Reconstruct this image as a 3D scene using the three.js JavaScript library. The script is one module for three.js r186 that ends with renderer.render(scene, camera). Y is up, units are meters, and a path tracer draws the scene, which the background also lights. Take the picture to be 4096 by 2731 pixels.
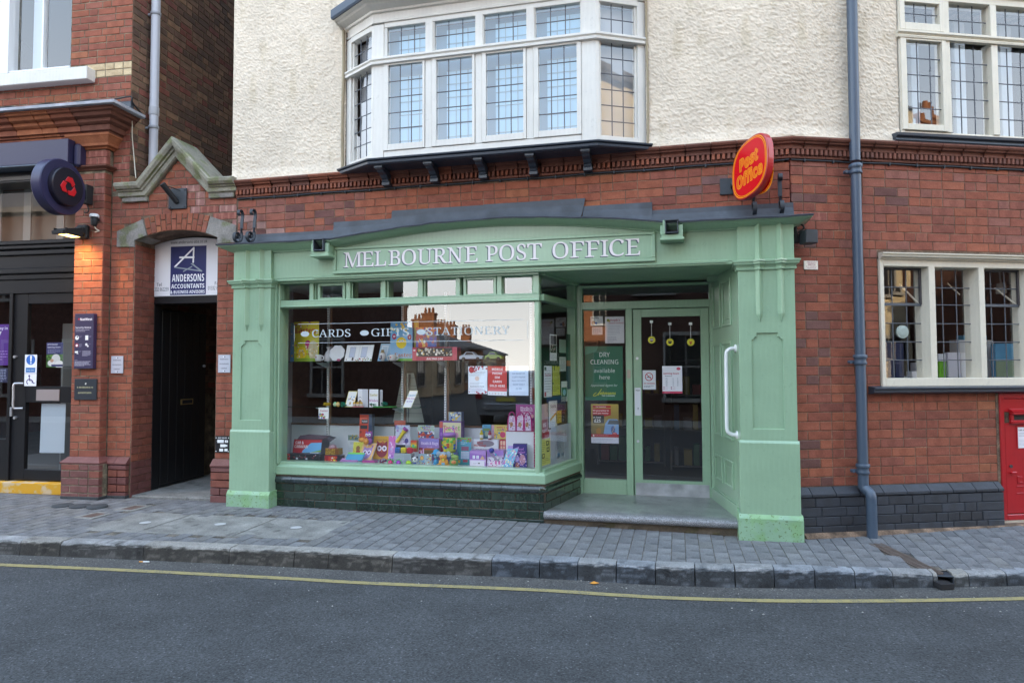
import * as THREE from 'three';
import { mergeGeometries } from 'three/addons/utils/BufferGeometryUtils.js';
import { TextGeometry } from 'three/addons/geometries/TextGeometry.js';
import { FontLoader } from 'three/addons/loaders/FontLoader.js';

// ---------- camera, sky, sun, exposure ----------
const scene = new THREE.Scene();
const camera = new THREE.PerspectiveCamera(53.655, 1024 / 682, 0.05, 600);
camera.position.set(0, 1.5, 6);
camera.up.set(0.01273, 0.99915, 0.0392);
camera.lookAt(-0.23758, 1.5411, 5.0295);
const renderer = new THREE.WebGLRenderer();
renderer.toneMapping = THREE.LinearToneMapping;
renderer.toneMappingExposure = 4.2;
renderer.shadowMap.enabled = true;
const SUN_DIR = new THREE.Vector3(-0.52, 0.27, -0.82).normalize();   // low sun behind the post office
{
  // clear evening sky: pale at the horizon, blue overhead, a little warmer on the sun's side
  const W = 512, H = 256, d = new Float32Array(W * H * 4);
  for (let j = 0; j < H; j++) for (let i = 0; i < W; i++) {
    const el = ((j + 0.5) / H - 0.5) * Math.PI, az = ((i + 0.5) / W - 0.5) * 2 * Math.PI;
    const v = [Math.cos(el) * Math.cos(az), Math.sin(el), Math.cos(el) * Math.sin(az)];
    const up = Math.max(0, v[1]), h = Math.pow(1 - up, 4.0);
    const c = v[0] * SUN_DIR.x + v[1] * SUN_DIR.y + v[2] * SUN_DIR.z, warm = Math.pow(Math.max(0, 0.5 + 0.5 * c), 3) * h;
    const k = (j * W + i) * 4;
    d[k] = 0.45 + 1.50 * h + 0.4 * warm; d[k + 1] = 0.60 + 1.30 * h + 0.25 * warm; d[k + 2] = 0.80 + 0.98 * h; d[k + 3] = 1;
  }
  const sky = new THREE.DataTexture(d, W, H, THREE.RGBAFormat, THREE.FloatType);
  sky.mapping = THREE.EquirectangularReflectionMapping; sky.needsUpdate = true; sky.magFilter = THREE.LinearFilter;
  scene.background = sky; scene.environment = sky;
}
const sun = new THREE.DirectionalLight(new THREE.Color(1, 0.80, 0.55), 4.5);
sun.position.copy(SUN_DIR).multiplyScalar(80); sun.castShadow = true;
Object.assign(sun.shadow.camera, { left: -70, right: 70, top: 70, bottom: -70, near: 1, far: 250 });
sun.shadow.mapSize.set(4096, 4096);
scene.add(sun, sun.target);
// ---------- helpers ----------
THREE.BufferGeometry.prototype.loose = function () { return this.index ? this.toNonIndexed() : this; };
const font = await new FontLoader().loadAsync('fonts/droid/droid_serif_regular.typeface.json');
const fontBold = await new FontLoader().loadAsync('fonts/droid/droid_sans_bold.typeface.json');
function RNG(a) { return () => { a |= 0; a = a + 0x6D2B79F5 | 0; let t = Math.imul(a ^ a >>> 15, 1 | a); t = t + Math.imul(t ^ t >>> 7, 61 | t) ^ t; return ((t ^ t >>> 14) >>> 0) / 4294967296; }; }
const R0 = RNG(77);
const lerp = (a, b, t) => a + (b - a) * t, clamp = (x, a = 0, b = 1) => Math.min(b, Math.max(a, x)), sst = (a, b, x) => { const t = clamp((x - a) / (b - a)); return t * t * (3 - 2 * t); };
function hash2(i, j, s) { let h = Math.imul(i, 374761393) + Math.imul(j, 668265263) + Math.imul(s, 1274126177); h = Math.imul(h ^ h >>> 13, 1274126177); return ((h ^ h >>> 16) >>> 0) / 4294967296; }
function vn(x, y, s, per = 0) { // value noise, tileable with period per
  const i = Math.floor(x), j = Math.floor(y), f = x - i, g = y - j, u = f * f * (3 - 2 * f), v = g * g * (3 - 2 * g), w = per ? (n) => ((n % per) + per) % per : (n) => n;
  return lerp(lerp(hash2(w(i), w(j), s), hash2(w(i + 1), w(j), s), u), lerp(hash2(w(i), w(j + 1), s), hash2(w(i + 1), w(j + 1), s), u), v);
}
function fbm(x, y, s, oct = 4, per = 0) { let a = 0, k = 0.5, t = 0; for (let o = 0; o < oct; o++) { a += k * vn(x, y, s + o, per); t += k; k *= 0.5; x *= 2; y *= 2; per *= 2; } return a / t; }
// a tileable texture: fn(u, v in 0..1) gives [r, g, b] in 0..1 (sRGB when colour)
function tex(n, fn, size, color = true) {
  const d = new Uint8Array(n * n * 4);
  for (let j = 0; j < n; j++) for (let i = 0; i < n; i++) { const c = fn(i / n, j / n, i, j), k = (j * n + i) * 4; for (let q = 0; q < 3; q++) d[k + q] = clamp(Array.isArray(c) ? c[q] : c) * 255; d[k + 3] = 255; }
  const t = new THREE.DataTexture(d, n, n); t.wrapS = t.wrapT = THREE.RepeatWrapping; t.magFilter = THREE.LinearFilter; t.minFilter = THREE.LinearMipmapLinearFilter; t.generateMipmaps = true;
  t.repeat.set(1 / size, 1 / size); if (color) t.colorSpace = THREE.SRGBColorSpace; t.needsUpdate = true; return t;
}
const lin = (r, g, b) => new THREE.Color().setRGB(r, g, b);
function mat(c, rough = 0.7, o = {}) { return new THREE.MeshStandardMaterial({ color: Array.isArray(c) ? lin(...c) : c, roughness: rough, ...o }); }
function phys(c, rough, o = {}) { return new THREE.MeshPhysicalMaterial({ color: Array.isArray(c) ? lin(...c) : c, roughness: rough, ...o }); }

// frames: main front (world), right front (turned 22 degrees at the corner), left fronts (turned 3.8 degrees)
const FM = { o: [0, 0, 0], a: 0 }, FR = { o: [0.941, 0, 0], a: 0.38534 }, FL = { o: [-4.373, 0, 0], a: 0.06633 };
function w3(f, x, y, z) { const c = Math.cos(f.a), s = Math.sin(f.a); return [f.o[0] + x * c + z * s, y + f.o[1], f.o[2] - x * s + z * c]; }
const taken = new Map();
function numbered(n) { const k = taken.get(n) || 0; taken.set(n, k + 1); return k ? `${n}_${String(k).padStart(3, '0')}` : n; }
function tag(o, label, category, group) { o.userData.label = label; o.userData.category = category; if (group) o.userData.group = group; return o; }
function thing(name, label, category, pos = [0, 0, 0], f = FM, group) {
  const o = new THREE.Group(); o.name = numbered(name); o.position.set(...w3(f, ...pos)); o.rotation.y = f.a; o.userData = { label, category };
  if (group) o.userData.group = group; o.local = pos; scene.add(o); return o;
}
function prep(list) {
  const gs = (Array.isArray(list) ? list : [list]).map((g) => { const n = g.index ? g.loose() : g; for (const k of Object.keys(n.attributes)) if (!['position', 'normal', 'uv', 'color'].includes(k)) n.deleteAttribute(k); return n; });
  const g = gs.length > 1 ? mergeGeometries(gs) : gs[0]; return g;
}
// a part: geometry given in the frame's own coordinates (metres), set under parent p
function part(p, name, geos, material, label) {
  let g = prep(geos); let r = p; while (r && !r.local) r = r.parent; const l = r ? r.local : [0, 0, 0];
  let off = [l[0], l[1], l[2]]; for (let q = p; q && q !== r; q = q.parent) off = [off[0] + q.position.x, off[1] + q.position.y, off[2] + q.position.z];
  g.computeBoundingBox(); const c = g.boundingBox.getCenter(new THREE.Vector3()); g.translate(-c.x, -c.y, -c.z);
  const m = new THREE.Mesh(g, material); m.position.set(c.x - off[0], c.y - off[1], c.z - off[2]); m.name = numbered(name); m.castShadow = m.receiveShadow = true; if (label) m.userData.label = label; p.add(m); return m;
}
function struct(name, geos, material) { const g = prep(geos), m = new THREE.Mesh(g, material); m.name = numbered(name); m.userData.kind = 'structure'; m.castShadow = m.receiveShadow = true; scene.add(m); return m; }
// box projection of uv, in metres
function buv(g) {
  if (g.index) g = g.loose(); if (!g.attributes.normal) g.computeVertexNormals();
  const p = g.attributes.position, n = g.attributes.normal, uv = new Float32Array(p.count * 2);
  for (let i = 0; i < p.count; i++) { const a = Math.abs(n.getX(i)), b = Math.abs(n.getY(i)), c = Math.abs(n.getZ(i)); if (c >= a && c >= b) { uv[2 * i] = p.getX(i); uv[2 * i + 1] = p.getY(i); } else if (b >= a) { uv[2 * i] = p.getX(i); uv[2 * i + 1] = p.getZ(i); } else { uv[2 * i] = p.getZ(i); uv[2 * i + 1] = p.getY(i); } }
  g.setAttribute('uv', new THREE.BufferAttribute(uv, 2)); return g;
}
function tris(list) { const g = new THREE.BufferGeometry(); g.setAttribute('position', new THREE.BufferAttribute(new Float32Array(list.flat(2)), 3)); g.computeVertexNormals(); return buv(g); }
const quad = (a, b, c, d) => [a, b, c, a, c, d];
// box with every edge chamfered by c
function bx(x0, x1, y0, y1, z0, z1, c = 0.003) {
  if (x1 < x0) [x0, x1] = [x1, x0]; if (y1 < y0) [y0, y1] = [y1, y0]; if (z1 < z0) [z0, z1] = [z1, z0];
  c = Math.min(c, (x1 - x0) * 0.3, (y1 - y0) * 0.3, (z1 - z0) * 0.3);
  const X = [x0, x1], Y = [y0, y1], Z = [z0, z1], v = (i, j, k, ax) => [X[i] + (ax === 0 ? 0 : (i ? -c : c)), Y[j] + (ax === 1 ? 0 : (j ? -c : c)), Z[k] + (ax === 2 ? 0 : (k ? -c : c))], L = [];
  const face = (q) => L.push(...quad(...q));
  face([v(1, 0, 0, 0), v(1, 1, 0, 0), v(1, 1, 1, 0), v(1, 0, 1, 0)]); face([v(0, 0, 1, 0), v(0, 1, 1, 0), v(0, 1, 0, 0), v(0, 0, 0, 0)]);
  face([v(0, 1, 1, 1), v(1, 1, 1, 1), v(1, 1, 0, 1), v(0, 1, 0, 1)]); face([v(0, 0, 0, 1), v(1, 0, 0, 1), v(1, 0, 1, 1), v(0, 0, 1, 1)]);
  face([v(0, 0, 1, 2), v(1, 0, 1, 2), v(1, 1, 1, 2), v(0, 1, 1, 2)]); face([v(1, 0, 0, 2), v(0, 0, 0, 2), v(0, 1, 0, 2), v(1, 1, 0, 2)]);
  if (c > 0) {
    const flip = (q, f) => face(f ? q.slice().reverse() : q);
    for (const i of [0, 1]) for (const j of [0, 1]) { flip([v(i, j, 0, 0), v(i, j, 0, 1), v(i, j, 1, 1), v(i, j, 1, 0)], i !== j); flip([v(i, 0, j, 0), v(i, 0, j, 2), v(i, 1, j, 2), v(i, 1, j, 0)], i === j); flip([v(0, i, j, 1), v(0, i, j, 2), v(1, i, j, 2), v(1, i, j, 1)], i !== j); }
    for (const i of [0, 1]) for (const j of [0, 1]) for (const k of [0, 1]) { const t = [v(i, j, k, 0), v(i, j, k, 1), v(i, j, k, 2)]; L.push(...((i + j + k) % 2 ? t : t.reverse())); }
  }
  return tris(L);
}
// polygon in (a, b) pushed along an axis: 'z' (polygon in x, y), 'x' (polygon in z, y), 'y' (polygon in x, z)
function prism(poly, axis, t0, t1, bevel = 0) {
  const s = new THREE.Shape(poly.map((p) => new THREE.Vector2(p[0], p[1]))), d = t1 - t0;
  const g = new THREE.ExtrudeGeometry(s, { depth: d - 2 * bevel, bevelEnabled: bevel > 0, bevelThickness: bevel, bevelSize: bevel, bevelOffset: -bevel, bevelSegments: 1, curveSegments: 10 });
  g.translate(0, 0, t0 + bevel);
  if (axis === 'x') g.applyMatrix4(new THREE.Matrix4().set(0, 0, 1, 0, 0, 1, 0, 0, 1, 0, 0, 0, 0, 0, 0, 1));
  if (axis === 'y') g.applyMatrix4(new THREE.Matrix4().set(1, 0, 0, 0, 0, 0, 1, 0, 0, 1, 0, 0, 0, 0, 0, 1));
  if (axis !== 'z') { const q = g.attributes.position.array, n = q.length / 9; for (let i = 0; i < n; i++) for (let k = 0; k < 3; k++) { const t = q[i * 9 + 3 + k]; q[i * 9 + 3 + k] = q[i * 9 + 6 + k]; q[i * 9 + 6 + k] = t; } g.computeVertexNormals(); }
  return buv(g);
}
function shapeGeo(shape, z0, d, bevel = 0, seg = 12) { const g = new THREE.ExtrudeGeometry(shape, { depth: d - 2 * bevel, bevelEnabled: bevel > 0, bevelThickness: bevel, bevelSize: bevel, bevelOffset: -bevel, bevelSegments: 2, curveSegments: seg }); g.translate(0, 0, z0 + bevel); return buv(g); }
function cyl(a, b, r0, r1 = r0, seg = 16) {
  const A = new THREE.Vector3(...a), B = new THREE.Vector3(...b), d = B.clone().sub(A), g = new THREE.CylinderGeometry(r1, r0, d.length(), seg);
  g.applyQuaternion(new THREE.Quaternion().setFromUnitVectors(new THREE.Vector3(0, 1, 0), d.normalize())); g.translate(...A.add(B).multiplyScalar(0.5).toArray()); return g.loose();
}
function tube(pts, r, seg = 8, n = 0, tension = 0.5) { return new THREE.TubeGeometry(new THREE.CatmullRomCurve3(pts.map((p) => new THREE.Vector3(...p)), false, 'catmullrom', tension), n || pts.length * 6, r, seg).loose(); }
function ball(x, y, z, r, sx = 1, sy = 1, sz = 1) { const g = new THREE.SphereGeometry(r, 18, 12); g.scale(sx, sy, sz); g.translate(x, y, z); return g.loose(); }
function lathe(pts, x, y, z, seg = 24) { const g = new THREE.LatheGeometry(pts.map((p) => new THREE.Vector2(p[0], p[1])), seg); g.translate(x, y, z); return g.loose(); }
function sheet(x0, x1, y0, y1, z) { return tris(quad([x0, y0, z], [x1, y0, z], [x1, y1, z], [x0, y1, z])); }
// a moulding: profile [[out, y], ...] swept along a plan path [[x, z], ...] (left side of the path faces in), with per-point height change dy(x)
function mould(profile, path, dy = () => 0) {
  const N = path.length, nor = path.map((p, i) => { const a = path[Math.max(0, i - 1)], b = path[Math.min(N - 1, i + 1)]; const e = (u, v) => { const l = Math.hypot(v[0] - u[0], v[1] - u[1]) || 1; return [-(v[1] - u[1]) / l, (v[0] - u[0]) / l]; };
    const n1 = i ? e(a, p) : e(p, b), n2 = i < N - 1 ? e(p, b) : n1, m = [n1[0] + n2[0], n1[1] + n2[1]], q = m[0] * n1[0] + m[1] * n1[1]; return [m[0] / q, m[1] / q]; });
  const P = path.map((p, i) => profile.map((s) => [p[0] + nor[i][0] * s[0], s[1] + dy(p[0], s), p[1] + nor[i][1] * s[0]])), L = [];
  for (let i = 0; i < N - 1; i++) for (let k = 0; k < profile.length - 1; k++) L.push(...quad(P[i][k], P[i + 1][k], P[i + 1][k + 1], P[i][k + 1]));
  for (const [i, f] of [[0, 1], [N - 1, 0]]) { const c = P[i]; for (let k = 1; k < c.length - 1; k++) L.push(...(f ? [c[0], c[k], c[k + 1]] : [c[0], c[k + 1], c[k]])); }
  return tris(L);
}

// ---------- printed matter: one atlas canvas, drawn rectangle by rectangle ----------
const atlases = [];
function newAtlas() { const c = document.createElement('canvas'); c.width = c.height = 2048; const g = c.getContext('2d'); g.fillStyle = '#888'; g.fillRect(0, 0, 2048, 2048); const a = { c, g, x: 0, y: 0, h: 0, mats: {} }; atlases.push(a); return a; }
let atlas = newAtlas();
function print(w, h, draw) {
  if (atlas.x + w + 4 > 2048) { atlas.x = 0; atlas.y += atlas.h + 4; atlas.h = 0; }
  if (atlas.y + h + 4 > 2048) atlas = newAtlas();
  const { g, x, y } = atlas; g.save(); g.translate(x, y); g.beginPath(); g.rect(0, 0, w, h); g.clip(); g.textAlign = 'center'; g.textBaseline = 'middle'; draw(g, w, h); g.restore();
  const r = { a: atlas, u0: (x + 1) / 2048, u1: (x + w - 1) / 2048, v1: 1 - (y + 1) / 2048, v0: 1 - (y + h - 1) / 2048 }; atlas.x += w + 4; atlas.h = Math.max(atlas.h, h); return r;
}
function printMat(r, rough = 0.6) {
  const k = rough; if (!r.a.mats[k]) { if (!r.a.t) { r.a.t = new THREE.CanvasTexture(r.a.c); r.a.t.colorSpace = THREE.SRGBColorSpace; r.a.t.anisotropy = 8; } r.a.mats[k] = new THREE.MeshStandardMaterial({ map: r.a.t, roughness: rough, side: THREE.DoubleSide }); } return r.a.mats[k];
}
// a four-cornered printed face: corners bottom left, bottom right, top right, top left
function face(r, a, b, c, d) {
  const g = new THREE.BufferGeometry(); g.setAttribute('position', new THREE.BufferAttribute(new Float32Array([a, b, c, a, c, d].flat()), 3));
  g.setAttribute('uv', new THREE.BufferAttribute(new Float32Array([r.u0, r.v0, r.u1, r.v0, r.u1, r.v1, r.u0, r.v0, r.u1, r.v1, r.u0, r.v1]), 2)); g.computeVertexNormals(); return g;
}
function txt(g, s, x, y, size, color, fam = 'sans-serif', w = 'bold', maxW) { g.fillStyle = color; g.font = `${w} ${size}px ${fam}`; maxW ? g.fillText(s, x, y, maxW) : g.fillText(s, x, y); }
function bar(g, x, y, w, h, c) { g.fillStyle = c; g.fillRect(x, y, w, h); }
function dot(g, x, y, r, c, ry = r) { g.fillStyle = c; g.beginPath(); g.ellipse(x, y, r, ry, 0, 0, 7); g.fill(); }
function poly(g, pts, c) { g.fillStyle = c; g.beginPath(); pts.forEach((p, i) => (i ? g.lineTo(...p) : g.moveTo(...p))); g.closePath(); g.fill(); }
function greek(g, x, y, w, n, dy, c, h = 2, rnd = R0) { for (let i = 0; i < n; i++) { let u = x; const e = x + w * (i === n - 1 ? 0.6 : 0.85 + 0.15 * rnd()); while (u < e) { const l = h * (2 + 3 * rnd()); bar(g, u, y + i * dy, Math.min(l, e - u), h, c); u += l + h * 0.9; } } }
// ---------- materials ----------
const T = {};
T.grain = tex(512, (u, v) => { const a = fbm(u * 8, v * 8, 3, 4, 8), b = vn(u * 96, v * 96, 9, 96), c = b > 0.86 ? -0.22 : 0; return [0.86 + 0.22 * (a - 0.5) + 0.12 * (b - 0.5) + c * 0.8, 0.86 + 0.26 * (a - 0.5) + 0.12 * (b - 0.5) + c * 0.7, 0.86 + 0.28 * (a - 0.5) + 0.12 * (b - 0.5) + c * 0.6]; }, 0.5);
T.bloom = tex(512, (u, v) => { const s = fbm(u * 24, v * 4, 31, 3, 4), m = sst(0.46, 0.7, s * 0.6 + 0.4 * fbm(u * 10, v * 10, 37, 3, 10)), b = vn(u * 96, v * 96, 9, 96); return [lerp(0.84, 1.0, m) + 0.08 * (b - 0.5), lerp(0.78, 1.0, m) + 0.08 * (b - 0.5), lerp(0.78, 1.0, m) + 0.08 * (b - 0.5)]; }, 0.45);
T.rough = tex(512, (u, v) => { const a = fbm(u * 48, v * 48, 5, 3, 48); return [a, a, a]; }, 0.4, false);
T.mortar = tex(512, (u, v) => { const a = fbm(u * 10, v * 10, 14, 4, 10), b = vn(u * 110, v * 110, 15, 110); const k = 0.62 + 0.5 * (a - 0.5) + 0.2 * (b - 0.5); return [k, k * 0.96, k * 0.9]; }, 0.7);
T.asphalt = tex(1024, (u, v) => {
  const c = vn(u * 150, v * 150, 41, 150), d = vn(u * 300, v * 300, 42, 300), e = fbm(u * 6, v * 6, 43, 4, 6), st = hash2(Math.floor(u * 170), Math.floor(v * 170), 44);
  let k = 0.50 + 0.19 * (c - 0.5) + 0.15 * (d - 0.5) + 0.12 * (e - 0.5); if (st > 0.985 && c > 0.45) k += 0.25; if (st < 0.05) k -= 0.13; return [k * 0.97, k * 0.995, k * 1.02];
}, 1.3);
T.asphaltB = tex(512, (u, v) => { const c = vn(u * 80, v * 80, 41, 80), d = vn(u * 160, v * 160, 42, 160); return c * 0.6 + d * 0.4; }, 0.65, false);
T.concrete = tex(512, (u, v) => { const a = fbm(u * 5, v * 5, 51, 5, 5), b = vn(u * 120, v * 120, 52, 120), s = sst(0.62, 0.75, fbm(u * 9, v * 9, 57, 3, 9)); const k = 0.74 + 0.34 * (a - 0.5) + 0.14 * (b - 0.5) - 0.12 * s; return [k, k, k * 0.99]; }, 0.8);
T.granite = tex(256, (u, v, i, j) => { const a = hash2(i, j, 61), b = vn(u * 90, v * 90, 62, 90); const k = 0.5 + 0.5 * (b - 0.5) + 0.4 * (a - 0.5); return [k, k, k * 1.02]; }, 0.22);
T.render = tex(1024, (u, v) => { const a = fbm(u * 6, v * 6, 81, 4, 6), b = fbm(u * 90, v * 90, 82, 2, 90), s = sst(0.6, 0.8, fbm(u * 14, v * 5, 84, 4, 5)); const k = 0.94 + 0.10 * (a - 0.5) + 0.10 * (b - 0.5); return [k - 0.05 * s, k - 0.055 * s - 0.005, k - 0.075 * s - 0.02]; }, 1.6);
T.paint = tex(512, (u, v) => { const a = fbm(u * 6, v * 6, 91, 5, 6), d = sst(0.70, 0.82, fbm(u * 40, v * 40, 93, 4, 40)); const k = 0.94 + 0.07 * (a - 0.5) - 0.035 * d + 0.035 * (fbm(u * 110, v * 5, 96, 2, 5) - 0.5); return [k, k * 0.995, k * 0.98]; }, 0.9);
T.worn = tex(512, (u, v) => { const a = fbm(u * 7, v * 7, 191, 5, 7), s = sst(0.70, 0.76, fbm(u * 34, v * 34, 193, 3, 34)), y = sst(0.45, 0.7, fbm(u * 5, v * 5, 197, 4, 5)); const k = 0.92 + 0.12 * (a - 0.5); return [lerp(k, k * 0.78, s) - 0.05 * y, lerp(k, k * 0.76, s) - 0.015 * y, lerp(k, k * 0.68, s) - 0.12 * y]; }, 0.5);
T.wave = tex(512, (u, v) => fbm(u * 14, v * 14, 95, 4, 14), 0.8, false);
T.lead = tex(256, (u, v) => { const a = fbm(u * 6, v * 6, 101, 5, 6); const k = 0.8 + 0.4 * (a - 0.5); return [k, k, k]; }, 0.7);
T.glaze = tex(512, (u, v) => { const a = fbm(u * 7, v * 7, 111, 4, 7), s = sst(0.6, 0.7, fbm(u * 40, v * 40, 113, 3, 40)); return [0.72 + 0.4 * (a - 0.5) + 0.3 * s, 0.76 + 0.4 * (a - 0.5) + 0.2 * s, 0.72 + 0.4 * (a - 0.5) + 0.24 * s]; }, 0.9);
T.line = tex(512, (u, v) => { const a = fbm(u * 12, v * 12, 121, 4, 12), b = vn(u * 130, v * 130, 122, 130), w = sst(0.45, 0.85, a * 0.5 + b * 0.5); return [lerp(0.60, 0.40, w), lerp(0.55, 0.39, w), lerp(0.37, 0.35, w)]; }, 0.6);
T.stone = tex(512, (u, v) => { const a = fbm(u * 5, v * 5, 131, 5, 5), b = vn(u * 70, v * 70, 132, 70), m = sst(0.5, 0.72, fbm(u * 7, v * 7, 133, 4, 7)); const k = 0.7 + 0.3 * (a - 0.5) + 0.1 * (b - 0.5); return [k - 0.10 * m, k - 0.07 * m, k - 0.18 * m]; }, 0.7);
T.yellowstep = tex(512, (u, v) => { const w = sst(0.44, 0.62, fbm(u * 9, v * 9, 141, 4, 9)); return [lerp(0.84, 0.80, w), lerp(0.62, 0.70, w), lerp(0.16, 0.56, w)]; }, 0.9);

const BRICK = [ // linear base colours of fired brick
  [0.42, 0.130, 0.058], [0.37, 0.108, 0.052], [0.31, 0.090, 0.050], [0.35, 0.125, 0.078], [0.26, 0.082, 0.052], [0.20, 0.068, 0.050], [0.46, 0.17, 0.065], [0.145, 0.064, 0.056], [0.30, 0.135, 0.105],
  [0.40, 0.22, 0.18], [0.16, 0.085, 0.055], [0.21, 0.115, 0.07], [0.27, 0.15, 0.085], [0.115, 0.066, 0.045], [0.62, 0.47, 0.28], [0.17, 0.062, 0.055], [0.034, 0.038, 0.048], [0.040, 0.045, 0.057], [0.029, 0.032, 0.040], [0.105, 0.062, 0.068]];
// 0-8 reds, 9 whitened, 10-13 browns of the side wall, 14 cream, 15 purple plinth, 16-18 blue engineering, 19 purple
const mixR = [0.235, 0.072, 0.047]; for (let i = 0; i < 9; i++) BRICK[i] = BRICK[i].map((c, k) => lerp(c, mixR[k], 0.58)); BRICK[19] = [0.150, 0.062, 0.052]; BRICK[9] = [0.33, 0.18, 0.15];
const brickMats = BRICK.map((c, i) => mat(c.map((x) => x / 0.72), i >= 15 ? 0.55 : 0.88, { map: i === 9 || i === 8 ? T.bloom : T.grain, bumpMap: T.rough, bumpScale: 0.0015, vertexColors: false }));
const brickMass = mat([1 / 0.72, 1 / 0.72, 1 / 0.72], 0.88, { map: T.grain, bumpMap: T.rough, bumpScale: 0.0015, vertexColors: true });
const M = {
  mortar: mat([0.50, 0.36, 0.28], 0.95, { map: T.mortar }), mortarDark: mat([0.10, 0.10, 0.11], 0.95, { map: T.mortar }), mortarPale: mat([0.60, 0.54, 0.42], 0.95, { map: T.mortar }),
  asphalt: mat([0.262, 0.262, 0.264], 0.93, { map: T.asphalt, bumpMap: T.asphaltB, bumpScale: 0.004, vertexColors: true }),
  bed: mat([0.34, 0.32, 0.30], 0.95, { map: T.mortar }),
  flag: mat([0.47, 0.46, 0.44], 0.85, { map: T.concrete, bumpMap: T.rough, bumpScale: 0.001 }),
  granite: mat([0.95, 0.95, 0.95], 0.35, { map: T.granite }), terrazzo: phys([0.42, 0.45, 0.42], 0.3, { map: T.concrete }),
  render: mat([0.84, 0.735, 0.61], 0.93, { map: T.render, bumpMap: T.rough, bumpScale: 0.002 }),
  green: phys([0.33, 0.505, 0.345], 0.36, { map: T.paint, bumpMap: T.wave, bumpScale: 0.0012, clearcoat: 0.35, clearcoatRoughness: 0.22 }),
  white: phys([0.80, 0.78, 0.74], 0.42, { map: T.paint, bumpMap: T.wave, bumpScale: 0.0008 }), whitePlain: phys([0.80, 0.80, 0.80], 0.3),
  cream: phys([0.84, 0.78, 0.66], 0.45, { map: T.paint, bumpMap: T.wave, bumpScale: 0.0008 }),
  blue: phys([0.050, 0.066, 0.095], 0.38, { map: T.paint, bumpMap: T.wave, bumpScale: 0.0008 }), pipeBlue: phys([0.082, 0.118, 0.175], 0.36, { map: T.paint, bumpMap: T.wave, bumpScale: 0.0006 }),
  lead: mat([0.085, 0.10, 0.125], 0.55, { map: T.lead, bumpMap: T.wave, bumpScale: 0.003 }), came: mat([0.10, 0.11, 0.13], 0.5), bronze: mat([0.06, 0.05, 0.055], 0.45), iron: mat([0.055, 0.068, 0.085], 0.5, { map: T.lead }),
  black: phys([0.012, 0.012, 0.014], 0.3), blackMatt: mat([0.018, 0.018, 0.02], 0.6), steel: mat([0.62, 0.63, 0.66], 0.35, { metalness: 0.85 }), alu: mat([0.72, 0.73, 0.76], 0.42, { metalness: 0.35, map: T.lead }), brass: mat([0.5, 0.36, 0.14], 0.35, { metalness: 0.8 }),
  red: phys([0.50, 0.012, 0.018], 0.3, { clearcoat: 0.5, map: T.paint }), navy: phys([0.030, 0.028, 0.075], 0.35), purple: phys([0.055, 0.035, 0.09], 0.4),
  glass: phys([1, 1, 1], 0, { transmission: 1, thickness: 0, ior: 2.0, side: THREE.DoubleSide }), shelfGlass: phys([0.62, 0.82, 0.74], 0.02, { transmission: 1, thickness: 0, ior: 1.5 }),
  stone: mat([0.60, 0.56, 0.44], 0.9, { map: T.stone, bumpMap: T.rough, bumpScale: 0.002 }), stoneGrey: mat([0.56, 0.51, 0.46], 0.9, { map: T.stone, bumpMap: T.rough, bumpScale: 0.002 }),
  terracotta: mat([0.36, 0.115, 0.062], 0.85, { map: T.grain, bumpMap: T.rough, bumpScale: 0.001 }), terraDark: mat([0.23, 0.085, 0.055], 0.85, { map: T.grain, bumpMap: T.rough, bumpScale: 0.001 }), terraOrange: mat([0.52, 0.175, 0.075], 0.85, { map: T.grain, bumpMap: T.rough, bumpScale: 0.001 }),
  plasterIn: mat([0.55, 0.54, 0.52], 0.9), darkIn: mat([0.12, 0.11, 0.10], 0.9), floorIn: mat([0.10, 0.08, 0.06], 0.7), wood: mat([0.22, 0.09, 0.035], 0.5, { map: T.grain }), board: mat([0.78, 0.79, 0.82], 0.7), mauve: mat([0.42, 0.40, 0.43], 0.7), net: mat([0.58, 0.66, 0.72], 0.9), blind: mat([0.36, 0.60, 0.76], 0.8), mirroredGrid: mat([0.26, 0.38, 0.46], 0.8), greenWorn: phys([0.325, 0.525, 0.345], 0.45, { map: T.worn, bumpMap: T.wave, bumpScale: 0.0012 }),  // blind holds a painted sky reflection, the bar colour a painted grid reflection
  yellowstep: mat([1, 1, 1], 0.9, { map: T.yellowstep }),
  plastic: (c, r = 0.35) => phys(c, r),
};
const tileMats = [[0.020, 0.040, 0.027], [0.026, 0.048, 0.034], [0.016, 0.034, 0.024], [0.034, 0.052, 0.042]].map((c) => phys(c.map((x) => x * 1.3), 0.22, { map: T.glaze, clearcoat: 0.7, clearcoatRoughness: 0.12 }));
const tileCap = [[0.055, 0.075, 0.085], [0.048, 0.066, 0.078]].map((c) => phys(c, 0.25, { map: T.glaze, clearcoat: 0.6, clearcoatRoughness: 0.15 }));
const paverMats = [[0.235, 0.237, 0.252], [0.218, 0.220, 0.236], [0.252, 0.253, 0.266], [0.228, 0.228, 0.238], [0.243, 0.239, 0.239]].map((c) => mat(c.map((x) => x / 0.74), 0.85, { map: T.concrete, bumpMap: T.rough, bumpScale: 0.0015 }));
const kerbMats = [[0.36, 0.38, 0.42], [0.32, 0.34, 0.38], [0.40, 0.40, 0.41], [0.42, 0.40, 0.375]].map((c) => mat(c.map((x) => x * 1.3), 0.8, { map: T.concrete, bumpMap: T.rough, bumpScale: 0.003, vertexColors: true }));

// ---------- bricks ----------
const pieceCache = new Map();
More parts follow.
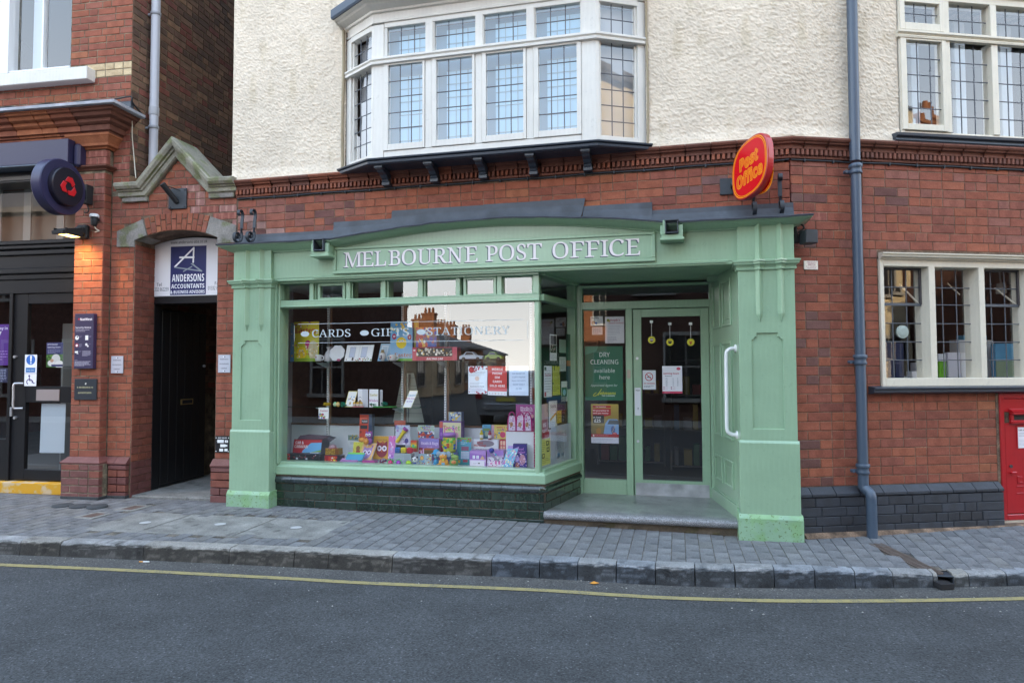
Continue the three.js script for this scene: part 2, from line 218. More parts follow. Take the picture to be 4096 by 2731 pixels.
// one piece w x h x d with a chamfered front (towards +z), centred; variants shift the grain
function piece(w, h, d, c = 0.004, variant = 0) {
  const key = [w, h, d, c].map((x) => Math.round(x * 500)).join() + variant; if (pieceCache.has(key)) return pieceCache.get(key);
  const a = w / 2, b = h / 2, f = d / 2, L = [];
  const F = [[-a + c, -b + c, f], [a - c, -b + c, f], [a - c, b - c, f], [-a + c, b - c, f]], S = [[-a, -b, f - c], [a, -b, f - c], [a, b, f - c], [-a, b, f - c]], B = [[-a, -b, -f], [a, -b, -f], [a, b, -f], [-a, b, -f]];
  L.push(...quad(...F)); for (let i = 0; i < 4; i++) { const j = (i + 1) % 4; L.push(...quad(S[i], S[j], F[j], F[i]), ...quad(B[i], B[j], S[j], S[i])); }
  const g = tris(L), uv = g.attributes.uv; for (let i = 0; i < uv.count; i++) uv.setXY(i, uv.getX(i) + variant * 0.237, uv.getY(i) + variant * 0.411);
  pieceCache.set(key, g); return g;
}
// a pile of pieces {w,h,d,x,y,z,tone,parent,ry,rz,n} that becomes single meshes (nearest first) and one mass per wall
function settle(list, name, mats, most, mass) {
  const v = new THREE.Vector3();
  for (const b of list) { v.set(b.x, b.y, b.z); b.parent.updateWorldMatrix(true, false); v.applyMatrix4(b.parent.matrixWorld); b.dist = v.distanceTo(camera.position) + (b.late || 0); }
  list.sort((p, q) => p.dist - q.dist);
  const rest = new Map();
  list.forEach((b, i) => {
    const g = piece(b.w, b.h, b.d, b.c, b.n || 0);
    if (i < most) { const m = new THREE.Mesh(g, mats[b.tone]); m.name = numbered(name); m.position.set(b.x, b.y, b.z); m.rotation.set(b.rx || 0, b.ry || 0, b.rz || 0, 'ZYX'); m.castShadow = m.receiveShadow = true; b.parent.add(m); }
    else { if (!rest.has(b.parent)) rest.set(b.parent, []); rest.get(b.parent).push([g, b]); }
  });
  for (const [p, l] of rest) {
    const gs = l.map(([g, b]) => { const q = g.clone(); q.applyMatrix4(new THREE.Matrix4().makeRotationFromEuler(new THREE.Euler(b.rx || 0, b.ry || 0, b.rz || 0, 'ZYX')).setPosition(b.x, b.y, b.z)); const c = mats[b.tone].color, n = q.attributes.position.count, a = new Float32Array(n * 3); for (let i = 0; i < n; i++) a.set([c.r * 0.72, c.g * 0.72, c.b * 0.72], i * 3); q.setAttribute('color', new THREE.BufferAttribute(a, 3)); return q; });
    const m = new THREE.Mesh(mergeGeometries(gs), mass); m.name = numbered(name + '_mass'); m.userData.kind = 'stuff'; m.castShadow = m.receiveShadow = true; p.add(m);
  }
}
const PITCH = 0.0765;
// brick courses in a rectangle of a wall face z (parent's own axes); skip(x, y) leaves holes, edges(course y) may give spans [[x0, x1], ...]
function courses(list, parent, spans, y0, y1, z, tone, o = {}) {
  const rnd = RNG(o.seed || 5), J = o.joint || 0.0052, D = 0.05; let row = 0;
  for (let y = y0; y + 0.03 < y1; y += PITCH, row++) {
    const h = Math.min(PITCH, y1 - y) - J;
    for (const [a, b] of spans(y + h / 2, row)) {
      let x = a, k = row + (o.phase || 0), first = true;
      while (x < b - 0.012) {
        let L = (k % 2 === 0) === (rnd() > (o.mix ?? 0.16)) ? 0.218 : 0.11; if (first && row % 2) L = L > 0.2 ? 0.165 : 0.11; first = false; k++;
        if (b - (x + L) < 0.06) L = b - x; if (L > 0.30) L /= 2; const w = Math.min(L, b - x) - J;
        if (w > 0.01) list.push({ w, h, d: D, x: x + J / 2 + w / 2, y: y + J / 2 + h / 2, z: z - D / 2 + (rnd() - 0.5) * 0.0022, rz: (rnd() - 0.5) * 0.006, ry: (rnd() - 0.5) * 0.012, tone: tone(x + w / 2, y + h / 2, rnd), parent, n: Math.floor(rnd() * 3), late: o.late });
        x += L;
      }
    }
  }
}
function wallGroup(t, name, z = 0) { const g = new THREE.Group(); g.name = numbered(name); const l = t.local; g.position.set(-l[0], -l[1], -l[2]); t.add(g); return g; }
const pick = (rnd, ...wt) => { let s = 0; for (let i = 1; i < wt.length; i += 2) s += wt[i]; let r = rnd() * s; for (let i = 0; i < wt.length; i += 2) { r -= wt[i + 1]; if (r <= 0) return wt[i]; } return wt[0]; };
// ---------- ground ----------
const roadY = (x) => -0.0072 * clamp(x, -12, 12);
const along = (t, x) => { for (let i = 0; i < t.length - 1; i++) if (x <= t[i + 1][0]) return lerp(t[i][1], t[i + 1][1], clamp((x - t[i][0]) / (t[i + 1][0] - t[i][0]))); return t.at(-1)[1]; };
// height of the paving at the building line and at the kerb
const PN = [[-12, 0.21], [-4.4, 0.172], [-3.9, 0.171], [-1.5, 0.139], [0.47, 0.109], [0.95, 0.122], [2.8, 0.155], [12, 0.12]], PK = [[-12, 0.20], [-5.2, 0.15], [-2.8, 0.138], [-1, 0.129], [0.4, 0.122], [0.95, 0.112], [1.7, 0.072], [3, 0.06], [12, 0.0]];
const pavY = (x, z) => { const a = front(x), b = kerbZ(x) - 0.04; return lerp(along(PN, x), along(PK, x), clamp((z - a) / (b - a))); };
function front(x) { return x > 0.941 ? -(x - 0.941) * 0.4057 + 0.06 : x < -4.373 ? -(x + 4.373) * 0.0665 + 0.02 : 0.06; } // the building line, behind which no paving is needed
const KERB = [[-30, 4.2], [-14, 2.75], [-9, 2.15], [-5.28, 1.685], [-4.15, 1.545], [-2.8, 1.41], [-2.03, 1.345], [-0.97, 1.205], [-0.18, 1.152], [0.4, 1.065], [0.97, 0.935], [1.7, 0.725], [2.3, 0.53], [3.2, 0.17], [6, -1.0], [20, -6.9], [40, -15.2]];
function kerbZ(x) { for (let i = 0; i < KERB.length - 1; i++) if (x <= KERB[i + 1][0]) { const [a, b] = [KERB[i], KERB[i + 1]], p = KERB[Math.max(0, i - 1)], q = KERB[Math.min(KERB.length - 1, i + 2)], h = b[0] - a[0], t = clamp((x - a[0]) / h, 0, 1), m0 = (b[1] - p[1]) / (b[0] - p[0]) * h, m1 = (q[1] - a[1]) / (q[0] - a[0]) * h; return (2 * t ** 3 - 3 * t * t + 1) * a[1] + (t ** 3 - 2 * t * t + t) * m0 + (-2 * t ** 3 + 3 * t * t) * b[1] + (t ** 3 - t * t) * m1; } return KERB.at(-1)[1]; }
{
  // carriageway: one sheet to the horizon, finer near the camera; dusty brown band of grit along the gutter
  const xs = [-300, -150, -80, -40, -25], zs = []; for (let x = -14; x <= 14; x += 0.2) xs.push(x); xs.push(25, 40, 80, 150, 300);
  const zr = [-300, -120, -60, -30, -16]; for (let z = -8; z <= 9; z += 0.1) zr.push(z); zr.push(12, 16, 24, 40, 80, 150, 300);
  const pos = [], col = [], uv = [], idx = [];
  zr.forEach((z) => xs.forEach((x) => { pos.push(x, roadY(x), z); uv.push(x, z); const d = z - kerbZ(x), n = fbm(x * 1.3, z * 1.3, 201, 4), m = fbm(x * 5, z * 5, 207, 3), dust = (1 - sst(0.08, 0.36, d + 0.25 * (m - 0.5))) * (0.55 + 0.6 * (m - 0.3)); const k = 0.92 + 0.3 * (n - 0.5); col.push(k * (1 + 0.95 * dust), k * (1 + 0.74 * dust), k * (1 + 0.52 * dust)); }));
  for (let j = 0; j < zr.length - 1; j++) for (let i = 0; i < xs.length - 1; i++) { const a = j * xs.length + i, b = a + xs.length; idx.push(a, b, a + 1, a + 1, b, b + 1); }
  const g = new THREE.BufferGeometry(); g.setAttribute('position', new THREE.Float32BufferAttribute(pos, 3)); g.setAttribute('color', new THREE.Float32BufferAttribute(col, 3)); g.setAttribute('uv', new THREE.Float32BufferAttribute(uv, 2)); g.setIndex(idx); g.computeVertexNormals(); struct('road', g, M.asphalt);
  // single yellow line, 4 mm above the road
  const L = []; for (let x = -12; x < 6; x += 0.1) { const p = (x, o) => [x, roadY(x) + 0.004, kerbZ(x) + 0.235 + o + 0.008 * (fbm(x * 6, o * 50, 213, 3) - 0.5)]; L.push(...quad(p(x, 0.062), p(x + 0.1, 0.062), p(x + 0.1, 0), p(x, 0))); }
  struct('yellow_line', tris(L), mat([1, 1, 1], 0.85, { map: T.line }));
}
const pavement = new THREE.Group(); pavement.name = 'pavement'; pavement.userData.kind = 'structure'; pavement.local = [0, 0, 0]; scene.add(pavement);
{
  const L = []; const X = []; for (let x = -30; x < -8; x += 1) X.push(x); for (let x = -8; x < 5; x += 0.25) X.push(x); for (let x = 5; x <= 30; x += 1) X.push(x);
  for (let i = 0; i < X.length - 1; i++) { const [a, b] = [X[i], X[i + 1]], P = (x, z) => [x, pavY(x, z) - 0.005, z]; L.push(...quad(P(a, kerbZ(a) - 0.1), P(b, kerbZ(b) - 0.1), P(b, front(b) - 0.5), P(a, front(a) - 0.5))); }
  part(pavement, 'paving_bed', tris(L), M.bed);
  // concrete slabs set among the pavers
  const slabs = [[-4.93, -4.40], [-4.395, -3.55], [-3.545, -2.83]], sz = (x) => 0.585 - (x + 4.93) * 0.068, sw = (x) => 1.28 - (x + 4.93) * 0.094;
  slabs.forEach(([a, b]) => { const t = (x, z, e) => [x, pavY(x, z) + e, z], q = [t(a + 0.004, sw(a) - 0.004, 0), t(b - 0.004, sw(b) - 0.004, 0), t(b - 0.004, sz(b) + 0.004, 0), t(a + 0.004, sz(a) + 0.004, 0)], d = q.map((p) => [p[0], p[1] - 0.05, p[2]]), l = quad(...q); for (let i = 0; i < 4; i++) l.push(...quad(d[i], d[(i + 1) % 4], q[(i + 1) % 4], q[i])); part(pavement, 'paving_slab', tris(l), M.flag); });
  const gum = mat([0.46, 0.46, 0.46], 0.8); for (const [x, z] of [[-4.578, 0.933], [-3.893, 0.831], [-3.19, 0.771]]) { const g = new THREE.CircleGeometry(0.048, 14); g.rotateX(-Math.PI / 2); g.translate(x, pavY(x, z) + 0.003, z); part(pavement, 'chewing_gum_spot', g.loose(), gum); }
  // block pavers, long side away from the building
  const list = [], rnd = RNG(31), holes = (x, z) => (x > -4.93 && x < -2.83 && z > sz(x) && z < sw(x)) || (x > -5.34 && x < -5.18 && z > 0.70 && z < 0.9) || (x > -5.26 && x < -5.04 && z > 0.31 && z < 0.60) || Math.abs(x - (1.50 + (z - 0.09) * 0.404)) < 0.062 && z > 0.06 && x > 0.9;
  let c = 0;
  for (let x = -7.2; x < 4.2; x += 0.1035, c++) {
    const xm = x + 0.05, z0 = front(xm) - 0.02, z1 = kerbZ(xm) - 0.1; let z = z0 - (c % 2 ? 0.1 : 0) - (c % 5) * 0.013;
    while (z < z1 - 0.015) { const e = Math.min(z + 0.205, z1), s = Math.max(z, z0), l = e - s - 0.005, zm = (s + e) / 2; z += 0.205; if (l < 0.02 || holes(xm, zm) ) continue; const n = fbm(xm * 0.9, zm * 1.2, 221, 3);
      list.push({ w: 0.0985, h: l, d: 0.045, c: 0.0025, x: xm, y: pavY(xm, zm) - 0.0225 + (rnd() - 0.5) * 0.0025, z: zm, rx: -Math.PI / 2 + (pavY(xm, zm - 0.1) - pavY(xm, zm + 0.1)) / 0.2 + (rnd() - 0.5) * 0.010, ry: (rnd() - 0.5) * 0.010, tone: pick(rnd, 0, 3, 1, n < 0.45 ? 5 : 1.5, 2, n > 0.52 ? 4 : 1, 3, 2, 4, xm < -2.6 ? 3 : 0.6), parent: pavement, n: Math.floor(rnd() * 3) }); }
  }
  settle(list, 'paver', paverMats, 300, mat([1 / 0.74 / 0.97, 1 / 0.74 / 0.97, 1 / 0.74 / 0.97], 0.85, { map: T.concrete, bumpMap: T.rough, bumpScale: 0.0015, vertexColors: true }));
}
{ // kerb: long worn stones on the left, short dark ones round the corner on the right, each a piece
  const kerb = new THREE.Group(); kerb.name = 'kerb'; kerb.userData.kind = 'structure'; kerb.local = [0, 0, 0]; scene.add(kerb);
  const J = [-9.6, -8.7, -7.9, -7.0, -6.05, -5.098, -4.755, -4.05, -3.34, -2.816, -2.546, -2.05, -1.322, -0.977, -0.705, -0.436, -0.167, 0.1, 0.368, 0.628, 0.899, 1.169, 1.425, 1.70, 1.735, 1.835, 1.945, 2.21, 2.48, 2.75, 3.02, 3.3, 3.6, 3.9], rnd = RNG(9);
  for (let i = 0; i < J.length - 1; i++) {
    if (i === 24) continue; const a = J[i] + 0.002 + 0.002 * rnd(), b = J[i + 1] - 0.002 - 0.002 * rnd(), L = [], e = (rnd() - 0.5) * 0.006;
    const sec = (x) => { const z = kerbZ(x), y = roadY(x), t = pavY(x, z - 0.06) + 0.004 + e, w = 0.004 * (fbm(x * 9, 3, 230, 3) - 0.5), s = (u) => [x, u[1], z + u[0]]; return [[0.004 + w, y - 0.03], [-0.004 + w, y + 0.055], [-0.008 + w, t - 0.024], [-0.016 + w, t - 0.008], [-0.030, t - 0.001], [-0.125, t + 0.001], [-0.125, y - 0.03]].map(s); };
    // worn top, face blackened by tyres and grime up to a ragged edge
    const fine = (S) => { const o = []; for (let q = 0; q < S.length - 1; q++) { const m = q < 3 ? 4 : 1; for (let k = 0; k < m; k++) o.push(S[q].map((c, r) => lerp(c, S[q + 1][r], k / m))); } o.push(S.at(-1)); return o; }, N = Math.max(8, Math.round((b - a) / 0.012)), C = [];
    const dirt = (p) => { const t = pavY(p[0], p[2]) + 0.004 - p[1], n = fbm(p[0] * 18, p[1] * 110, 241, 4), m = fbm(p[0] * 3, 1, 243, 3), h = sst(0.008, 0.022, t + 0.045 * (n - 0.5) + 0.015 * (m - 0.5)), f = sst(0.56, 0.66, fbm(p[0] * 16, p[1] * 160, 247, 4)) * 0.5; const k = 1 - (0.84 - f * 0.45) * h; return i < 12 ? [k, k * (1 - 0.04 * h), k * (1 - 0.10 * h)] : [k * (1 - 0.10 * h), k, k * (1 + 0.12 * h)]; };
    for (let k = 0; k < N; k++) { const A = fine(sec(lerp(a, b, k / N))), B = fine(sec(lerp(a, b, (k + 1) / N))); for (let q = 0; q < A.length - 1; q++) L.push(...quad(A[q], B[q], B[q + 1], A[q + 1])); }
    for (const [S, f] of [[sec(a), 1], [sec(b), 0]]) for (let q = 1; q < S.length - 1; q++) L.push(...(f ? [S[0], S[q], S[q + 1]] : [S[0], S[q + 1], S[q]]));
    for (const p of L) C.push(dirt(p)); const g = tris(L); g.setAttribute('color', new THREE.Float32BufferAttribute(C.flat(), 3));
    part(kerb, 'kerb_stone', g, kerbMats[i < 12 ? (rnd() < 0.7 ? 3 : 2) : i === 23 || i === 25 ? 3 : Math.floor(rnd() * 3)]);
  }
}
// ---------- post office building ----------
const mtx = (f) => new THREE.Matrix4().makeRotationY(f.a).setPosition(...f.o);
const inF = (f, g) => { g.applyMatrix4(mtx(f)); return g; };
// a part that is a group with pieces of its own, in frame f (things in the world's axes only)
function sub(t, name, f = FM, label) { const g = new THREE.Group(); g.name = numbered(name); g.local = [0, 0, 0]; const l = t.local; if (f.a === 0 || t.rotation.y !== 0) g.position.set(-l[0], -l[1], -l[2]); else { g.position.set(f.o[0] - t.position.x, f.o[1] - t.position.y, f.o[2] - t.position.z); g.rotation.y = f.a; } if (label) g.userData.label = label; t.add(g); return g; }
const post = thing('post_office_building', 'two storey post office building of red brick below cream roughcast, turning a corner', 'building', [-1.7, 0.14, -0.3]);
const V = (...a) => new THREE.Vector3(...a);
// leaded light: panes one by one, lead cames between and round them. f maps local (x, y, z) into the building's axes
function leaded(g, f, x0, x1, y0, y1, z, nx, ny, seed, bars = {}) {
  const rnd = RNG(seed), L = [], w = 0.0085, hs = bars.h || Array.from({ length: ny - 1 }, (_, i) => lerp(y0, y1, (i + 1) / ny)), vs = bars.v || Array.from({ length: nx - 1 }, (_, i) => lerp(x0, x1, (i + 1) / nx));
  const X = [x0, ...vs, x1], Y = [y0, ...hs, y1];
  for (let i = 0; i < X.length - 1; i++) for (let j = 0; j < Y.length - 1; j++) { const a = (rnd() - 0.5) * 0.010, b = (rnd() - 0.5) * 0.010, hw = (X[i + 1] - X[i]) / 2, hh = (Y[j + 1] - Y[j]) / 2, q = (u, v) => f(u < 0 ? X[i] : X[i + 1], v < 0 ? Y[j] : Y[j + 1], z + u * hw * a + v * hh * b); part(g, 'pane', tris(quad(q(-1, -1), q(1, -1), q(1, 1), q(-1, 1))), M.glass); }
  const bar = (a, b, c, d, e = 0.004) => { const q = bx(a, b, c, d, z - 0.004, z + e, 0.002), p = q.attributes.position; for (let i = 0; i < p.count; i++) p.setXYZ(i, ...f(p.getX(i), p.getY(i), p.getZ(i))); q.computeVertexNormals(); L.push(q); };
  for (const y of hs) bar(x0, x1, y - w / 2, y + w / 2); for (const x of vs) bar(x - w / 2, x + w / 2, y0, y1, 0.0045); for (const y of bars.thick || []) bar(x0, x1, y - 0.012, y + 0.012, 0.012);
  part(g, 'leading', L, M.came);
}
const id = (x, y, z) => [x, y, z];
const putF = (f, g) => { const p = g.attributes.position; for (let i = 0; i < p.count; i++) p.setXYZ(i, ...f(p.getX(i), p.getY(i), p.getZ(i))); g.computeVertexNormals(); return g; };

{ // carcass: walls with thickness, floors, ceiling and roof, so that light enters by the openings only
  const B = (x0, x1, y0, y1, z0, z1) => bx(x0, x1, y0, y1, z0, z1, 0), R = (...a) => inF(FR, B(...a));
  const plan = (y0, y1, zf) => prism([[-4.11, -8.99], [4.89, -8.99], [4.89, -2.05], [0.83, Math.min(zf, -0.36)], [0.83, zf], [-4.11, zf]], 'y', y0, y1); // a floor inside the walls
  part(post, 'wall_core', [B(-4.373, 0.90, 2.40, 3.44, -0.33, -0.004), B(-4.373, -4.125, -0.1, 2.40, -0.331, -0.09), B(-4.373, -3.10, 3.44, 6.9, -0.33, 0.0), B(-0.28, 0.87, 3.44, 6.9, -0.33, 0.0), B(-3.10, -0.28, 4.86, 6.9, -0.33, 0.0), B(-3.10, -0.28, 3.44, 3.50, -0.33, 0),
    R(0.02, 0.80, -0.2, 3.44, -0.33, -0.004), R(0.80, 2.80, -0.2, 1.33, -0.33, -0.004), R(0.80, 2.80, 2.46, 3.44, -0.33, -0.004), R(2.80, 5, -0.2, 3.44, -0.33, -0.004), R(0.07, 1.04, 3.44, 6.9, -0.33, 0), R(1.04, 3.0, 3.44, 3.51, -0.33, 0), R(1.04, 3.0, 4.76, 6.9, -0.33, 0), R(3.0, 5, 3.44, 6.9, -0.33, 0), B(0.50, 0.97, -0.1, 2.40, -0.36, -0.05)], M.mortar);
  part(post, 'side_wall', [B(-4.373, -4.12, 0.0, 6.9, -9, -0.331), B(4.9, 5.3, 0, 6.9, -9, -2.03), B(-4.373, 5.3, 0, 6.9, -9.3, -9.001)], mat([0.13, 0.075, 0.05], 0.9, { map: T.grain }));
  part(post, 'floor_slab', [plan(-0.1, 0.21, -1.0), plan(2.78, 2.95, -0.335)], M.floorIn);
  part(post, 'ceiling', [plan(2.70, 2.775, -0.335), plan(5.5, 5.6, -0.335)], M.plasterIn);
  part(post, 'partition', [B(-4.11, 4.89, 0.165, 2.69, -5.1, -5.0), B(-4.11, 4.89, 2.96, 5.49, -4.1, -4.0), B(0.60, 0.68, 2.96, 5.49, -3.99, -0.4)], M.darkIn);
  part(post, 'roof', [tris([...quad([-4.7, 6.7, 0.45], [0.98, 6.7, 0.45], [0.98, 11, -4.5], [-4.7, 11, -4.5]), ...quad([0.98, 6.7, 0.45], [5.5, 6.7, -1.4], [5.5, 11, -5.6], [0.98, 11, -4.5]), ...quad([5.5, 6.7, -9.6], [-4.7, 6.7, -9.6], [-4.7, 11, -4.5], [5.5, 11, -5.6]), [-4.7, 6.7, -9.6], [-4.7, 6.7, 0.45], [-4.7, 11, -4.5], [5.5, 6.7, -1.4], [5.5, 6.7, -9.6], [5.5, 11, -5.6]])], mat([0.07, 0.055, 0.05], 0.8));
}
{ // roughcast over the upper storey, following the corner: a fine grid with real pebbly relief
  const path = [], r = 0.5; // arc between the two fronts
  const s0 = -5.371, t = r * Math.tan(FR.a / 2);
  const at = (s) => { // s along the wall from the corner; returns [x, z, nx, nz]
    if (s <= -t) return [0.941 + s, 0, 0, 1];
    const arc = r * FR.a; if (s >= -t + arc) { const u = s + t - arc + t, c = Math.cos(FR.a), q = Math.sin(FR.a); return [0.941 + u * c, -u * q, q, c]; }
    const a = (s + t) / r; return [0.941 - t + r * Math.sin(a), -r + r * Math.cos(a), Math.sin(a), Math.cos(a)];
  };
  const rel = (s, y) => { const a = vn(s * 62 + 5 * vn(s * 20, y * 20, 303), y * 84, 301), b = vn(s * 130, y * 150, 305), c = fbm(s * 3, y * 3, 309, 3), e = fbm(s * 22, y * 30, 311, 2); return 0.0055 * sst(0.35, 0.8, a * 0.75 + 0.25 * b) * (0.5 + e) + 0.0035 * b + 0.006 * (c - 0.5); };
  const grid = (sA, sB, yA, yB, step = 0.0085) => {
    const nx = Math.max(1, Math.round((sB - sA) / step)), ny = Math.max(1, Math.round((yB - yA) / step)), pos = [], uv = [], idx = [];
    for (let j = 0; j <= ny; j++) for (let i = 0; i <= nx; i++) { const s = lerp(sA, sB, i / nx), y = lerp(yA, yB, j / ny), [x, z, a, b] = at(s), foot = 0.02 * (1 - sst(3.44, 3.56, y)) , d = 0.012 + (j === 0 || (i === 0 && sA === s0) ? 0 : rel(s, y) + foot); pos.push(x + a * d, y, z + b * d); uv.push(s, y); }
    for (let j = 0; j < ny; j++) for (let i = 0; i < nx; i++) { const a = j * (nx + 1) + i, b = a + nx + 1; idx.push(a, a + 1, b, a + 1, b + 1, b); }
    const g = new THREE.BufferGeometry(); g.setAttribute('position', new THREE.Float32BufferAttribute(pos, 3)); g.setAttribute('uv', new THREE.Float32BufferAttribute(uv, 2)); g.setIndex(idx); g.computeVertexNormals(); return g.loose();
  };
  const Y = 5.75; // s of the corner arc's end equals distance along the right front up to a few millimetres
  part(post, 'roughcast_wall', [grid(s0, -4.09, 3.44, Y), grid(-4.09, -1.18, 4.84, Y, 0.03), grid(-1.18, 1.01, 3.44, Y), grid(1.01, 3.2, 4.76, Y, 0.03), grid(3.2, 4, 3.44, Y, 0.03), bx(-4.43, 0.9, Y, 6.9, -0.1, 0.02, 0), inF(FR, bx(0.07, 5, Y, 6.9, -0.1, 0.02, 0)), bx(-4.43, -4.374, 3.44, 6.9, -0.6, 0.012, 0)], M.render);
  // painted drip edge under the roughcast
  const c = Math.cos(FR.a), q = Math.sin(FR.a);
  part(post, 'drip_edge', mould([[0.005, 3.434], [0.052, 3.430], [0.054, 3.443], [0.03, 3.455], [0.005, 3.456]], [[-4.435, 0], [0.72, 0], [0.86, -0.006], [1.0, -0.034], [1.14, -0.08], [0.941 + 1.02 * c, -1.02 * q]]), M.render);
}
{ // string course: moulded bricks, dentils, and the cable clipped below
  const prof = [[-0.01, 3.262], [0.020, 3.264], [0.022, 3.282], [0.008, 3.285], [0.008, 3.336], [0.036, 3.338], [0.038, 3.352], [0.030, 3.356], [0.034, 3.372], [0.056, 3.380], [0.060, 3.392], [0.074, 3.400], [0.082, 3.414], [0.080, 3.428], [0.03, 3.4335], [-0.01, 3.4335]];
  const rnd = RNG(12), terr = [M.terracotta, M.terraDark, mat([0.27, 0.10, 0.065], 0.85, { map: T.grain }), mat([0.20, 0.082, 0.06], 0.85, { map: T.grain })];
  for (let x = -4.373; x < 0.72; x += 0.2125) part(post, 'string_course_brick', mould(prof, [[x + 0.002, 0], [x + 0.2105, 0]]), x < -2.2 ? pick(rnd, terr[0], 2, terr[2], 3, terr[3], 2) : pick(rnd, terr[1], 2, terr[2], 2, terr[3], 1));
  { const c = Math.cos(FR.a), q = Math.sin(FR.a); part(post, 'string_course_brick', mould(prof, [[0.7295, 0], [0.941, 0], [0.941 + 0.10 * c, -0.10 * q]]), terr[1]); }
  for (let x = 0.102; x < 3.4; x += 0.2125) part(post, 'string_course_brick', inF(FR, mould(prof, [[x + 0.002, 0], [x + 0.2105, 0]])), pick(rnd, terr[1], 3, terr[2], 2, terr[3], 2));
  const dent = bx(-0.0115, 0.0115, 3.287, 3.334, 0, 0.034, 0.002);
  const put = (m, x, f) => { const d = new THREE.Mesh(dent, m); d.name = numbered('dentil'); const [X, , Z] = w3(f, x, 0, 0.008); d.position.set(X - post.position.x, -post.position.y, Z - post.position.z); d.rotation.y = f.a; d.castShadow = d.receiveShadow = true; post.add(d); };
  for (let x = -4.352; x < 0.92; x += 0.0425) put(pick(rnd, terr[0], 2, terr[1], 1, terr[2], 3), x, FM);
  for (let x = 0.012; x < 2.5; x += 0.0425) put(pick(rnd, terr[1], 3, terr[2], 2, terr[3], 2), x, FR);
  const cable = [], clip = []; const pts = []; for (let x = -4.36; x < 0.93; x += 0.3) pts.push([x, 3.250 + 0.004 * Math.sin(x * 7), 0.012]); pts.push([0.935, 3.252, 0.012]); const pr = []; for (let x = 0.006; x < 2.6; x += 0.3) pr.push([x, 3.250 + 0.003 * Math.sin(x * 9), 0.012]);
  cable.push(tube(pts, 0.0065, 6), inF(FR, tube(pr, 0.0065, 6))); for (let x = -4.2; x < 0.9; x += 0.262) clip.push(bx(x, x + 0.012, 3.232, 3.262, 0, 0.024, 0.003)); for (let x = 0.12; x < 2.5; x += 0.262) clip.push(inF(FR, bx(x, x + 0.012, 3.232, 3.262, 0, 0.024, 0.003)));
  part(post, 'cable', [...cable, ...clip], M.iron);
}
{ // brickwork
  const main = sub(post, 'front_brickwork'), right = sub(post, 'corner_brickwork', FR), list = [];
  const toneM = (x, y, rnd) => { const n = fbm(x * 2.1, y * 5, 401, 3), whit = sst(-2.9, -3.7, x) * sst(0.36, 0.6, n); if (rnd() < whit * 0.75) return pick(rnd, 9, 3, 8, 4); if (x < -3.0) return pick(rnd, 2, 2, 8, 3, 5, 1, 19, n > 0.5 ? 2 : 0.4, 3, 2, 0, 0.5); if (x < -0.2) return pick(rnd, 0, 5, 1, 3, 3, 2, 2, 1, 6, 0.3); return pick(rnd, 2, 4, 1, 2, 4, 3, 5, 2, 19, n > 0.5 ? 2.5 : 0.6, 0, 0.5); };
  courses(list, main, () => [[-4.366, 0.938]], 2.70, 3.258, 0, toneM, { seed: 21, mix: 0.36 });
  const toneR = (x, y, rnd) => { const n = fbm(x * 3 + 3, y * 1.3, 411, 3), drip = Math.max(sst(0.42, 0.1, x) * sst(0.42, 0.6, fbm(x * 7, y * 1.2, 415, 3)), sst(0.13, 0.06, Math.abs(x - 0.98 + 0.03 * Math.sin(y * 5))) * sst(2.4, 2.7, y) * 0.8); if (rnd() < drip * 0.55) return pick(rnd, 19, 4, 5, 1.5, 4, 2); if (y > 2.45) return pick(rnd, 2, 4, 3, 2, 8, 1.2, 4, 2, 1, 2, 0, 1); if (y < 1.3) return pick(rnd, 1, 5, 2, 3, 0, 2, 4, 2); return pick(rnd, 1, 3, 2, 4, 4, 2, 0, 1.2, 5, 0.7); };
  const spanR = (y) => (y > 1.275 && y < 2.48 ? [[0.004, 0.786], [2.78, 3.4]] : y < 1.275 && y > 0.16 ? [[0.004, 1.70], [1.70, 1.895], [2.38, 3.4]] : [[0.004, 3.4]]);
  courses(list, right, spanR, 0.522, 3.258, 0, (x, y, r) => (x > 1.7 && x < 1.9 && y < 1.28 ? pick(r, 6, 2, 1, 2, 2, 2, 0, 1) : toneR(x, y, r)), { seed: 22, mix: 0.3 });
  // right-hand return of the front beside the pilaster, and blue engineering brick plinth with a chamfered cap
  courses(list, right, () => [[-0.03, 1.877], [2.37, 3.4]], -0.02, 0.44, 0.06, (x, y, r) => pick(r, 16, 3, 17, 2, 18, 2), { seed: 23, mix: 0.4, joint: 0.004, late: -3 });
  settle(list, 'brick', brickMats, 300, brickMass);
  const cap = (x0, x1) => inF(FR, prism([[-0.03, 0.445], [0.062, 0.445], [0.066, 0.452], [0.066, 0.470], [0.012, 0.520], [-0.03, 0.520]], 'x', x0 + 0.003, x1 - 0.003));
  let x = -0.03, k = 0; const rnd = RNG(3); while (x < 1.86) { const w = Math.min(0.215 * (k++ ? 1 : 0.6), 1.875 - x); part(post, 'plinth_cap_brick', cap(x, x + w), brickMats[pick(rnd, 16, 2, 17, 3)]); x += w; } for (x = 2.38; x < 3.3; x += 0.215) part(post, 'plinth_cap_brick', cap(x, x + 0.215), brickMats[17]);
  part(post, 'plinth_core', inF(FR, bx(-0.03, 1.872, -0.1, 0.5, -0.02, 0.005, 0)), M.mortarDark);
  part(post, 'mortar_fillet', [inF(FR, prism([[0.0, 0.10], [0.115, 0.125], [0.07, 0.158], [0.0, 0.165]], 'x', 0.02, 3.2)), inF(FR, bx(1.876, 1.906, 0.47, 1.275, -0.02, 0.004, 0.002))], M.mortar);
}
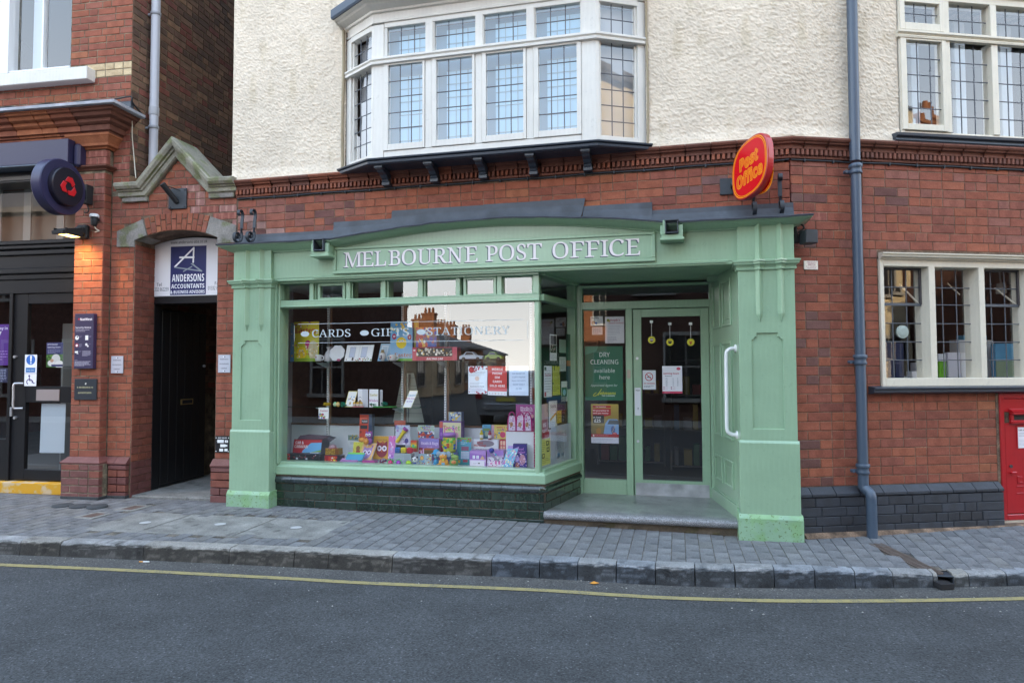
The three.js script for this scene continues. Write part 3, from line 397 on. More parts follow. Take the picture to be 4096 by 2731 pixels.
{ // oriel bay window on the upper floor
  const g = sub(post, 'bay_window'), b = 0.22, W = [], A = [-3.15, 0], P = [-2.757, b], Q = [-0.655, b], Z = [-0.24, 0];
  const fr = (p, q) => { const l = Math.hypot(q[0] - p[0], q[1] - p[1]), u = [(q[0] - p[0]) / l, (q[1] - p[1]) / l]; return { l, f: (x, y, z) => [p[0] + u[0] * x - u[1] * z, y, p[1] + u[1] * x + u[0] * z] }; };
  const lft = fr(A, P), rgt = fr(Q, Z), F = (x0, x1, y0, y1, z0, z1, c) => W.push(bx(x0, x1, y0, y1, z0, z1, c));
  const side = (s, x0, x1, y0, y1, z0, z1) => W.push(putF(s.f, bx(x0, x1, y0, y1, z0, z1)));
  // front: posts, mullions, head, transom, sill rail
  F(-2.757, -2.652, 3.46, 4.76, b - 0.09, b); F(-0.782, -0.655, 3.46, 4.76, b - 0.09, b);
  for (const [x0, x1] of [[-2.236, -2.172], [-1.752, -1.690], [-1.275, -1.212]]) { F(x0, x1, 3.542, 4.372, b - 0.08, b); F(x0 + 0.0, x1 + 0.01, 4.428, 4.74, b - 0.08, b + 0.001); }
  F(-2.65, -0.784, 3.462, 3.541, b - 0.09, b - 0.002); F(-2.65, -0.784, 4.724, 4.79, b - 0.09, b - 0.002);
  // opening casements in the lower row
  const C = [[-2.651, -2.240], [-2.170, -1.756], [-1.688, -1.278], [-1.210, -0.784]], PN = [[-2.603, -2.262], [-2.125, -1.781], [-1.649, -1.304], [-1.165, -0.823]], TL = [[-2.622, -2.220], [-2.149, -1.745], [-1.671, -1.268], [-1.193, -0.791]];
  C.forEach(([x0, x1], i) => { const [p0, p1] = PN[i], c = [bx(x0, p0, 3.545, 4.397, b - 0.05, b + 0.008), bx(p1, x1, 3.545, 4.397, b - 0.05, b + 0.008), bx(p0, p1, 3.545, 3.604, b - 0.05, b + 0.0075), bx(p0, p1, 4.352, 4.397, b - 0.05, b + 0.0075)]; part(g, 'casement', c, M.white);
    leaded(g, id, p0, p1, 3.604, 4.352, b - 0.012, 3, 5, 500 + i); leaded(g, id, TL[i][0], TL[i][1], 4.458, 4.722, b - 0.03, 3, 2, 510 + i); F(TL[i][0], TL[i][1], 4.426, 4.457, b - 0.06, b - 0.012); F(TL[i][0] - 0.035, TL[i][0], 4.43, 4.73, b - 0.07, b - 0.010); F(TL[i][1], TL[i][1] + 0.03, 4.43, 4.73, b - 0.07, b - 0.010); });
  // canted sides
  for (const [s, m] of [[lft, 0], [rgt, 1]]) { const l = s.l, X = (x) => (m ? l - x : x), S = (a, c, ...r) => side(s, Math.min(X(a), X(c)), Math.max(X(a), X(c)), ...r);
    S(0.0, 0.075, 3.46, 4.76, -0.08, 0.0); S(l - 0.035, l + 0.0, 3.46, 4.76, -0.09, -0.001); S(0.07, l - 0.03, 3.46, 3.53, -0.08, -0.002); S(0.07, l - 0.03, 4.72, 4.79, -0.08, -0.002); S(0.07, l - 0.03, 4.375, 4.45, -0.08, -0.002); S(0.075, 0.095, 3.53, 4.72, -0.07, -0.02); S(l - 0.055, l - 0.035, 3.53, 4.72, -0.07, -0.02);
    const a = Math.min(X(0.095), X(l - 0.055)), c = Math.max(X(0.095), X(l - 0.055)); leaded(g, s.f, a, c, 3.53, 4.372, -0.035, 3, 6, 520 + m); leaded(g, s.f, a, c, 4.45, 4.72, -0.035, 3, 2, 530 + m); }
  const path = [A, P, Q, Z];
  part(g, 'window_frame', W, M.white);
  part(g, 'transom', mould([[0.001, 4.366], [0.028, 4.372], [0.030, 4.392], [0.018, 4.400], [0.034, 4.412], [0.034, 4.426], [0.001, 4.434]], path), M.white);
  part(g, 'head_moulding', mould([[-0.04, 4.77], [0.012, 4.772], [0.016, 4.79], [0.008, 4.80], [0.010, 4.86], [0.03, 4.865], [0.035, 4.885], [0.10, 4.905], [0.115, 4.92], [0.15, 4.925], [0.15, 4.95]], [[-3.16, -0.02], P, Q, [-0.23, -0.02]]), M.white);
  part(g, 'roof_edge', [mould([[0.10, 4.93], [0.165, 4.93], [0.175, 4.945], [0.175, 5.02], [0.10, 5.04], [-0.1, 5.30]], [[-3.17, -0.02], P, Q, [-0.22, -0.02]]), prism([[-3.3, 0], [-2.8, 0.34], [-0.6, 0.34], [-0.1, 0]], 'y', 5.0, 5.03)], M.pipeBlue);
  part(g, 'sill', mould([[-0.09, 3.402], [0.055, 3.404], [0.072, 3.412], [0.076, 3.432], [0.060, 3.438], [0.085, 3.446], [0.088, 3.458], [0.0, 3.4655], [-0.12, 3.4655]], [[-3.17, 0], P, Q, [-0.22, 0]]), M.blue);
  part(g, 'soffit', prism([[-3.17, -0.02], [-2.76, 0.24], [-0.65, 0.24], [-0.22, -0.02]], 'y', 3.4, 3.41), M.blue);
  for (const x of [-2.69, -2.2, -1.722, -1.245, -0.752]) part(g, 'bracket', [prism([[0, 3.27], [0.075, 3.278], [0.095, 3.30], [0.09, 3.318], [0.115, 3.325], [0.14, 3.345], [0.20, 3.358], [0.215, 3.372], [0.245, 3.375], [0.25, 3.403], [0, 3.403]], 'x', x - 0.034, x + 0.034, 0.003), bx(x - 0.042, x + 0.042, 3.38, 3.4045, 0.19, 0.258), bx(x - 0.04, x + 0.04, 3.262, 3.30, 0.0, 0.085)], M.blue);
  part(g, 'side_seal', [tube([[-3.172, 3.47, 0.03], [-3.176, 3.9, 0.034], [-3.168, 4.4, 0.03], [-3.172, 4.86, 0.03]], 0.014, 6, 40), tube([[-0.226, 3.47, 0.028], [-0.222, 4.0, 0.03], [-0.228, 4.5, 0.028], [-0.224, 4.86, 0.03]], 0.010, 6, 40)], mat([0.36, 0.30, 0.20], 0.9));
  // blinds painted the blue of reflected sky, bars imitating the doubled lead grid reflection
  part(g, 'blind', C.map(([x0, x1], i) => [bx(PN[i][0] + 0.055, x1 - 0.02, 3.56, 4.30, b - 0.135, b - 0.13, 0.001), bx(PN[i][0] + 0.055, x1 - 0.02, 4.44, 4.69, b - 0.135, b - 0.13, 0.001)]).flat(), M.blind); part(g, 'blind_backing', bx(-2.72, -0.70, 3.5, 4.75, b - 0.17, b - 0.16, 0.001), mat([0.20, 0.34, 0.46], 0.8));  // backing takes the darker blue of sky mirrored in the panes
  const ib = []; for (const [p0, p1] of PN) { for (const k of [1, 2]) ib.push(bx(lerp(p0, p1, k / 3) + 0.032, lerp(p0, p1, k / 3) + 0.039, 3.56, 4.3, b - 0.128, b - 0.124, 0), bx(lerp(p0, p1, k / 3) + 0.032, lerp(p0, p1, k / 3) + 0.039, 4.44, 4.69, b - 0.128, b - 0.124, 0)); for (let k = 0; k < 6; k++) ib.push(bx(p0 + 0.055, p1 + 0.02, 3.665 + k * 0.125, 3.672 + k * 0.125, b - 0.127, b - 0.123, 0)); ib.push(bx(p0 + 0.055, p1 + 0.02, 4.55, 4.557, b - 0.127, b - 0.123, 0)); } part(g, 'mirrored_grid_bars', ib, M.mirroredGrid);  // thin bars stand in for the leading mirrored a second time
  for (const [s, a, c] of [[lft, 0.08, s0(lft)], [rgt, 0.06, s0(rgt)]]) part(g, 'net_curtain', putF(s.f, bx(a, c, 3.5, 4.73, -0.13, -0.12, 0.002)), mat([0.42, 0.43, 0.44], 0.9));
  function s0(s) { return s.l - 0.06; }
}
// windows of the right-hand front
{
  const g = sub(post, 'window', FR, 'cream framed window with leaded lights and a dark blue sill on the upper floor'), W = [];
  const F = (...a) => W.push(bx(...a)), X = [1.022, 1.484, 1.952, 2.424, 2.90];
  F(1.022, 1.06, 3.51, 4.76, -0.1, 0.028); F(2.88, 2.96, 3.51, 4.76, -0.1, 0.028); F(1.06, 2.88, 4.715, 4.79, -0.1, 0.026); F(1.06, 2.88, 3.51, 3.545, -0.1, 0.02);
  for (const x of [1.484, 1.955, 2.43]) { F(x - 0.032, x + 0.032, 3.545, 4.37, -0.08, 0.030); F(x - 0.030, x + 0.032, 4.42, 4.715, -0.08, 0.028); }
  part(g, 'transom', mould([[0.0, 4.352], [0.036, 4.356], [0.04, 4.372], [0.028, 4.386], [0.048, 4.400], [0.048, 4.418], [0.0, 4.428]], [[1.0, 0.01], [2.95, 0.01]]), M.cream);
  part(g, 'casement', [bx(1.03, 1.085, 3.55, 4.37, -0.05, 0.040), bx(1.428, 1.47, 3.55, 4.37, -0.05, 0.040), bx(1.085, 1.428, 3.55, 3.604, -0.05, 0.039), bx(1.085, 1.428, 4.338, 4.37, -0.05, 0.039)], M.cream); leaded(g, id, 1.085, 1.428, 3.604, 4.338, 0.01, 3, 5, 601, { v: [1.205, 1.33] });
  part(g, 'casement', [bx(1.03, 1.078, 4.43, 4.72, -0.05, 0.040), bx(1.415, 1.455, 4.43, 4.72, -0.05, 0.040), bx(1.078, 1.415, 4.43, 4.495, -0.05, 0.039), bx(1.078, 1.415, 4.674, 4.72, -0.05, 0.039)], M.cream); leaded(g, id, 1.078, 1.415, 4.495, 4.674, 0.01, 3, 2, 602);
  [[1.516, 1.923], [1.987, 2.398], [2.462, 2.88]].forEach(([a, c], i) => { leaded(g, id, a, c, 3.545, 4.352, -0.02, 3, 5, 610 + i); leaded(g, id, a, c, 4.428, 4.715, -0.02, 3, 2, 620 + i); });
  part(g, 'window_frame', W, M.cream);
  part(g, 'sill', mould([[0.0, 3.424], [0.06, 3.428], [0.075, 3.445], [0.07, 3.468], [0.095, 3.478], [0.098, 3.50], [0.0, 3.512]], [[0.935, 0], [3.05, 0]]), M.blue);
  part(g, 'curtain', [bx(1.37, 1.45, 3.5, 4.7, -0.30, -0.26), bx(1.82, 1.93, 3.5, 4.7, -0.30, -0.26), bx(2.3, 2.42, 3.5, 4.7, -0.3, -0.26)], M.net);
  part(g, 'head_moulding', mould([[0.0, 4.76], [0.05, 4.79], [0.06, 4.83], [0.03, 4.84], [0.0, 4.85]], [[1.0, 0.01], [3.0, 0.01]]), M.cream);
}
{
  const g = sub(post, 'window', FR, 'cream wooden window of tall leaded lights at ground level beside the blue drainpipe'), W = [];
  const F = (...a) => W.push(bx(...a));
  F(0.791, 0.828, 1.345, 2.43, -0.14, 0.022); F(0.828, 2.74, 2.368, 2.428, -0.14, 0.020); F(0.828, 2.74, 1.345, 1.414, -0.14, 0.022); F(2.70, 2.76, 1.345, 2.43, -0.14, 0.022);
  for (const [a, c] of [[1.253, 1.313], [1.736, 1.792], [2.22, 2.276]]) { F(a, c, 1.412, 2.372, -0.12, 0.020); W.push(prism([[a - 0.018, -0.13], [c + 0.018, -0.13], [c, 0.0], [a, 0.0]], 'y', 1.412, 2.37)); }
  part(g, 'window_frame', W, M.cream);
  part(g, 'head_moulding', mould([[0.0, 2.424], [0.024, 2.426], [0.026, 2.438], [0.052, 2.444], [0.056, 2.456], [0.045, 2.460], [0.062, 2.466], [0.062, 2.476], [0.0, 2.482]], [[0.785, 0.015], [2.79, 0.015]]), M.cream);
  const L = [[0.835, 1.245], [1.320, 1.73], [1.80, 2.212], [2.284, 2.70]], hs = [1.569, 1.726, 1.886, 2.050, 2.200];
  L.forEach(([a, c], i) => leaded(g, id, a, c, 1.414, 2.37, -0.075, 3, 6, 640 + i, { h: hs, thick: i % 2 === 0 ? [2.050] : [] }));
  for (const i of [0, 2]) part(g, 'opening_light', [bx(L[i][0], L[i][0] + 0.016, 2.05, 2.37, -0.08, -0.055), bx(L[i][1] - 0.016, L[i][1], 2.05, 2.37, -0.08, -0.055), bx(L[i][0] + 0.016, L[i][1] - 0.016, 2.350, 2.37, -0.08, -0.055)], M.bronze);
  part(g, 'sill', mould([[0.0, 1.282], [0.055, 1.286], [0.075, 1.298], [0.075, 1.318], [0.09, 1.326], [0.09, 1.336], [0.0, 1.3495]], [[0.672, 0], [2.88, 0]]), M.blue);
  part(g, 'stay', [cyl([1.11, 2.24, -0.16], [1.235, 2.06, -0.085], 0.008, 0.008, 6), cyl([1.62, 2.26, -0.2], [1.70, 2.15, -0.15], 0.006, 0.006, 6), cyl([2.06, 2.22, -0.16], [2.20, 2.06, -0.085], 0.008, 0.008, 6)], M.cream);
  part(g, 'round_vent', [cyl([1.058, 1.813, -0.078], [1.058, 1.813, -0.062], 0.056, 0.056, 28), cyl([1.058, 1.813, -0.062], [1.058, 1.813, -0.056], 0.05, 0.03, 28)], mat([0.36, 0.42, 0.38], 0.5));
}
// ---------- green timber shopfront ----------
const shop = thing('shopfront', 'pale green timber post office shopfront with arched cornice and recessed doorway', 'shopfront', [-1.7, 0.16, 0.1]);
const SZ = 0.04; // face of the window timbers
{
  // pilasters: shaft with sunk panel, two pointed ribs, capital, lower block and base
  const pil = (x0, x1, side) => {
    const w = x1 - x0, c = (x0 + x1) / 2, px0 = c - w * 0.275, px1 = c + w * 0.275, Z = 0.16;
    const sh = new THREE.Shape(); sh.moveTo(x0, 0.90); sh.lineTo(x1, 0.90); sh.lineTo(x1, 2.69); sh.lineTo(x0, 2.69); sh.closePath();
    const h = new THREE.Path(), n = 0.022; h.moveTo(px0, 1.01); h.lineTo(px1, 1.01); h.lineTo(px1, 1.735); h.quadraticCurveTo(px1 - n, 1.737, px1 - n, 1.757); h.lineTo(px1 - 1.8 * n, 1.757); h.lineTo(px1 - 1.8 * n, 1.79); h.lineTo(px0 + 1.8 * n, 1.79); h.lineTo(px0 + 1.8 * n, 1.757); h.lineTo(px0 + n, 1.757); h.quadraticCurveTo(px0 + n, 1.737, px0, 1.735); h.closePath(); sh.holes.push(h);
    const p = part(shop, 'pilaster', [shapeGeo(sh, Z - 0.018, 0.018, 0.003), bx(x0 + 0.0005, x1 - 0.0005, 0.90, 2.689, -0.1, Z - 0.0135, 0.002), bx(x0 - 0.012, x1 + 0.012, 0.30, 0.897, -0.1, Z + 0.014, 0.004), prism([[Z - 0.01, 0.896], [Z + 0.013, 0.896], [Z, 0.915], [Z - 0.01, 0.915]], 'x', x0 - 0.011, x1 + 0.011)], M.green);
    part(p, 'base_block', [bx(x0 - 0.028, x1 + 0.028, 0.05, 0.292, -0.1, Z + 0.034, 0.004), prism([[-0.09, 0.291], [Z + 0.033, 0.291], [Z + 0.012, 0.325], [-0.09, 0.325]], 'x', x0 - 0.026, x1 + 0.026, 0.002)], M.greenWorn);
    for (const rx of [x0 + w * 0.375, x0 + w * 0.755]) { const r = 0.027, d = 0.034, R = (y0, y1) => { const a = [rx - r, y0, Z], b = [rx, y0, Z + d], e = [rx + r, y0, Z], A = [rx - r, y1, Z], B = [rx, y1, Z + d], E = [rx + r, y1, Z]; return [...quad(a, b, B, A), ...quad(b, e, E, B)]; };
      part(p, 'rib', tris([...R(2.36, 2.685), ...R(1.945, 2.325), [rx - r, 1.945, Z], [rx, 1.872, Z], [rx, 1.945, Z + d], [rx, 1.872, Z], [rx + r, 1.945, Z], [rx, 1.945, Z + d]]), M.green); }
    const bump = [-1, 1], path = [[x0 - 0.0, -0.03], [x0 - 0.0, Z]]; for (const rx of [x0 + w * 0.375, x0 + w * 0.755]) path.push([rx - 0.030, Z], [rx, Z + 0.030], [rx + 0.030, Z]); path.push([x1, Z], [x1, -0.03]);
    part(p, 'capital', mould([[0, 2.306], [0.014, 2.310], [0.016, 2.322], [0.010, 2.328], [0.018, 2.345], [0.034, 2.354], [0.036, 2.368], [0.044, 2.374], [0.044, 2.386], [0, 2.396]], path), M.green);
  };
  pil(-4.285, -3.866, 'left'); pil(0.497, 0.935, 'right');
  // fascia board, its lower edge and the arched head piece
  const arc = (x, l, r, lo, hi) => { const t = clamp((x - l) / (r - l)); return lo + (hi - lo) * Math.sin(Math.PI * t) ** 0.9; };
  const yb = (x) => (x > -3.20 && x < -0.12 ? arc(x, -3.20, -0.12, 2.662, 2.795) : 2.655), yt = (x) => (x > -3.18 && x < -0.10 ? arc(x, -3.18, -0.10, 2.728, 2.842) : x <= -3.18 ? 2.735 : 2.722);
  const top = []; for (let x = 0.505; x >= -3.875; x -= 0.06) top.push([x, yb(x) + 0.02]); top.push([-3.875, 2.675]);
  part(shop, 'fascia', [prism([[-3.875, 2.398], [0.505, 2.398], ...top], 'z', 0.0, 0.12, 0.003), mould([[0, 2.386], [0.010, 2.388], [0.012, 2.404], [0.006, 2.410], [0, 2.412]], [[-3.42, 0.12], [0.42, 0.12]]), bx(-3.866, 0.498, 2.372, 2.397, 0.0, 0.118)], M.green);
  const sb = part(shop, 'signboard', [bx(-3.17, -0.20, 2.452, 2.648, 0.115, 0.138), ...[[-3.205, -0.168, 2.648, 2.672], [-3.205, -0.168, 2.418, 2.450]].map(([a, b, c, d]) => bx(a, b, c, d, 0.118, 0.150, 0.005)), bx(-3.205, -3.172, 2.451, 2.647, 0.118, 0.150, 0.005), bx(-0.202, -0.168, 2.451, 2.647, 0.118, 0.150, 0.005)], M.green);
  // lettering, painted white with a dark drop shade: each letter its own piece
  const S = [['M', -3.092, 0.190], ['E', -2.905, 0.122], ['L', -2.772, 0.118], ['B', -2.628, 0.118], ['O', -2.495, 0.142], ['U', -2.338, 0.146], ['R', -2.184, 0.136], ['N', -2.043, 0.146], ['E', -1.876, 0.122], ['P', -1.674, 0.108], ['O', -1.550, 0.140], ['S', -1.388, 0.086], ['T', -1.292, 0.136], ['O', -1.062, 0.142], ['F', -0.902, 0.122], ['F', -0.768, 0.122], ['I', -0.634, 0.064], ['C', -0.560, 0.124], ['E', -0.421, 0.124]];
  const ink = mat([0.035, 0.045, 0.085], 0.6), wl = phys([0.80, 0.74, 0.75], 0.45);
  const eg = new TextGeometry('E', { font, size: 0.2, depth: 0.001 }); eg.computeBoundingBox(); const capH = eg.boundingBox.max.y - eg.boundingBox.min.y;
  for (const [ch, x, w] of S) {
    const mk = (d) => { const g = new TextGeometry(ch, { font, size: 0.2, depth: d, curveSegments: 6 }); g.computeBoundingBox(); const B = g.boundingBox; g.translate(-B.min.x, ch === 'O' || ch === 'S' || ch === 'C' || ch === 'U' ? 0 : -B.min.y, 0); g.scale(w / (B.max.x - B.min.x), 0.143 / capH, 1); return buv(g.loose()); };
    const a = mk(0.003); a.translate(x, 2.478, 0.1395); const l = part(sb, 'letter', a, wl); const s = mk(0.001); s.translate(x - 0.008, 2.4705, 0.138); part(sb, 'letter_shade', s, ink); l.userData.label = 'letter ' + ch;
  }
  // cornice: cove swept along the front, rising over the signboard, mitred returns
  const cp = [[-4.285, -0.02], [-4.285, 0.125]]; for (let x = -3.9; x < 0.9; x += 0.06) cp.push([x, 0.125]); cp.push([0.935, 0.125], [0.935, -0.02]);
  const pr = [[0.0, 0.0], [0.012, 0.004], [0.014, 0.016], [0.030, 0.022], [0.052, 0.032], [0.085, 0.052], [0.108, 0.064], [0.112, 0.072], [0.128, 0.074], [0.130, 0.086]];
  part(shop, 'cornice', mould(pr.map(([o, y]) => [o, y]), cp, (x, s) => { const a = yb(x), b = yt(x) - 0.004; return a + (b - a) * (s[1] / 0.086) - s[1]; }), M.green);
  // lead: dressed over the cornice and turned up the wall in steps
  const L = []; for (let i = 0; i < 91; i++) { const x = lerp(-4.42, 1.07, i / 91), e = lerp(-4.42, 1.07, (i + 1) / 91), n = (x) => 0.006 * (fbm(x * 7, 1, 700, 3) - 0.5) * 2, p = (x, z, y) => [x, y + n(x), z]; const cols = [[0.262, -0.008], [0.266, 0.004], [0.255, 0.010], [0.09, 0.036], [0.022, 0.05]]; for (let k = 0; k < 4; k++) L.push(...quad(p(x, cols[k][0], yt(x) + cols[k][1]), p(e, cols[k][0], yt(e) + cols[k][1]), p(e, cols[k + 1][0], yt(e) + cols[k + 1][1]), p(x, cols[k + 1][0], yt(x) + cols[k + 1][1]))); }
  part(shop, 'lead_cover', tris(L), M.lead);
  const fl = (a, b, top, lean = 0) => { const q = [], n = 20; for (let i = 0; i < n; i++) { const x = lerp(a, b, i / n), e = lerp(a, b, (i + 1) / n), z = (x, y) => 0.024 + 0.007 * (fbm(x * 5, y * 6, 711, 3) - 0.3), bo = (x) => yt(clamp(x, a, b)) + 0.022, ks = [0, 0.35, 0.7, 1]; for (let k = 0; k < 3; k++) { const P = (x, t) => { const y = lerp(bo(x), top, t); return [x + lean * (t - 1) * (x === b ? 1 : 0), y, z(x, y) + 0.05 * (1 - t) ** 2]; }; q.push(...quad(P(x, ks[k]), P(e, ks[k]), P(e, ks[k + 1]), P(x, ks[k + 1]))); } q.push(...quad([x, top, 0.024 + 0.007 * 0.2], [e, top, 0.024 + 0.007 * 0.2], [e, top, 0], [x, top, 0])); } part(shop, 'lead_flashing', tris(q), M.lead); };
  fl(-4.355, -3.268, 2.872); fl(-3.265, -2.642, 2.950); fl(-2.65, -1.725, 3.026); fl(-1.728, -0.782, 3.030, 0.04); fl(-0.805, -0.195, 2.957, 0.02); fl(-0.205, 0.958, 2.884);
  // two box outlets through the cornice
  for (const x of [-3.28, -0.028]) { const r = part(shop, 'gutter_bracket', [bx(x - 0.098, x + 0.098, 2.572, 2.592, 0.1, 0.272), bx(x - 0.086, x + 0.086, 2.59, 2.62, 0.1, 0.262), bx(x - 0.075, x - 0.054, 2.62, 2.74, 0.1, 0.268), bx(x + 0.050, x + 0.088, 2.618, 2.70, 0.1, 0.255), bx(x - 0.096, x - 0.076, 2.62, 2.70, 0.1, 0.255)], M.green);
    part(r, 'outlet', [bx(x - 0.056, x - 0.048, 2.625, 2.735, 0.12, 0.290), bx(x + 0.042, x + 0.050, 2.625, 2.735, 0.12, 0.290), bx(x - 0.048, x + 0.042, 2.625, 2.634, 0.12, 0.289), bx(x - 0.048, x + 0.042, 2.634, 2.735, 0.12, 0.16), bx(x - 0.06, x + 0.055, 2.728, 2.742, 0.12, 0.294)], M.lead); }
}
{ // shop window: frame, toplights, big pane, splayed return
  const W = [], F = (...a) => W.push(bx(...a)), z = SZ;
  // jamb mouldings beside the left pilaster
  F(-3.866, -3.846, 0.49, 2.375, -0.08, 0.10); F(-3.846, -3.828, 0.575, 2.16, -0.10, 0.055); F(-3.847, -3.822, 2.16, 2.375, -0.1, 0.052); W.push(cyl([-3.835, 0.58, 0.058], [-3.835, 2.37, 0.058], 0.011, 0.011, 10));
  F(-3.846, -1.20, 2.352, 2.3855, -0.1, 0.075); F(-3.846, -1.203, 2.116, 2.184, -0.1, 0.050); W.push(cyl([-3.84, 2.126, 0.052], [-1.21, 2.126, 0.052], 0.009, 0.009, 8), cyl([-3.84, 2.18, 0.045], [-1.21, 2.18, 0.045], 0.008, 0.008, 8));
  F(-3.828, -1.25, 0.575, 0.598, -0.1, 0.035); F(-1.250, -1.204, 0.555, 2.116, -0.06, 0.045, 0.010); F(-1.262, -1.203, 2.184, 2.352, -0.06, 0.050, 0.006);
  const tl = [[-3.821, -3.529, 2.192, 2.352], [-3.402, -3.160, 2.206, 2.322, 1], [-3.058, -2.768, 2.190, 2.350], [-2.682, -2.387, 2.188, 2.346], [-2.306, -2.005, 2.184, 2.344], [-1.898, -1.637, 2.197, 2.328, 1], [-1.545, -1.279, 2.188, 2.348]];
  for (let i = 0; i < 6; i++) { const a = tl[i][1] + (tl[i][4] ? 0.028 : 0), b = tl[i + 1][0] - (tl[i + 1][4] ? 0.05 : 0); const m = (a + b) / 2; F(m - 0.022, m + 0.022, 2.184, 2.352, -0.1, 0.045); F(a, m - 0.022, 2.184, 2.352, -0.1, 0.018); F(m + 0.022, b, 2.184, 2.352, -0.1, 0.018); }
  part(shop, 'window_frame', W, M.green);
  for (const [a, b, c, d, open] of tl) { part(shop, 'toplight_pane', sheet(a - 0.01, b + 0.01, c - 0.008, d + 0.008, open ? 0.012 : -0.01), M.glass); const m = open ? 0.028 : 0.012, Z0 = -0.02, Z1 = open ? 0.035 : 0.01; part(shop, open ? 'casement' : 'glazing_bead', [bx(a - m, a, c - m, d + m, Z0, Z1), bx(b, b + m, c - m, d + m, Z0, Z1), bx(a, b, c - m, c, Z0, Z1 - 0.0006), bx(a, b, d, d + m, Z0, Z1 - 0.0006)], M.green); }
  part(shop, 'shop_window_pane', sheet(-3.84, -1.24, 0.59, 2.12, 0.0), M.glass);
  // return along the recess, from the corner post to the door frame
  const p = [-1.206, 0.02], q = [-1.015, -0.87], l = Math.hypot(q[0] - p[0], q[1] - p[1]), u = [(q[0] - p[0]) / l, (q[1] - p[1]) / l], f = (x, y, z) => [p[0] + u[0] * x - u[1] * z, y, p[1] + u[1] * x + u[0] * z], S = (...a) => putF(f, bx(...a));
  part(shop, 'return_frame', [S(0.03, l, 2.352, 2.3855, -0.06, 0.05), S(0.03, l, 2.125, 2.184, -0.06, 0.03), S(l - 0.075, l + 0.02, 0.58, 2.352, -0.06, 0.028), S(0.03, l, 0.555, 0.60, -0.06, 0.03), S(0.03, l - 0.08, 2.184, 2.352, -0.04, -0.03)].slice(0, 4), M.green);
  part(shop, 'return_pane', tris(quad(f(0.03, 0.60, 0), f(l - 0.075, 0.60, 0), f(l - 0.075, 2.125, 0), f(0.03, 2.125, 0))), M.glass); part(shop, 'return_pane', tris(quad(f(0.03, 2.184, 0), f(l - 0.075, 2.184, 0), f(l - 0.075, 2.352, 0), f(0.03, 2.352, 0))), M.glass);
  const nz = [[-3.868, 0.0], [-1.206, 0.0], [q[0] + 0.004, q[1]]];
  part(shop, 'window_sill', mould([[-0.08, 0.474], [0.062, 0.476], [0.066, 0.484], [0.066, 0.552], [0.058, 0.560], [0.045, 0.564], [0.040, 0.576], [-0.08, 0.580]], nz), M.green);
  // glazed tiles of the stall riser, bullnosed coping above
  const riser = new THREE.Group(); riser.name = 'stall_riser'; riser.position.set(-shop.local[0], -shop.local[1], -shop.local[2]); riser.local = [0, 0, 0]; shop.add(riser);
  const list = [], rnd = RNG(61), H = 0.0765, ang = Math.atan2(-(q[1] - p[1]), q[0] - p[0]);
  for (let r = 0; r < 4; r++) { const y1 = 0.392 - r * H, y0 = Math.max(y1 - H, 0.09); let x = -3.872 - (r % 2 ? 0.11 : 0); while (x < -1.17) { const e = Math.min(x + 0.222, -1.166), s = Math.max(x, -3.872); if (e - s > 0.02) list.push({ w: e - s - 0.005, h: y1 - y0 - 0.006, d: 0.05, c: 0.003, x: (s + e) / 2, y: (y0 + y1) / 2, z: 0.035 + (rnd() - 0.5) * 0.002, rz: (rnd() - 0.5) * 0.004, ry: (rnd() - 0.5) * 0.008, tone: Math.floor(rnd() * 4), parent: riser, n: Math.floor(rnd() * 3) }); x += 0.222; }
    let t = r % 2 ? -0.11 : 0; while (t < l - 0.01) { const e = Math.min(t + 0.222, l + 0.01), s = Math.max(t, -0.028); const c = f((s + e) / 2, (y0 + y1) / 2, 0.035); if (y0 > 0.11) list.push({ w: e - s - 0.005, h: y1 - y0 - 0.006, d: 0.05, c: 0.003, x: c[0], y: c[1], z: c[2], ry: ang + (rnd() - 0.5) * 0.008, tone: Math.floor(rnd() * 4), parent: riser, n: Math.floor(rnd() * 3) }); t += 0.222; } }
  settle(list, 'glazed_tile', tileMats, 300, tileMats[0]);
  part(shop, 'riser_core', [bx(-3.87, -1.172, 0.05, 0.478, -0.05, 0.054, 0), S(-0.02, l, 0.10, 0.478, -0.06, 0.052, 0)], mat([0.30, 0.235, 0.19], 0.9, { map: T.mortar }));
  const bull = [[0.0, 0.394], [0.060, 0.395], [0.068, 0.402], [0.072, 0.415], [0.071, 0.432], [0.062, 0.452], [0.046, 0.466], [0.02, 0.475], [-0.03, 0.476]];
  const k0 = -3.872; for (let i = 0; i < 14; i++) { const a = k0 + i * 0.193, b = Math.min(a + 0.193, -1.206); if (b - a > 0.03) part(riser, 'coping_tile', mould(bull, [[a + 0.002, 0], [b - 0.002, 0]]), tileCap[i % 2]); }
  for (let t = 0; t < l; t += 0.2) { const a = t + 0.002, b = Math.min(t + 0.198, l); part(riser, 'coping_tile', mould(bull, [[p[0] + u[0] * a, p[1] + u[1] * a - 0.02], [p[0] + u[0] * b, p[1] + u[1] * b - 0.02]]), tileMats[1]); }
  part(riser, 'coping_tile', lathe(bull.filter((s) => s[0] >= 0).map(([o, y]) => [Math.max(o, 0.0005), y]), -1.206, 0, 0.0, 28), tileMats[3]);
  // granite threshold with a rounded nosing, rough stone below
  const st = part(shop, 'door_step', [tris(quad([-1.17, 0.2415, 0.03], [0.49, 0.2415, 0.03], [0.36, 0.2435, -0.98], [-1.0, 0.2435, -0.98]))], M.terrazzo); const nose = []; for (let i = 0; i <= 8; i++) { const a = -Math.PI / 2 + (Math.PI * i) / 8; nose.push([0.068 + 0.034 * Math.cos(a), 0.208 + 0.034 * Math.sin(a)]); } part(st, 'nosing', prism([[-0.02, 0.174], ...nose, [-0.02, 0.242]], 'x', -1.163, 0.489), M.granite);
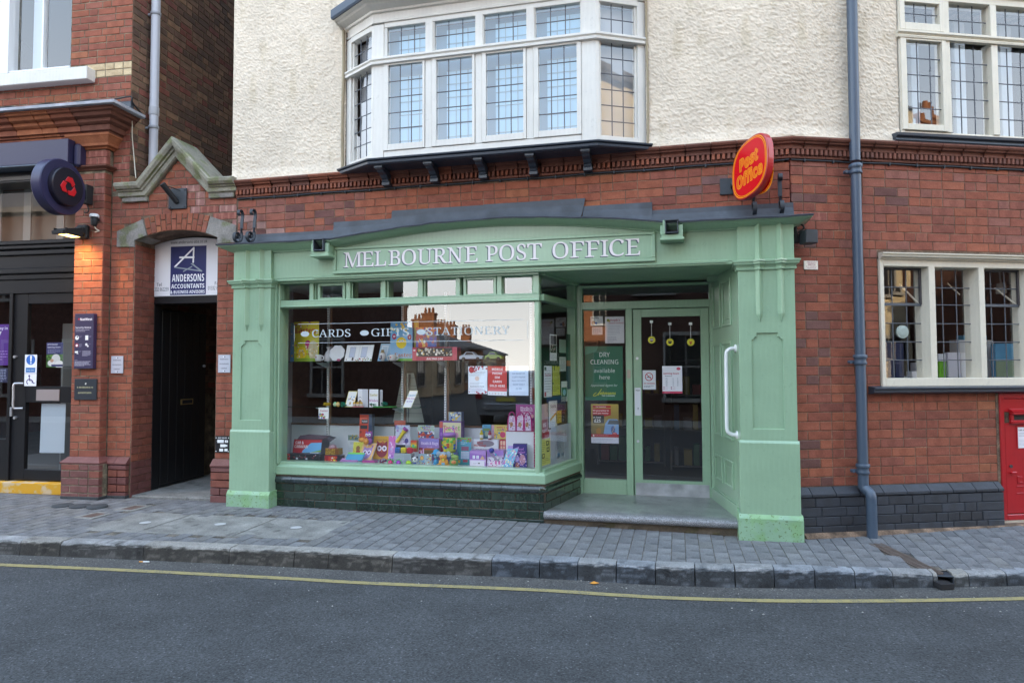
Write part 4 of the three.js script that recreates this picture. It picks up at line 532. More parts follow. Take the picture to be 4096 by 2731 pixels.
  const rs = []; { const n = 60, m = 4; const P = (i, j) => { const x = lerp(-1.16, 0.49, i / n), y = lerp(0.06, 0.182, j / m); return [x, y, 0.055 + 0.03 * (fbm(x * 9, y * 25, 733, 4) - 0.5) + (j === 0 ? 0.02 : 0)]; }; for (let i = 0; i < n; i++) for (let j = 0; j < m; j++) rs.push(...quad(P(i, j), P(i + 1, j), P(i + 1, j + 1), P(i, j + 1))); } part(shop, 'step_foundation', tris(rs), mat([0.23, 0.18, 0.13], 0.95, { map: T.stone }));
}
{ // recess: soffit, panelled right-hand wall, door frame with toplight and sidelight, door
  part(shop, 'soffit', [bx(-1.23, 0.497, 2.384, 2.40, -0.96, 0.0, 0), ...Array.from({ length: 7 }, (_, i) => bx(-1.2, 0.497, 2.3765, 2.385, -0.90 + i * 0.128, -0.90 + i * 0.128 + 0.122, 0.003))], M.green);
  const a = [0.325, -0.91], b = [0.497, 0.0], l = Math.hypot(b[0] - a[0], b[1] - a[1]), u = [(b[0] - a[0]) / l, (b[1] - a[1]) / l], f = (x, y, z) => [a[0] + u[0] * x - u[1] * z, y, a[1] + u[1] * x + u[0] * z]; // z towards the doorway
  const rw = [putF(f, bx(0, l, 0.10, 2.384, -0.06, 0, 0)), putF(f, bx(0.0, l, 0.24, 0.345, 0.0, 0.022)), putF(f, bx(0.0, l, 0.346, 0.36, 0.0, 0.012))];
  const wall = part(shop, 'reveal_wall', rw, M.green);
  for (const [c0, c1] of [[0.13, 0.40], [0.47, 0.76]]) for (const [y0, y1] of [[1.88, 2.30], [0.87, 1.74], [0.45, 0.69]]) part(wall, 'panel', [putF(f, bx(c0, c1, y0, y0 + 0.024, 0, 0.014)), putF(f, bx(c0, c1, y1 - 0.024, y1, 0, 0.014)), putF(f, bx(c0, c0 + 0.024, y0 + 0.024, y1 - 0.024, 0, 0.0135)), putF(f, bx(c1 - 0.024, c1, y0 + 0.024, y1 - 0.024, 0, 0.0135)), putF(f, bx(c0 + 0.06, c1 - 0.06, y0 + 0.06, y1 - 0.06, 0, 0.006, 0.006))], M.green);
  part(shop, 'corner_box', bx(0.285, 0.40, 2.325, 2.384, -0.72, -0.60), M.green);
  const z = -0.90, W = [], F = (...q) => W.push(bx(...q));
  F(-1.0181, -0.938, 0.2358, 2.3531, z - 0.08, z + 0.045); F(-0.9766, -0.9535, 0.2358, 2.3531, z + 0.045, z + 0.062); F(0.3107, 0.359, 0.2358, 2.3531, z - 0.08, z + 0.04); F(-0.938, 0.3107, 2.328, 2.3531, z - 0.08, z + 0.03); F(-0.938, 0.3107, 2.106, 2.1813, z - 0.08, z + 0.040);
  F(-0.5037, -0.4362, 0.2358, 2.106, z - 0.08, z + 0.030, 0.004); F(-0.938, -0.5037, 0.2165, 0.3854, z - 0.06, z + 0.012); F(-0.938, -0.5037, 2.1003, 2.106, z - 0.06, z + 0.01);
  part(shop, 'door_frame', W, M.green);
  part(shop, 'toplight_pane', sheet(-0.938, 0.3107, 2.1813, 2.328, z - 0.02), M.glass); part(shop, 'sidelight_pane', sheet(-0.938, -0.5037, 0.3854, 2.1022, z - 0.02), M.glass);
  const d = part(shop, 'door', [bx(-0.4304, -0.3474, 0.2416, 2.1003, z - 0.05, z + 0.002), bx(0.2277, 0.3069, 0.2416, 2.1003, z - 0.05, z + 0.002), bx(-0.3474, 0.2277, 2.0211, 2.1003, z - 0.05, z + 0.0015), bx(-0.3474, 0.2277, 0.2416, 0.3921, z - 0.05, z + 0.0015)], M.green);
  part(d, 'door_pane', sheet(-0.3493, 0.2297, 0.3902, 2.023, z - 0.02), M.glass); part(d, 'kick_plate', bx(-0.4169, 0.2895, 0.2242, 0.3661, z + 0.003, z + 0.006, 0.001), M.alu);
  const pp = print(64, 256, (g, w, h) => { bar(g, 0, 0, w, h, '#d8d8de'); txt(g, 'PUSH', 32, 26, 17, '#555'); dot(g, 34, 186, 4, '#222'); bar(g, 32, 188, 4, 14, '#222'); for (const y of [8, 248]) for (const x of [7, 57]) dot(g, x, y, 2, '#888'); });
  part(d, 'push_plate', bx(-0.4188, -0.359, 1.0329, 1.3109, z + 0.003, z + 0.0055, 0.001), M.alu); part(d, 'push_plate_lettering', face(pp, [-0.4188, 1.0329, z + 0.0062], [-0.359, 1.0329, z + 0.0062], [-0.359, 1.3109, z + 0.0062], [-0.4188, 1.3109, z + 0.0062]), printMat(pp, 0.4));
  part(d, 'lock', [cyl([-0.3908, 1.6052, z], [-0.3908, 1.6052, z + 0.012], 0.014, 0.014, 16), cyl([-0.3908, 0.7762, z], [-0.3908, 0.7762, z + 0.012], 0.014, 0.014, 16)], M.steel); part(shop, 'lock_plate', bx(-0.4902, -0.4574, 1.4054, 1.4903, z + 0.03, z + 0.038), mat([0.42, 0.33, 0.27], 0.5));
}
{ // pale tiled panel tapering upwards behind the shelves
  const P = (x, y) => [x, y, -0.95 + (y - 0.9) * -0.12], A = [[-3.06, 0.92], [-2.69, 0.92], [-2.84, 1.46], [-2.98, 1.46]]; part(shop, 'tiled_panel', tris(quad(...A.map(([x, y]) => P(x, y)))), mat([0.34, 0.37, 0.31], 0.5, { side: THREE.DoubleSide })); const J = []; for (const y of [1.02, 1.12, 1.22, 1.32, 1.41]) { const t = (y - 0.92) / 0.54; J.push(bx(lerp(-3.06, -2.98, t), lerp(-2.69, -2.84, t), y - 0.002, y + 0.002, P(0, y)[2], P(0, y)[2] + 0.002, 0)); } J.push(bx(-2.88, -2.876, 0.92, 1.45, -1.02, -0.948, 0)); part(shop, 'panel_joints', J, M.came);
}
{ // inside the shop window: floor, low back board, side panel, slotted uprights
  part(shop, 'display_floor', prism([[-4.10, -0.05], [-1.23, -0.05], [-1.06, -0.86], [-4.10, -0.86]], 'y', 0.52, 0.572), M.board);
  part(shop, 'display_back', [bx(-4.10, -1.10, 0.574, 0.905, -0.64, -0.61)], M.board); part(shop, 'back_rail', bx(-4.10, -1.12, 0.906, 0.925, -0.645, -0.60), M.wood);
  part(shop, 'side_panel', bx(-4.12, -4.10, 0.574, 2.36, -0.62, -0.12), M.mauve);
  part(shop, 'window_ceiling', prism([[-4.12, -0.08], [-1.25, -0.08], [-1.06, -0.95], [-4.12, -0.95]], 'y', 2.36, 2.372), M.plasterIn);
  for (const x of [-3.65, -2.793, -2.318, -1.417]) { const u = [bx(x - 0.0115, x + 0.0115, 0.574, 2.30, -0.60, -0.575)], sl = []; for (let y = 0.6; y < 2.28; y += 0.026) for (const e of [-0.005, 0.005]) sl.push(bx(x + e - 0.0018, x + e + 0.0018, y, y + 0.014, -0.5745, -0.5735, 0)); const m = part(shop, 'slotted_upright', u, M.whitePlain); part(m, 'slots', sl, M.blackMatt); part(shop, 'upright_backing', bx(x + 0.0125, x + 0.035, 0.93, 2.3, -0.62, -0.59), M.wood); }
}
// ---------- passage gateway (left front) ----------
const gate = thing('passage_gateway', 'brick gateway with segmental arch and pointed stone coping between the bank and the post office', 'gateway', [-0.7, 0.16, -0.15], FL);
const bank = thing('bank_building', 'red brick bank with heavy moulded cornice, black shop window and dark brick gable wall', 'building', [-2.4, 0.16, -0.3], FL);
function turned(t, name, x, z, a, y = 0) { const g = new THREE.Group(); g.name = numbered(name); g.local = [0, 0, 0]; const l = t.local; g.position.set(x - l[0], y - l[1], z - l[2]); g.rotation.y = a; t.add(g); return g; }
// a moulding that follows a line in elevation: profile [[across the line, outward]], path [[x, y]]
function elevation(profile, path) { const g = mould(profile, path), p = g.attributes.position.array; for (let i = 0; i < p.length; i += 9) { for (let k = 0; k < 3; k++) { const t = p[i + 3 + k]; p[i + 3 + k] = p[i + 6 + k]; p[i + 6 + k] = t; } for (let k = 0; k < 9; k += 3) { const t = p[i + k + 1]; p[i + k + 1] = p[i + k + 2]; p[i + k + 2] = t; } } g.computeVertexNormals(); return buv(g); }
{
  const wall = sub(gate, 'arch_brickwork'), list = [], cx = -0.695, cy = 1.616;
  const ext = (y) => (y < 2.976 ? null : y < 3.092 ? lerp(-1.386, -1.081, (y - 2.976) / 0.116) : y < 3.148 ? cx - Math.sqrt(Math.max(0, 1.532 ** 2 - (y - cy) ** 2)) : null), exr = (y) => (y < 2.986 ? null : y < 3.089 ? lerp(0, -0.295, (y - 2.986) / 0.103) : y < 3.148 ? cx + Math.sqrt(Math.max(0, 1.532 ** 2 - (y - cy) ** 2)) : null);
  const spans = (y) => { if (y < 2.80) return [[-1.462, -1.181], [-0.2125, -0.004]]; if (y < 2.976) return [[-1.462, -1.389]]; if (y < 3.148) return [[-1.462, ext(y)], [exr(y) ?? 0, -0.004]].filter(([a, b]) => b - a > 0.02); if (y < 3.34) return [[-1.462, -0.004]]; const t = (y - 3.34) / 0.36; return [[-1.02 + 0.34 * t, -0.32 - 0.35 * t]]; };
  const tone = (x, y, r) => { const n = fbm(x * 3, y * 3, 431, 3), w = sst(2.75, 3.1, y) * sst(-0.75, -0.2, x); if (r() < w * 0.8) return pick(r, 9, 4, 8, 3); if (y > 2.7) return pick(r, 3, 4, 0, 2, 8, n > 0.5 ? 2 : 0.5, 2, 2); if (x < -1) return pick(r, 0, 4, 1, 4, 2, 2, 3, 1); return pick(r, 1, 3, 2, 4, 4, 3, 3, 1); };
  courses(list, wall, spans, 0.60, 3.69, 0, tone, { seed: 41, mix: 0.3, joint: 0.0075 });
  courses(list, wall, () => [[-1.40, -1.184], [-0.225, -0.004]], 0.165, 0.52, 0.055, (x, y, r) => pick(r, 15, 4, 5, 2, 4, 1), { seed: 42, joint: 0.009 });
  const rv = turned(gate, 'reveal_brickwork', -1.1715, 0, Math.PI / 2); courses(list, rv, () => [[0.002, 0.31]], 0.165, 2.83, 0, (x, y, r) => (y < 0.55 ? 15 : pick(r, 2, 3, 4, 3, 5, 2, 1, 1)), { seed: 43 });
  const rr = turned(gate, 'reveal_brickwork', -0.2125, -0.30, -Math.PI / 2); courses(list, rr, () => [[0.0, 0.298]], 0.165, 2.83, 0, (x, y, r) => pick(r, 2, 3, 4, 3, 5, 2), { seed: 44 });
  // voussoirs: two bricks high, alternating breaks
  const rnd = RNG(45), N = 12; for (let i = 0; i < N; i++) { const a = (-14.4 + 29.2 * (i + 0.5) / N) * Math.PI / 180, cut = i % 2 ? 0.115 : 0.062; for (const [r0, r1] of [[1.345, 1.345 + cut], [1.345 + cut + 0.005, 1.528]]) { const r = (r0 + r1) / 2; list.push({ w: 0.0515 + 0.004 * (r - 1.345), h: r1 - r0 - 0.003, d: 0.06, x: cx + Math.sin(a) * r, y: cy + Math.cos(a) * r, z: -0.026 + (rnd() - 0.5) * 0.003, rz: -a, tone: pick(rnd, 0, 4, 3, 3, 6, 1, 1, 2), parent: wall, n: i % 3 }); } }
  settle(list, 'brick', brickMats, 300, brickMass);
  // mortar core with the arched opening cut out
  const sh = new THREE.Shape(); sh.moveTo(-1.462, -0.1); sh.lineTo(-1.462, 3.34); sh.lineTo(-1.04, 3.34); sh.lineTo(-0.69, 3.72); sh.lineTo(-0.30, 3.34); sh.lineTo(-0.001, 3.34); sh.lineTo(-0.001, -0.1); sh.lineTo(-0.214, -0.1); sh.lineTo(-0.214, 2.866); sh.absarc(cx, cy, 1.342, Math.PI / 2 - 0.366, Math.PI / 2 + 0.366, false); sh.lineTo(-1.178, -0.1); sh.closePath();
  part(gate, 'arch_core', shapeGeo(sh, -0.31, 0.306), M.mortar);
  part(gate, 'springer_stone', prism([[-1.386, 2.805], [-1.176, 2.80], [-1.178, 2.868], [-1.034, 2.916], [-1.083, 3.090], [-1.386, 2.974]], 'z', -0.25, 0.012, 0.003), M.stoneGrey); part(gate, 'springer_stone', prism([[-0.214, 2.80], [-0.004, 2.805], [-0.004, 2.984], [-0.297, 3.087], [-0.347, 2.917], [-0.214, 2.866]], 'z', -0.25, 0.012, 0.003), M.stoneGrey);
  const cop = [[0.0, -0.05], [0.0, 0.035], [0.012, 0.050], [0.05, 0.054], [0.056, 0.072], [0.070, 0.076], [0.076, 0.100], [0.100, 0.120], [0.128, 0.125], [0.142, 0.112], [0.150, -0.30], [0, -0.30]].reverse();
  const CP = [[-1.345, 3.322], [-1.028, 3.322], [-0.680, 3.708], [-0.306, 3.322], [0.012, 3.322]];
  const seg = (pts, a, b) => { const g = elevation(cop, pts); const p = g.attributes.position, keep = []; for (let i = 0; i < p.count; i += 3) { const m = (p.getX(i) + p.getX(i + 1) + p.getX(i + 2)) / 3; if (m >= a && m < b) for (let k = 0; k < 3; k++) keep.push([p.getX(i + k), p.getY(i + k), p.getZ(i + k)]); } return tris(keep); };
  const dense = []; for (let i = 0; i < 4; i++) for (let k = 0; k < 6; k++) dense.push([lerp(CP[i][0], CP[i + 1][0], k / 6), lerp(CP[i][1], CP[i + 1][1], k / 6)]); dense.push(CP[4]);
  for (const [a, b] of [[-2, -0.97], [-0.97, -0.68], [-0.68, -0.42], [-0.42, 1]]) part(gate, 'coping_stone', seg(dense, a, b), M.stone);
  part(gate, 'kneeler', [bx(-1.318, -1.02, 3.275, 3.325, -0.2, 0.03, 0.006), bx(-0.31, -0.02, 3.27, 3.325, -0.2, 0.03, 0.006)], M.stoneGrey);
  for (const [a, b] of [[-1.458, -1.33], [-1.326, -1.183], [-0.228, -0.005]]) part(gate, 'plinth_cap', prism([[-0.05, 0.525], [0.056, 0.525], [0.058, 0.54], [0.004, 0.598], [-0.05, 0.598]], 'x', a, b), brickMats[15]);
  // black door frame, lintel, doorway beyond
  part(gate, 'door_frame', [bx(-1.275, -1.168, 0.18, 2.30, -0.42, -0.305), bx(-0.225, -0.16, 0.18, 2.30, -0.42, -0.305), bx(-1.168, -0.225, 2.225, 2.302, -0.42, -0.300), bx(-1.275, -1.228, 2.30, 2.95, -0.42, -0.306)], M.black);
  const lf = part(gate, 'passage_door', [bx(-1.215, -1.175, 0.21, 2.18, -1.24, -0.42, 0.004)], M.black);
  for (let i = 0; i < 6; i++) part(lf, 'plank', bx(-1.174, -1.163, 0.24, 2.16, -1.22 + i * 0.132, -1.22 + i * 0.132 + 0.126, 0.003), M.black);
  part(lf, 'letter_plate', [bx(-1.163, -1.155, 1.10, 1.165, -0.98, -0.76, 0.003)], M.brass); part(lf, 'letter_flap', bx(-1.155, -1.151, 1.112, 1.153, -0.96, -0.78, 0.002), M.blackMatt); part(lf, 'door_knob', ball(-1.15, 1.55, -1.17, 0.018), M.steel);
  part(gate, 'passage_floor', bx(-1.40, -0.02, 0.03, 0.20, -6, -0.02, 0.012), M.flag); part(gate, 'passage_roof', bx(-1.256, 0.0, 2.97, 3.04, -6, -0.32, 0), M.darkIn); part(gate, 'passage_end', bx(-1.256, 0.0, 0.1, 2.96, -6.1, -6.0, 0), M.darkIn);
  // sign over the passage door
  const sg = print(680, 420, (g, w, h) => {
    bar(g, 0, 0, w, h, '#f0edf0'); const k = w / 1.025, X = (s) => (s + 1.225) * k, Y = (y) => (2.945 - y) * k * (420 / (0.633 * k));
    txt(g, 'www.andersons-aba.co.uk', X(-0.76), Y(2.893), 27, '#45424e', 'sans-serif', 'normal', X(-0.54) - X(-0.98)); bar(g, X(-0.977), Y(2.848), X(-0.548) - X(-0.977), Y(2.320) - Y(2.848), '#1f2563');
    const L = (pts, wd, c) => { g.strokeStyle = c; g.lineWidth = wd; g.lineJoin = 'round'; g.lineCap = 'round'; g.beginPath(); pts.forEach(([a, b], i) => (i ? g.lineTo(X(a), Y(b)) : g.moveTo(X(a), Y(b)))); g.stroke(); };
    L([[-0.925, 2.627], [-0.70, 2.828], [-0.705, 2.672]], 13, '#fff'); L([[-0.865, 2.728], [-0.70, 2.725]], 14, '#fff'); L([[-0.925, 2.622], [-0.60, 2.572], [-0.72, 2.655]], 9, '#9aa3a8'); L([[-0.82, 2.575], [-0.72, 2.625]], 8, '#9aa3a8'); poly(g, [[X(-0.74), Y(2.66)], [X(-0.70), Y(2.655)], [X(-0.615), Y(2.57)]], '#9aa3a8');
    txt(g, 'ANDERSONS', X(-0.763), Y(2.503), 74, '#fff', 'sans-serif', 'bold', X(-0.57) - X(-0.96)); txt(g, 'ACCOUNTANTS', X(-0.765), Y(2.413), 44, '#fff', 'sans-serif', 'bold', X(-0.565) - X(-0.965)); txt(g, '& BUSINESS ADVISORS', X(-0.768), Y(2.352), 32, '#fff', 'sans-serif', 'bold', X(-0.56) - X(-0.975));
    txt(g, 'Tel', X(-1.11), Y(2.437), 33, '#3c3a48', 'sans-serif', 'normal'); txt(g, '01332 862259', X(-1.10), Y(2.385), 36, '#3c3a48', 'sans-serif', 'normal', X(-1.0) - X(-1.21)); txt(g, 'Fax', X(-0.41), Y(2.437), 33, '#3c3a48', 'sans-serif', 'normal'); txt(g, '01332 864110', X(-0.42), Y(2.385), 36, '#3c3a48', 'sans-serif', 'normal', X(-0.32) - X(-0.53)); for (const y of [2.33, 2.6, 2.84]) dot(g, X(-1.213), Y(y), 3, '#7a5a3a');
  });
  const t = thing('accountants_sign', 'white arched sign with navy logo panel above the passage door', 'sign', [-0.71, 2.302, -0.31], FL), s2 = new THREE.Shape(); s2.moveTo(-1.225, 2.305); s2.lineTo(-0.216, 2.305); s2.lineTo(-0.216, 2.862); s2.quadraticCurveTo(-0.71, 3.02, -1.225, 2.862); s2.closePath();
  part(t, 'backing', shapeGeo(s2, -0.325, 0.022, 0.002), mat([0.75, 0.74, 0.75], 0.5)); const fg = new THREE.ShapeGeometry(s2, 16).loose(), uv = fg.attributes.uv, pp = fg.attributes.position; for (let i = 0; i < uv.count; i++) uv.setXY(i, lerp(sg.u0, sg.u1, (pp.getX(i) + 1.225) / 1.025), lerp(sg.v0, sg.v1, (pp.getY(i) - 2.312) / 0.633)); fg.translate(0, 0, -0.302); part(t, 'sign_face', fg, printMat(sg, 0.45));
}
// ---------- bank ----------
{
  const fw = sub(bank, 'front_brickwork'), list = [];
  const tone = (x, y, r) => (y > 4.655 && y < 4.812 && x > -1.82 ? 14 : pick(r, 1, 3, 2, 2, 3, 4, 0, 2, 6, 0.5));
  courses(list, fw, (y) => (y > 4.81 ? [[-2.012, -1.258]] : y > 4.655 ? [[-1.80, -1.258]] : [[-3.3, -1.258]]), 4.655 - 5 * PITCH, 5.76, 0, tone, { seed: 51, mix: 0.2, joint: 0.009 });
  courses(list, fw, () => [[-1.46, -1.258]], 3.40, 4.25, 0, (x, y, r) => pick(r, 3, 4, 2, 2, 8, 1.5), { seed: 52, joint: 0.008, mix: 0.5 });
  courses(list, fw, () => [[-1.818, -1.466]], 0.60, 3.606, 0.1, (x, y, r) => (y > 2.9 ? pick(r, 8, 2, 3, 3, 4, 2, 2, 1) : y > 1.9 ? pick(r, 0, 4, 6, 1.5, 1, 2, 3, 1) : pick(r, 1, 3, 2, 3, 0, 2, 3, 1)), { seed: 53, mix: 0.12, joint: 0.0085 });
  courses(list, fw, () => [[-1.783, -1.445]], 3.672, 3.832, 0.1, (x, y, r) => pick(r, 8, 2, 3, 3), { seed: 54 });
  courses(list, fw, () => [[-1.862, -1.404]], 0.165, 0.535, 0.16, (x, y, r) => pick(r, 15, 4, 5, 1.5, 4, 1), { seed: 55, joint: 0.010 });
  const rt = turned(bank, 'return_brickwork', -1.466, 0.098, Math.PI / 2); courses(list, rt, () => [[0, 0.1]], 0.60, 3.606, 0, (x, y, r) => pick(r, 2, 2, 4, 2, 1, 1), { seed: 56 });
  const lt = turned(bank, 'return_brickwork', -1.818, -0.12, -Math.PI / 2); courses(list, lt, () => [[0, 0.218]], 0.60, 3.606, 0, (x, y, r) => pick(r, 0, 2, 1, 2, 6, 1), { seed: 57 });
  const sw = turned(bank, 'gable_brickwork', -1.256, -0.002, Math.PI / 2); courses(list, sw, (y) => (y > 3.3 ? [[0.002, 3.6]] : [[0.32, 2.2]]), 1.2, 7.2, 0, (x, y, r) => { const n = fbm(x * 2, y * 2, 441, 3); return pick(r, 10, 4, 11, 4, 13, n > 0.5 ? 4 : 2, 12, n < 0.5 ? 2.5 : 0.7, 5, 1.5, 7, 1); }, { seed: 58, mix: 0.3, joint: 0.011 });
  settle(list, 'brick', brickMats, 300, brickMass);
  const B = (...a) => bx(...a, 0);
  part(bank, 'wall_core', [B(-2.015, -1.262, 4.2, 7.8, -0.33, -0.005), B(-4.6, -3.0, 4.2, 7.8, -0.33, -0.005), B(-3.0, -2.015, 4.2, 4.8, -0.33, -0.005), B(-3.0, -2.015, 6.4, 7.8, -0.33, -0.005), B(-1.46, -1.262, -0.1, 4.2, -0.33, -0.005), B(-1.812, -1.471, -0.1, 3.9, -0.14, 0.094), B(-1.855, -1.41, -0.1, 0.54, -0.14, 0.154), B(-4.6, -1.46, 3.64, 4.2, -0.33, 0.06), B(-1.60, -1.262, -0.1, 7.8, -9, -0.331)], M.mortarPale);
  part(bank, 'gable_core', bx(-1.5, -1.2615, -0.1, 7.8, -9, -0.01, 0), mat([0.50, 0.42, 0.31], 0.95, { map: T.mortar }));
  part(bank, 'back_wall', [B(-9.9, -1.6, -0.1, 7.8, -9.3, -9), B(-10, -9.7, -0.1, 7.8, -9, -0.331), B(-9.9, -4.6, 3.64, 7.8, -0.33, -0.005), B(-9.7, -1.6, 3.62, 3.7, -8.9, -0.34)], M.terraDark);
  part(bank, 'roof', tris([...quad([-10.2, 7.7, 0.4], [-1.0, 7.7, 0.4], [-1.0, 10.6, -4.6], [-10.2, 10.6, -4.6]), ...quad([-1.0, 7.7, -9.6], [-10.2, 7.7, -9.6], [-10.2, 10.6, -4.6], [-1.0, 10.6, -4.6]), [-1.256, 7.7, 0.0], [-1.256, 7.7, -9.2], [-1.256, 10.4, -4.6], [-10.0, 7.7, 0.0], [-10.0, 10.4, -4.6], [-10.0, 7.7, -9.2]]), mat([0.07, 0.055, 0.05], 0.8));
  // cornice of moulded brick, capitals of the pilaster
  const prof = [[-0.06, 3.895], [0.015, 3.897], [0.030, 3.905], [0.036, 3.935], [0.055, 3.944], [0.055, 3.962], [0.075, 3.968], [0.078, 3.985], [0.105, 3.992], [0.108, 4.045], [0.125, 4.050], [0.150, 4.066], [0.156, 4.095], [0.170, 4.098], [0.200, 4.110], [0.215, 4.140], [0.240, 4.148], [0.250, 4.165], [0.262, 4.168], [0.262, 4.182], [-0.06, 4.184]];
  for (let i = 0, x = -4.6; x < -1.9; x += 0.31, i++) part(bank, 'cornice_brick', mould(prof, [[x + 0.002, 0.12], [Math.min(x + 0.308, -1.93), 0.12]]), i % 3 ? M.terraOrange : M.terracotta);
  part(bank, 'cornice_brick', mould(prof, [[-1.926, 0.12], [-1.66, 0.12]]), M.terracotta); part(bank, 'cornice_brick', mould(prof, [[-1.656, 0.12], [-1.42, 0.12], [-1.42, -0.02]]), M.terraDark);
  part(bank, 'cornice_capping', mould([[0.0, 4.184], [0.288, 4.180], [0.30, 4.186], [0.302, 4.214], [0.28, 4.222], [0.0, 4.30]], [[-4.6, 0.12], [-1.405, 0.12], [-1.405, -0.03]]), mat([0.66, 0.67, 0.74], 0.7, { map: T.lead }));
  part(bank, 'lead_flashing', [bx(-1.42, -1.235, 4.29, 4.36, -0.02, 0.03, 0.003), bx(-4.6, -1.42, 4.275, 4.30, 0, 0.14, 0.004)], M.lead);
  part(bank, 'capital', [mould([[0, 3.83], [0.012, 3.834], [0.018, 3.85], [0.05, 3.858], [0.052, 3.885], [0.058, 3.895], [0.066, 3.91], [0.09, 3.945], [0.098, 3.952], [0.100, 3.975], [0, 3.985]], [[-1.775, 0.0], [-1.775, 0.1], [-1.445, 0.1], [-1.445, 0.0]])], M.terraOrange);
  part(bank, 'collar', mould([[0, 3.608], [0.010, 3.610], [0.014, 3.622], [0.034, 3.634], [0.05, 3.642], [0.052, 3.656], [0, 3.672]], [[-1.81, 0.0], [-1.81, 0.1], [-1.462, 0.1], [-1.462, 0.0]]), M.terraDark);
  part(bank, 'plinth_cap', mould([[-0.02, 0.537], [0.058, 0.537], [0.062, 0.552], [0.006, 0.606], [-0.02, 0.606]], [[-1.814, -0.05], [-1.814, 0.1], [-1.468, 0.1], [-1.468, 0.0]]), brickMats[15]);
  part(bank, 'base_render', [bx(-1.853, -1.404, 0.08, 0.207, 0.0, 0.168, 0.004), bx(-1.402, -1.182, 0.08, 0.207, 0.0, 0.064, 0.004)], mat([0.10, 0.11, 0.12], 0.85, { map: T.concrete }));
  // upper sash window and its white sill
  part(bank, 'window_sill', bx(-4.2, -1.70, 4.602, 4.738, -0.1, 0.115, 0.006), M.white);
  const wn = sub(bank, 'window'); part(wn, 'frame', [bx(-2.07, -2.014, 4.80, 6.4, -0.16, -0.06), bx(-2.9, -2.07, 4.80, 4.845, -0.16, -0.05), bx(-2.462, -2.440, 4.845, 6.4, -0.14, -0.075), bx(-3.0, -2.845, 4.80, 6.4, -0.16, -0.03)], M.whitePlain); part(wn, 'pane', sheet(-2.845, -2.451, 4.84, 6.4, -0.11), M.glass); part(wn, 'pane', sheet(-2.451, -2.06, 4.84, 6.4, -0.11), M.glass); part(wn, 'curtain', bx(-2.80, -2.68, 4.82, 6.4, -0.34, -0.30), M.net); part(wn, 'room_back', B(-3.1, -1.95, 4.7, 6.5, -2.0, -1.9), M.plasterIn);
  // black shopfront of the bank: lightbox, window, entablature, door
  part(bank, 'lightbox', [bx(-4.6, -1.778, 3.665, 3.915, 0.08, 0.25, 0.004), bx(-1.776, -1.70, 3.64, 3.88, 0.06, 0.19, 0.02)], M.navy); part(bank, 'lightbox_trim', bx(-4.6, -1.78, 3.648, 3.664, 0.08, 0.256), M.pipeBlue);
  part(bank, 'shop_frame', [bx(-4.6, -1.822, 3.545, 3.61, -0.2, 0.06), bx(-4.6, -1.822, 3.61, 3.645, -0.2, 0.10), bx(-4.6, -1.822, 2.885, 2.93, -0.2, -0.04, 0.008), bx(-4.6, -1.822, 2.84, 2.884, -0.2, -0.06, 0.008), bx(-4.6, -1.822, 2.775, 2.825, -0.2, -0.07, 0.006), bx(-4.6, -1.822, 2.63, 2.775, -0.2, -0.10), bx(-4.6, -1.822, 2.565, 2.628, -0.2, -0.05, 0.01), bx(-4.6, -1.822, 2.50, 2.564, -0.2, -0.075, 0.01), bx(-4.6, -1.822, 2.352, 2.498, -0.2, -0.09), bx(-2.80, -2.757, 0.29, 2.352, -0.2, -0.09), bx(-4.6, -2.80, 0.30, 0.75, -0.2, -0.10), bx(-1.93, -1.822, 0.29, 2.352, -0.2, -0.1)], M.black);
  part(bank, 'grey_board', bx(-4.6, -1.83, 3.565, 3.642, 0.06, 0.075), mat([0.30, 0.29, 0.28], 0.6));
  part(bank, 'shop_window_pane', sheet(-4.6, -1.83, 2.93, 3.55, -0.13), M.glass); part(bank, 'shop_window_pane', sheet(-4.6, -2.80, 0.75, 2.352, -0.14), M.glass);
  part(bank, 'blind', [[-4.4, -4.1], [-3.4, -3.2], [-2.90, -2.80], [-2.46, -2.36], [-2.0, -1.9]].map(([a, b]) => bx(a, b, 2.9, 3.62, -0.35, -0.33)), mat([0.40, 0.38, 0.33], 0.9)); part(bank, 'blind_backing', B(-4.6, -1.5, 2.86, 3.62, -0.52, -0.48), mat([0.30, 0.27, 0.22], 0.9));
  const d = part(bank, 'bank_door', [bx(-2.755, -2.58, 0.31, 2.35, -0.16, -0.11), bx(-2.01, -1.93, 0.31, 2.35, -0.16, -0.11), bx(-2.58, -2.01, 2.238, 2.35, -0.16, -0.1105), bx(-2.58, -2.01, 1.152, 1.328, -0.16, -0.1105), bx(-2.58, -2.01, 0.31, 0.425, -0.16, -0.1105)], M.black);
  part(d, 'door_pane', sheet(-2.58, -2.01, 1.328, 2.238, -0.135), M.glass); part(d, 'door_pane', sheet(-2.58, -2.01, 0.425, 1.152, -0.135), M.glass); part(d, 'letter_plate', bx(-2.442, -2.150, 1.172, 1.295, -0.112, -0.104, 0.002), mat([0.36, 0.30, 0.29], 0.45, { metalness: 0.3 }));
  part(d, 'handle', tube([[-2.612, 1.36, -0.11], [-2.66, 1.36, -0.075], [-2.682, 1.345, -0.06], [-2.682, 1.22, -0.06], [-2.682, 1.105, -0.06], [-2.66, 1.088, -0.075], [-2.612, 1.088, -0.11]], 0.0125, 8, 50), M.steel); part(d, 'lock', [cyl([-2.715, 1.653, -0.11], [-2.715, 1.653, -0.085], 0.016, 0.016, 14), cyl([-2.695, 0.985, -0.11], [-2.695, 0.985, -0.085], 0.016, 0.016, 14), bx(-2.778, -2.735, 1.0, 1.10, -0.112, -0.09)], M.steel);
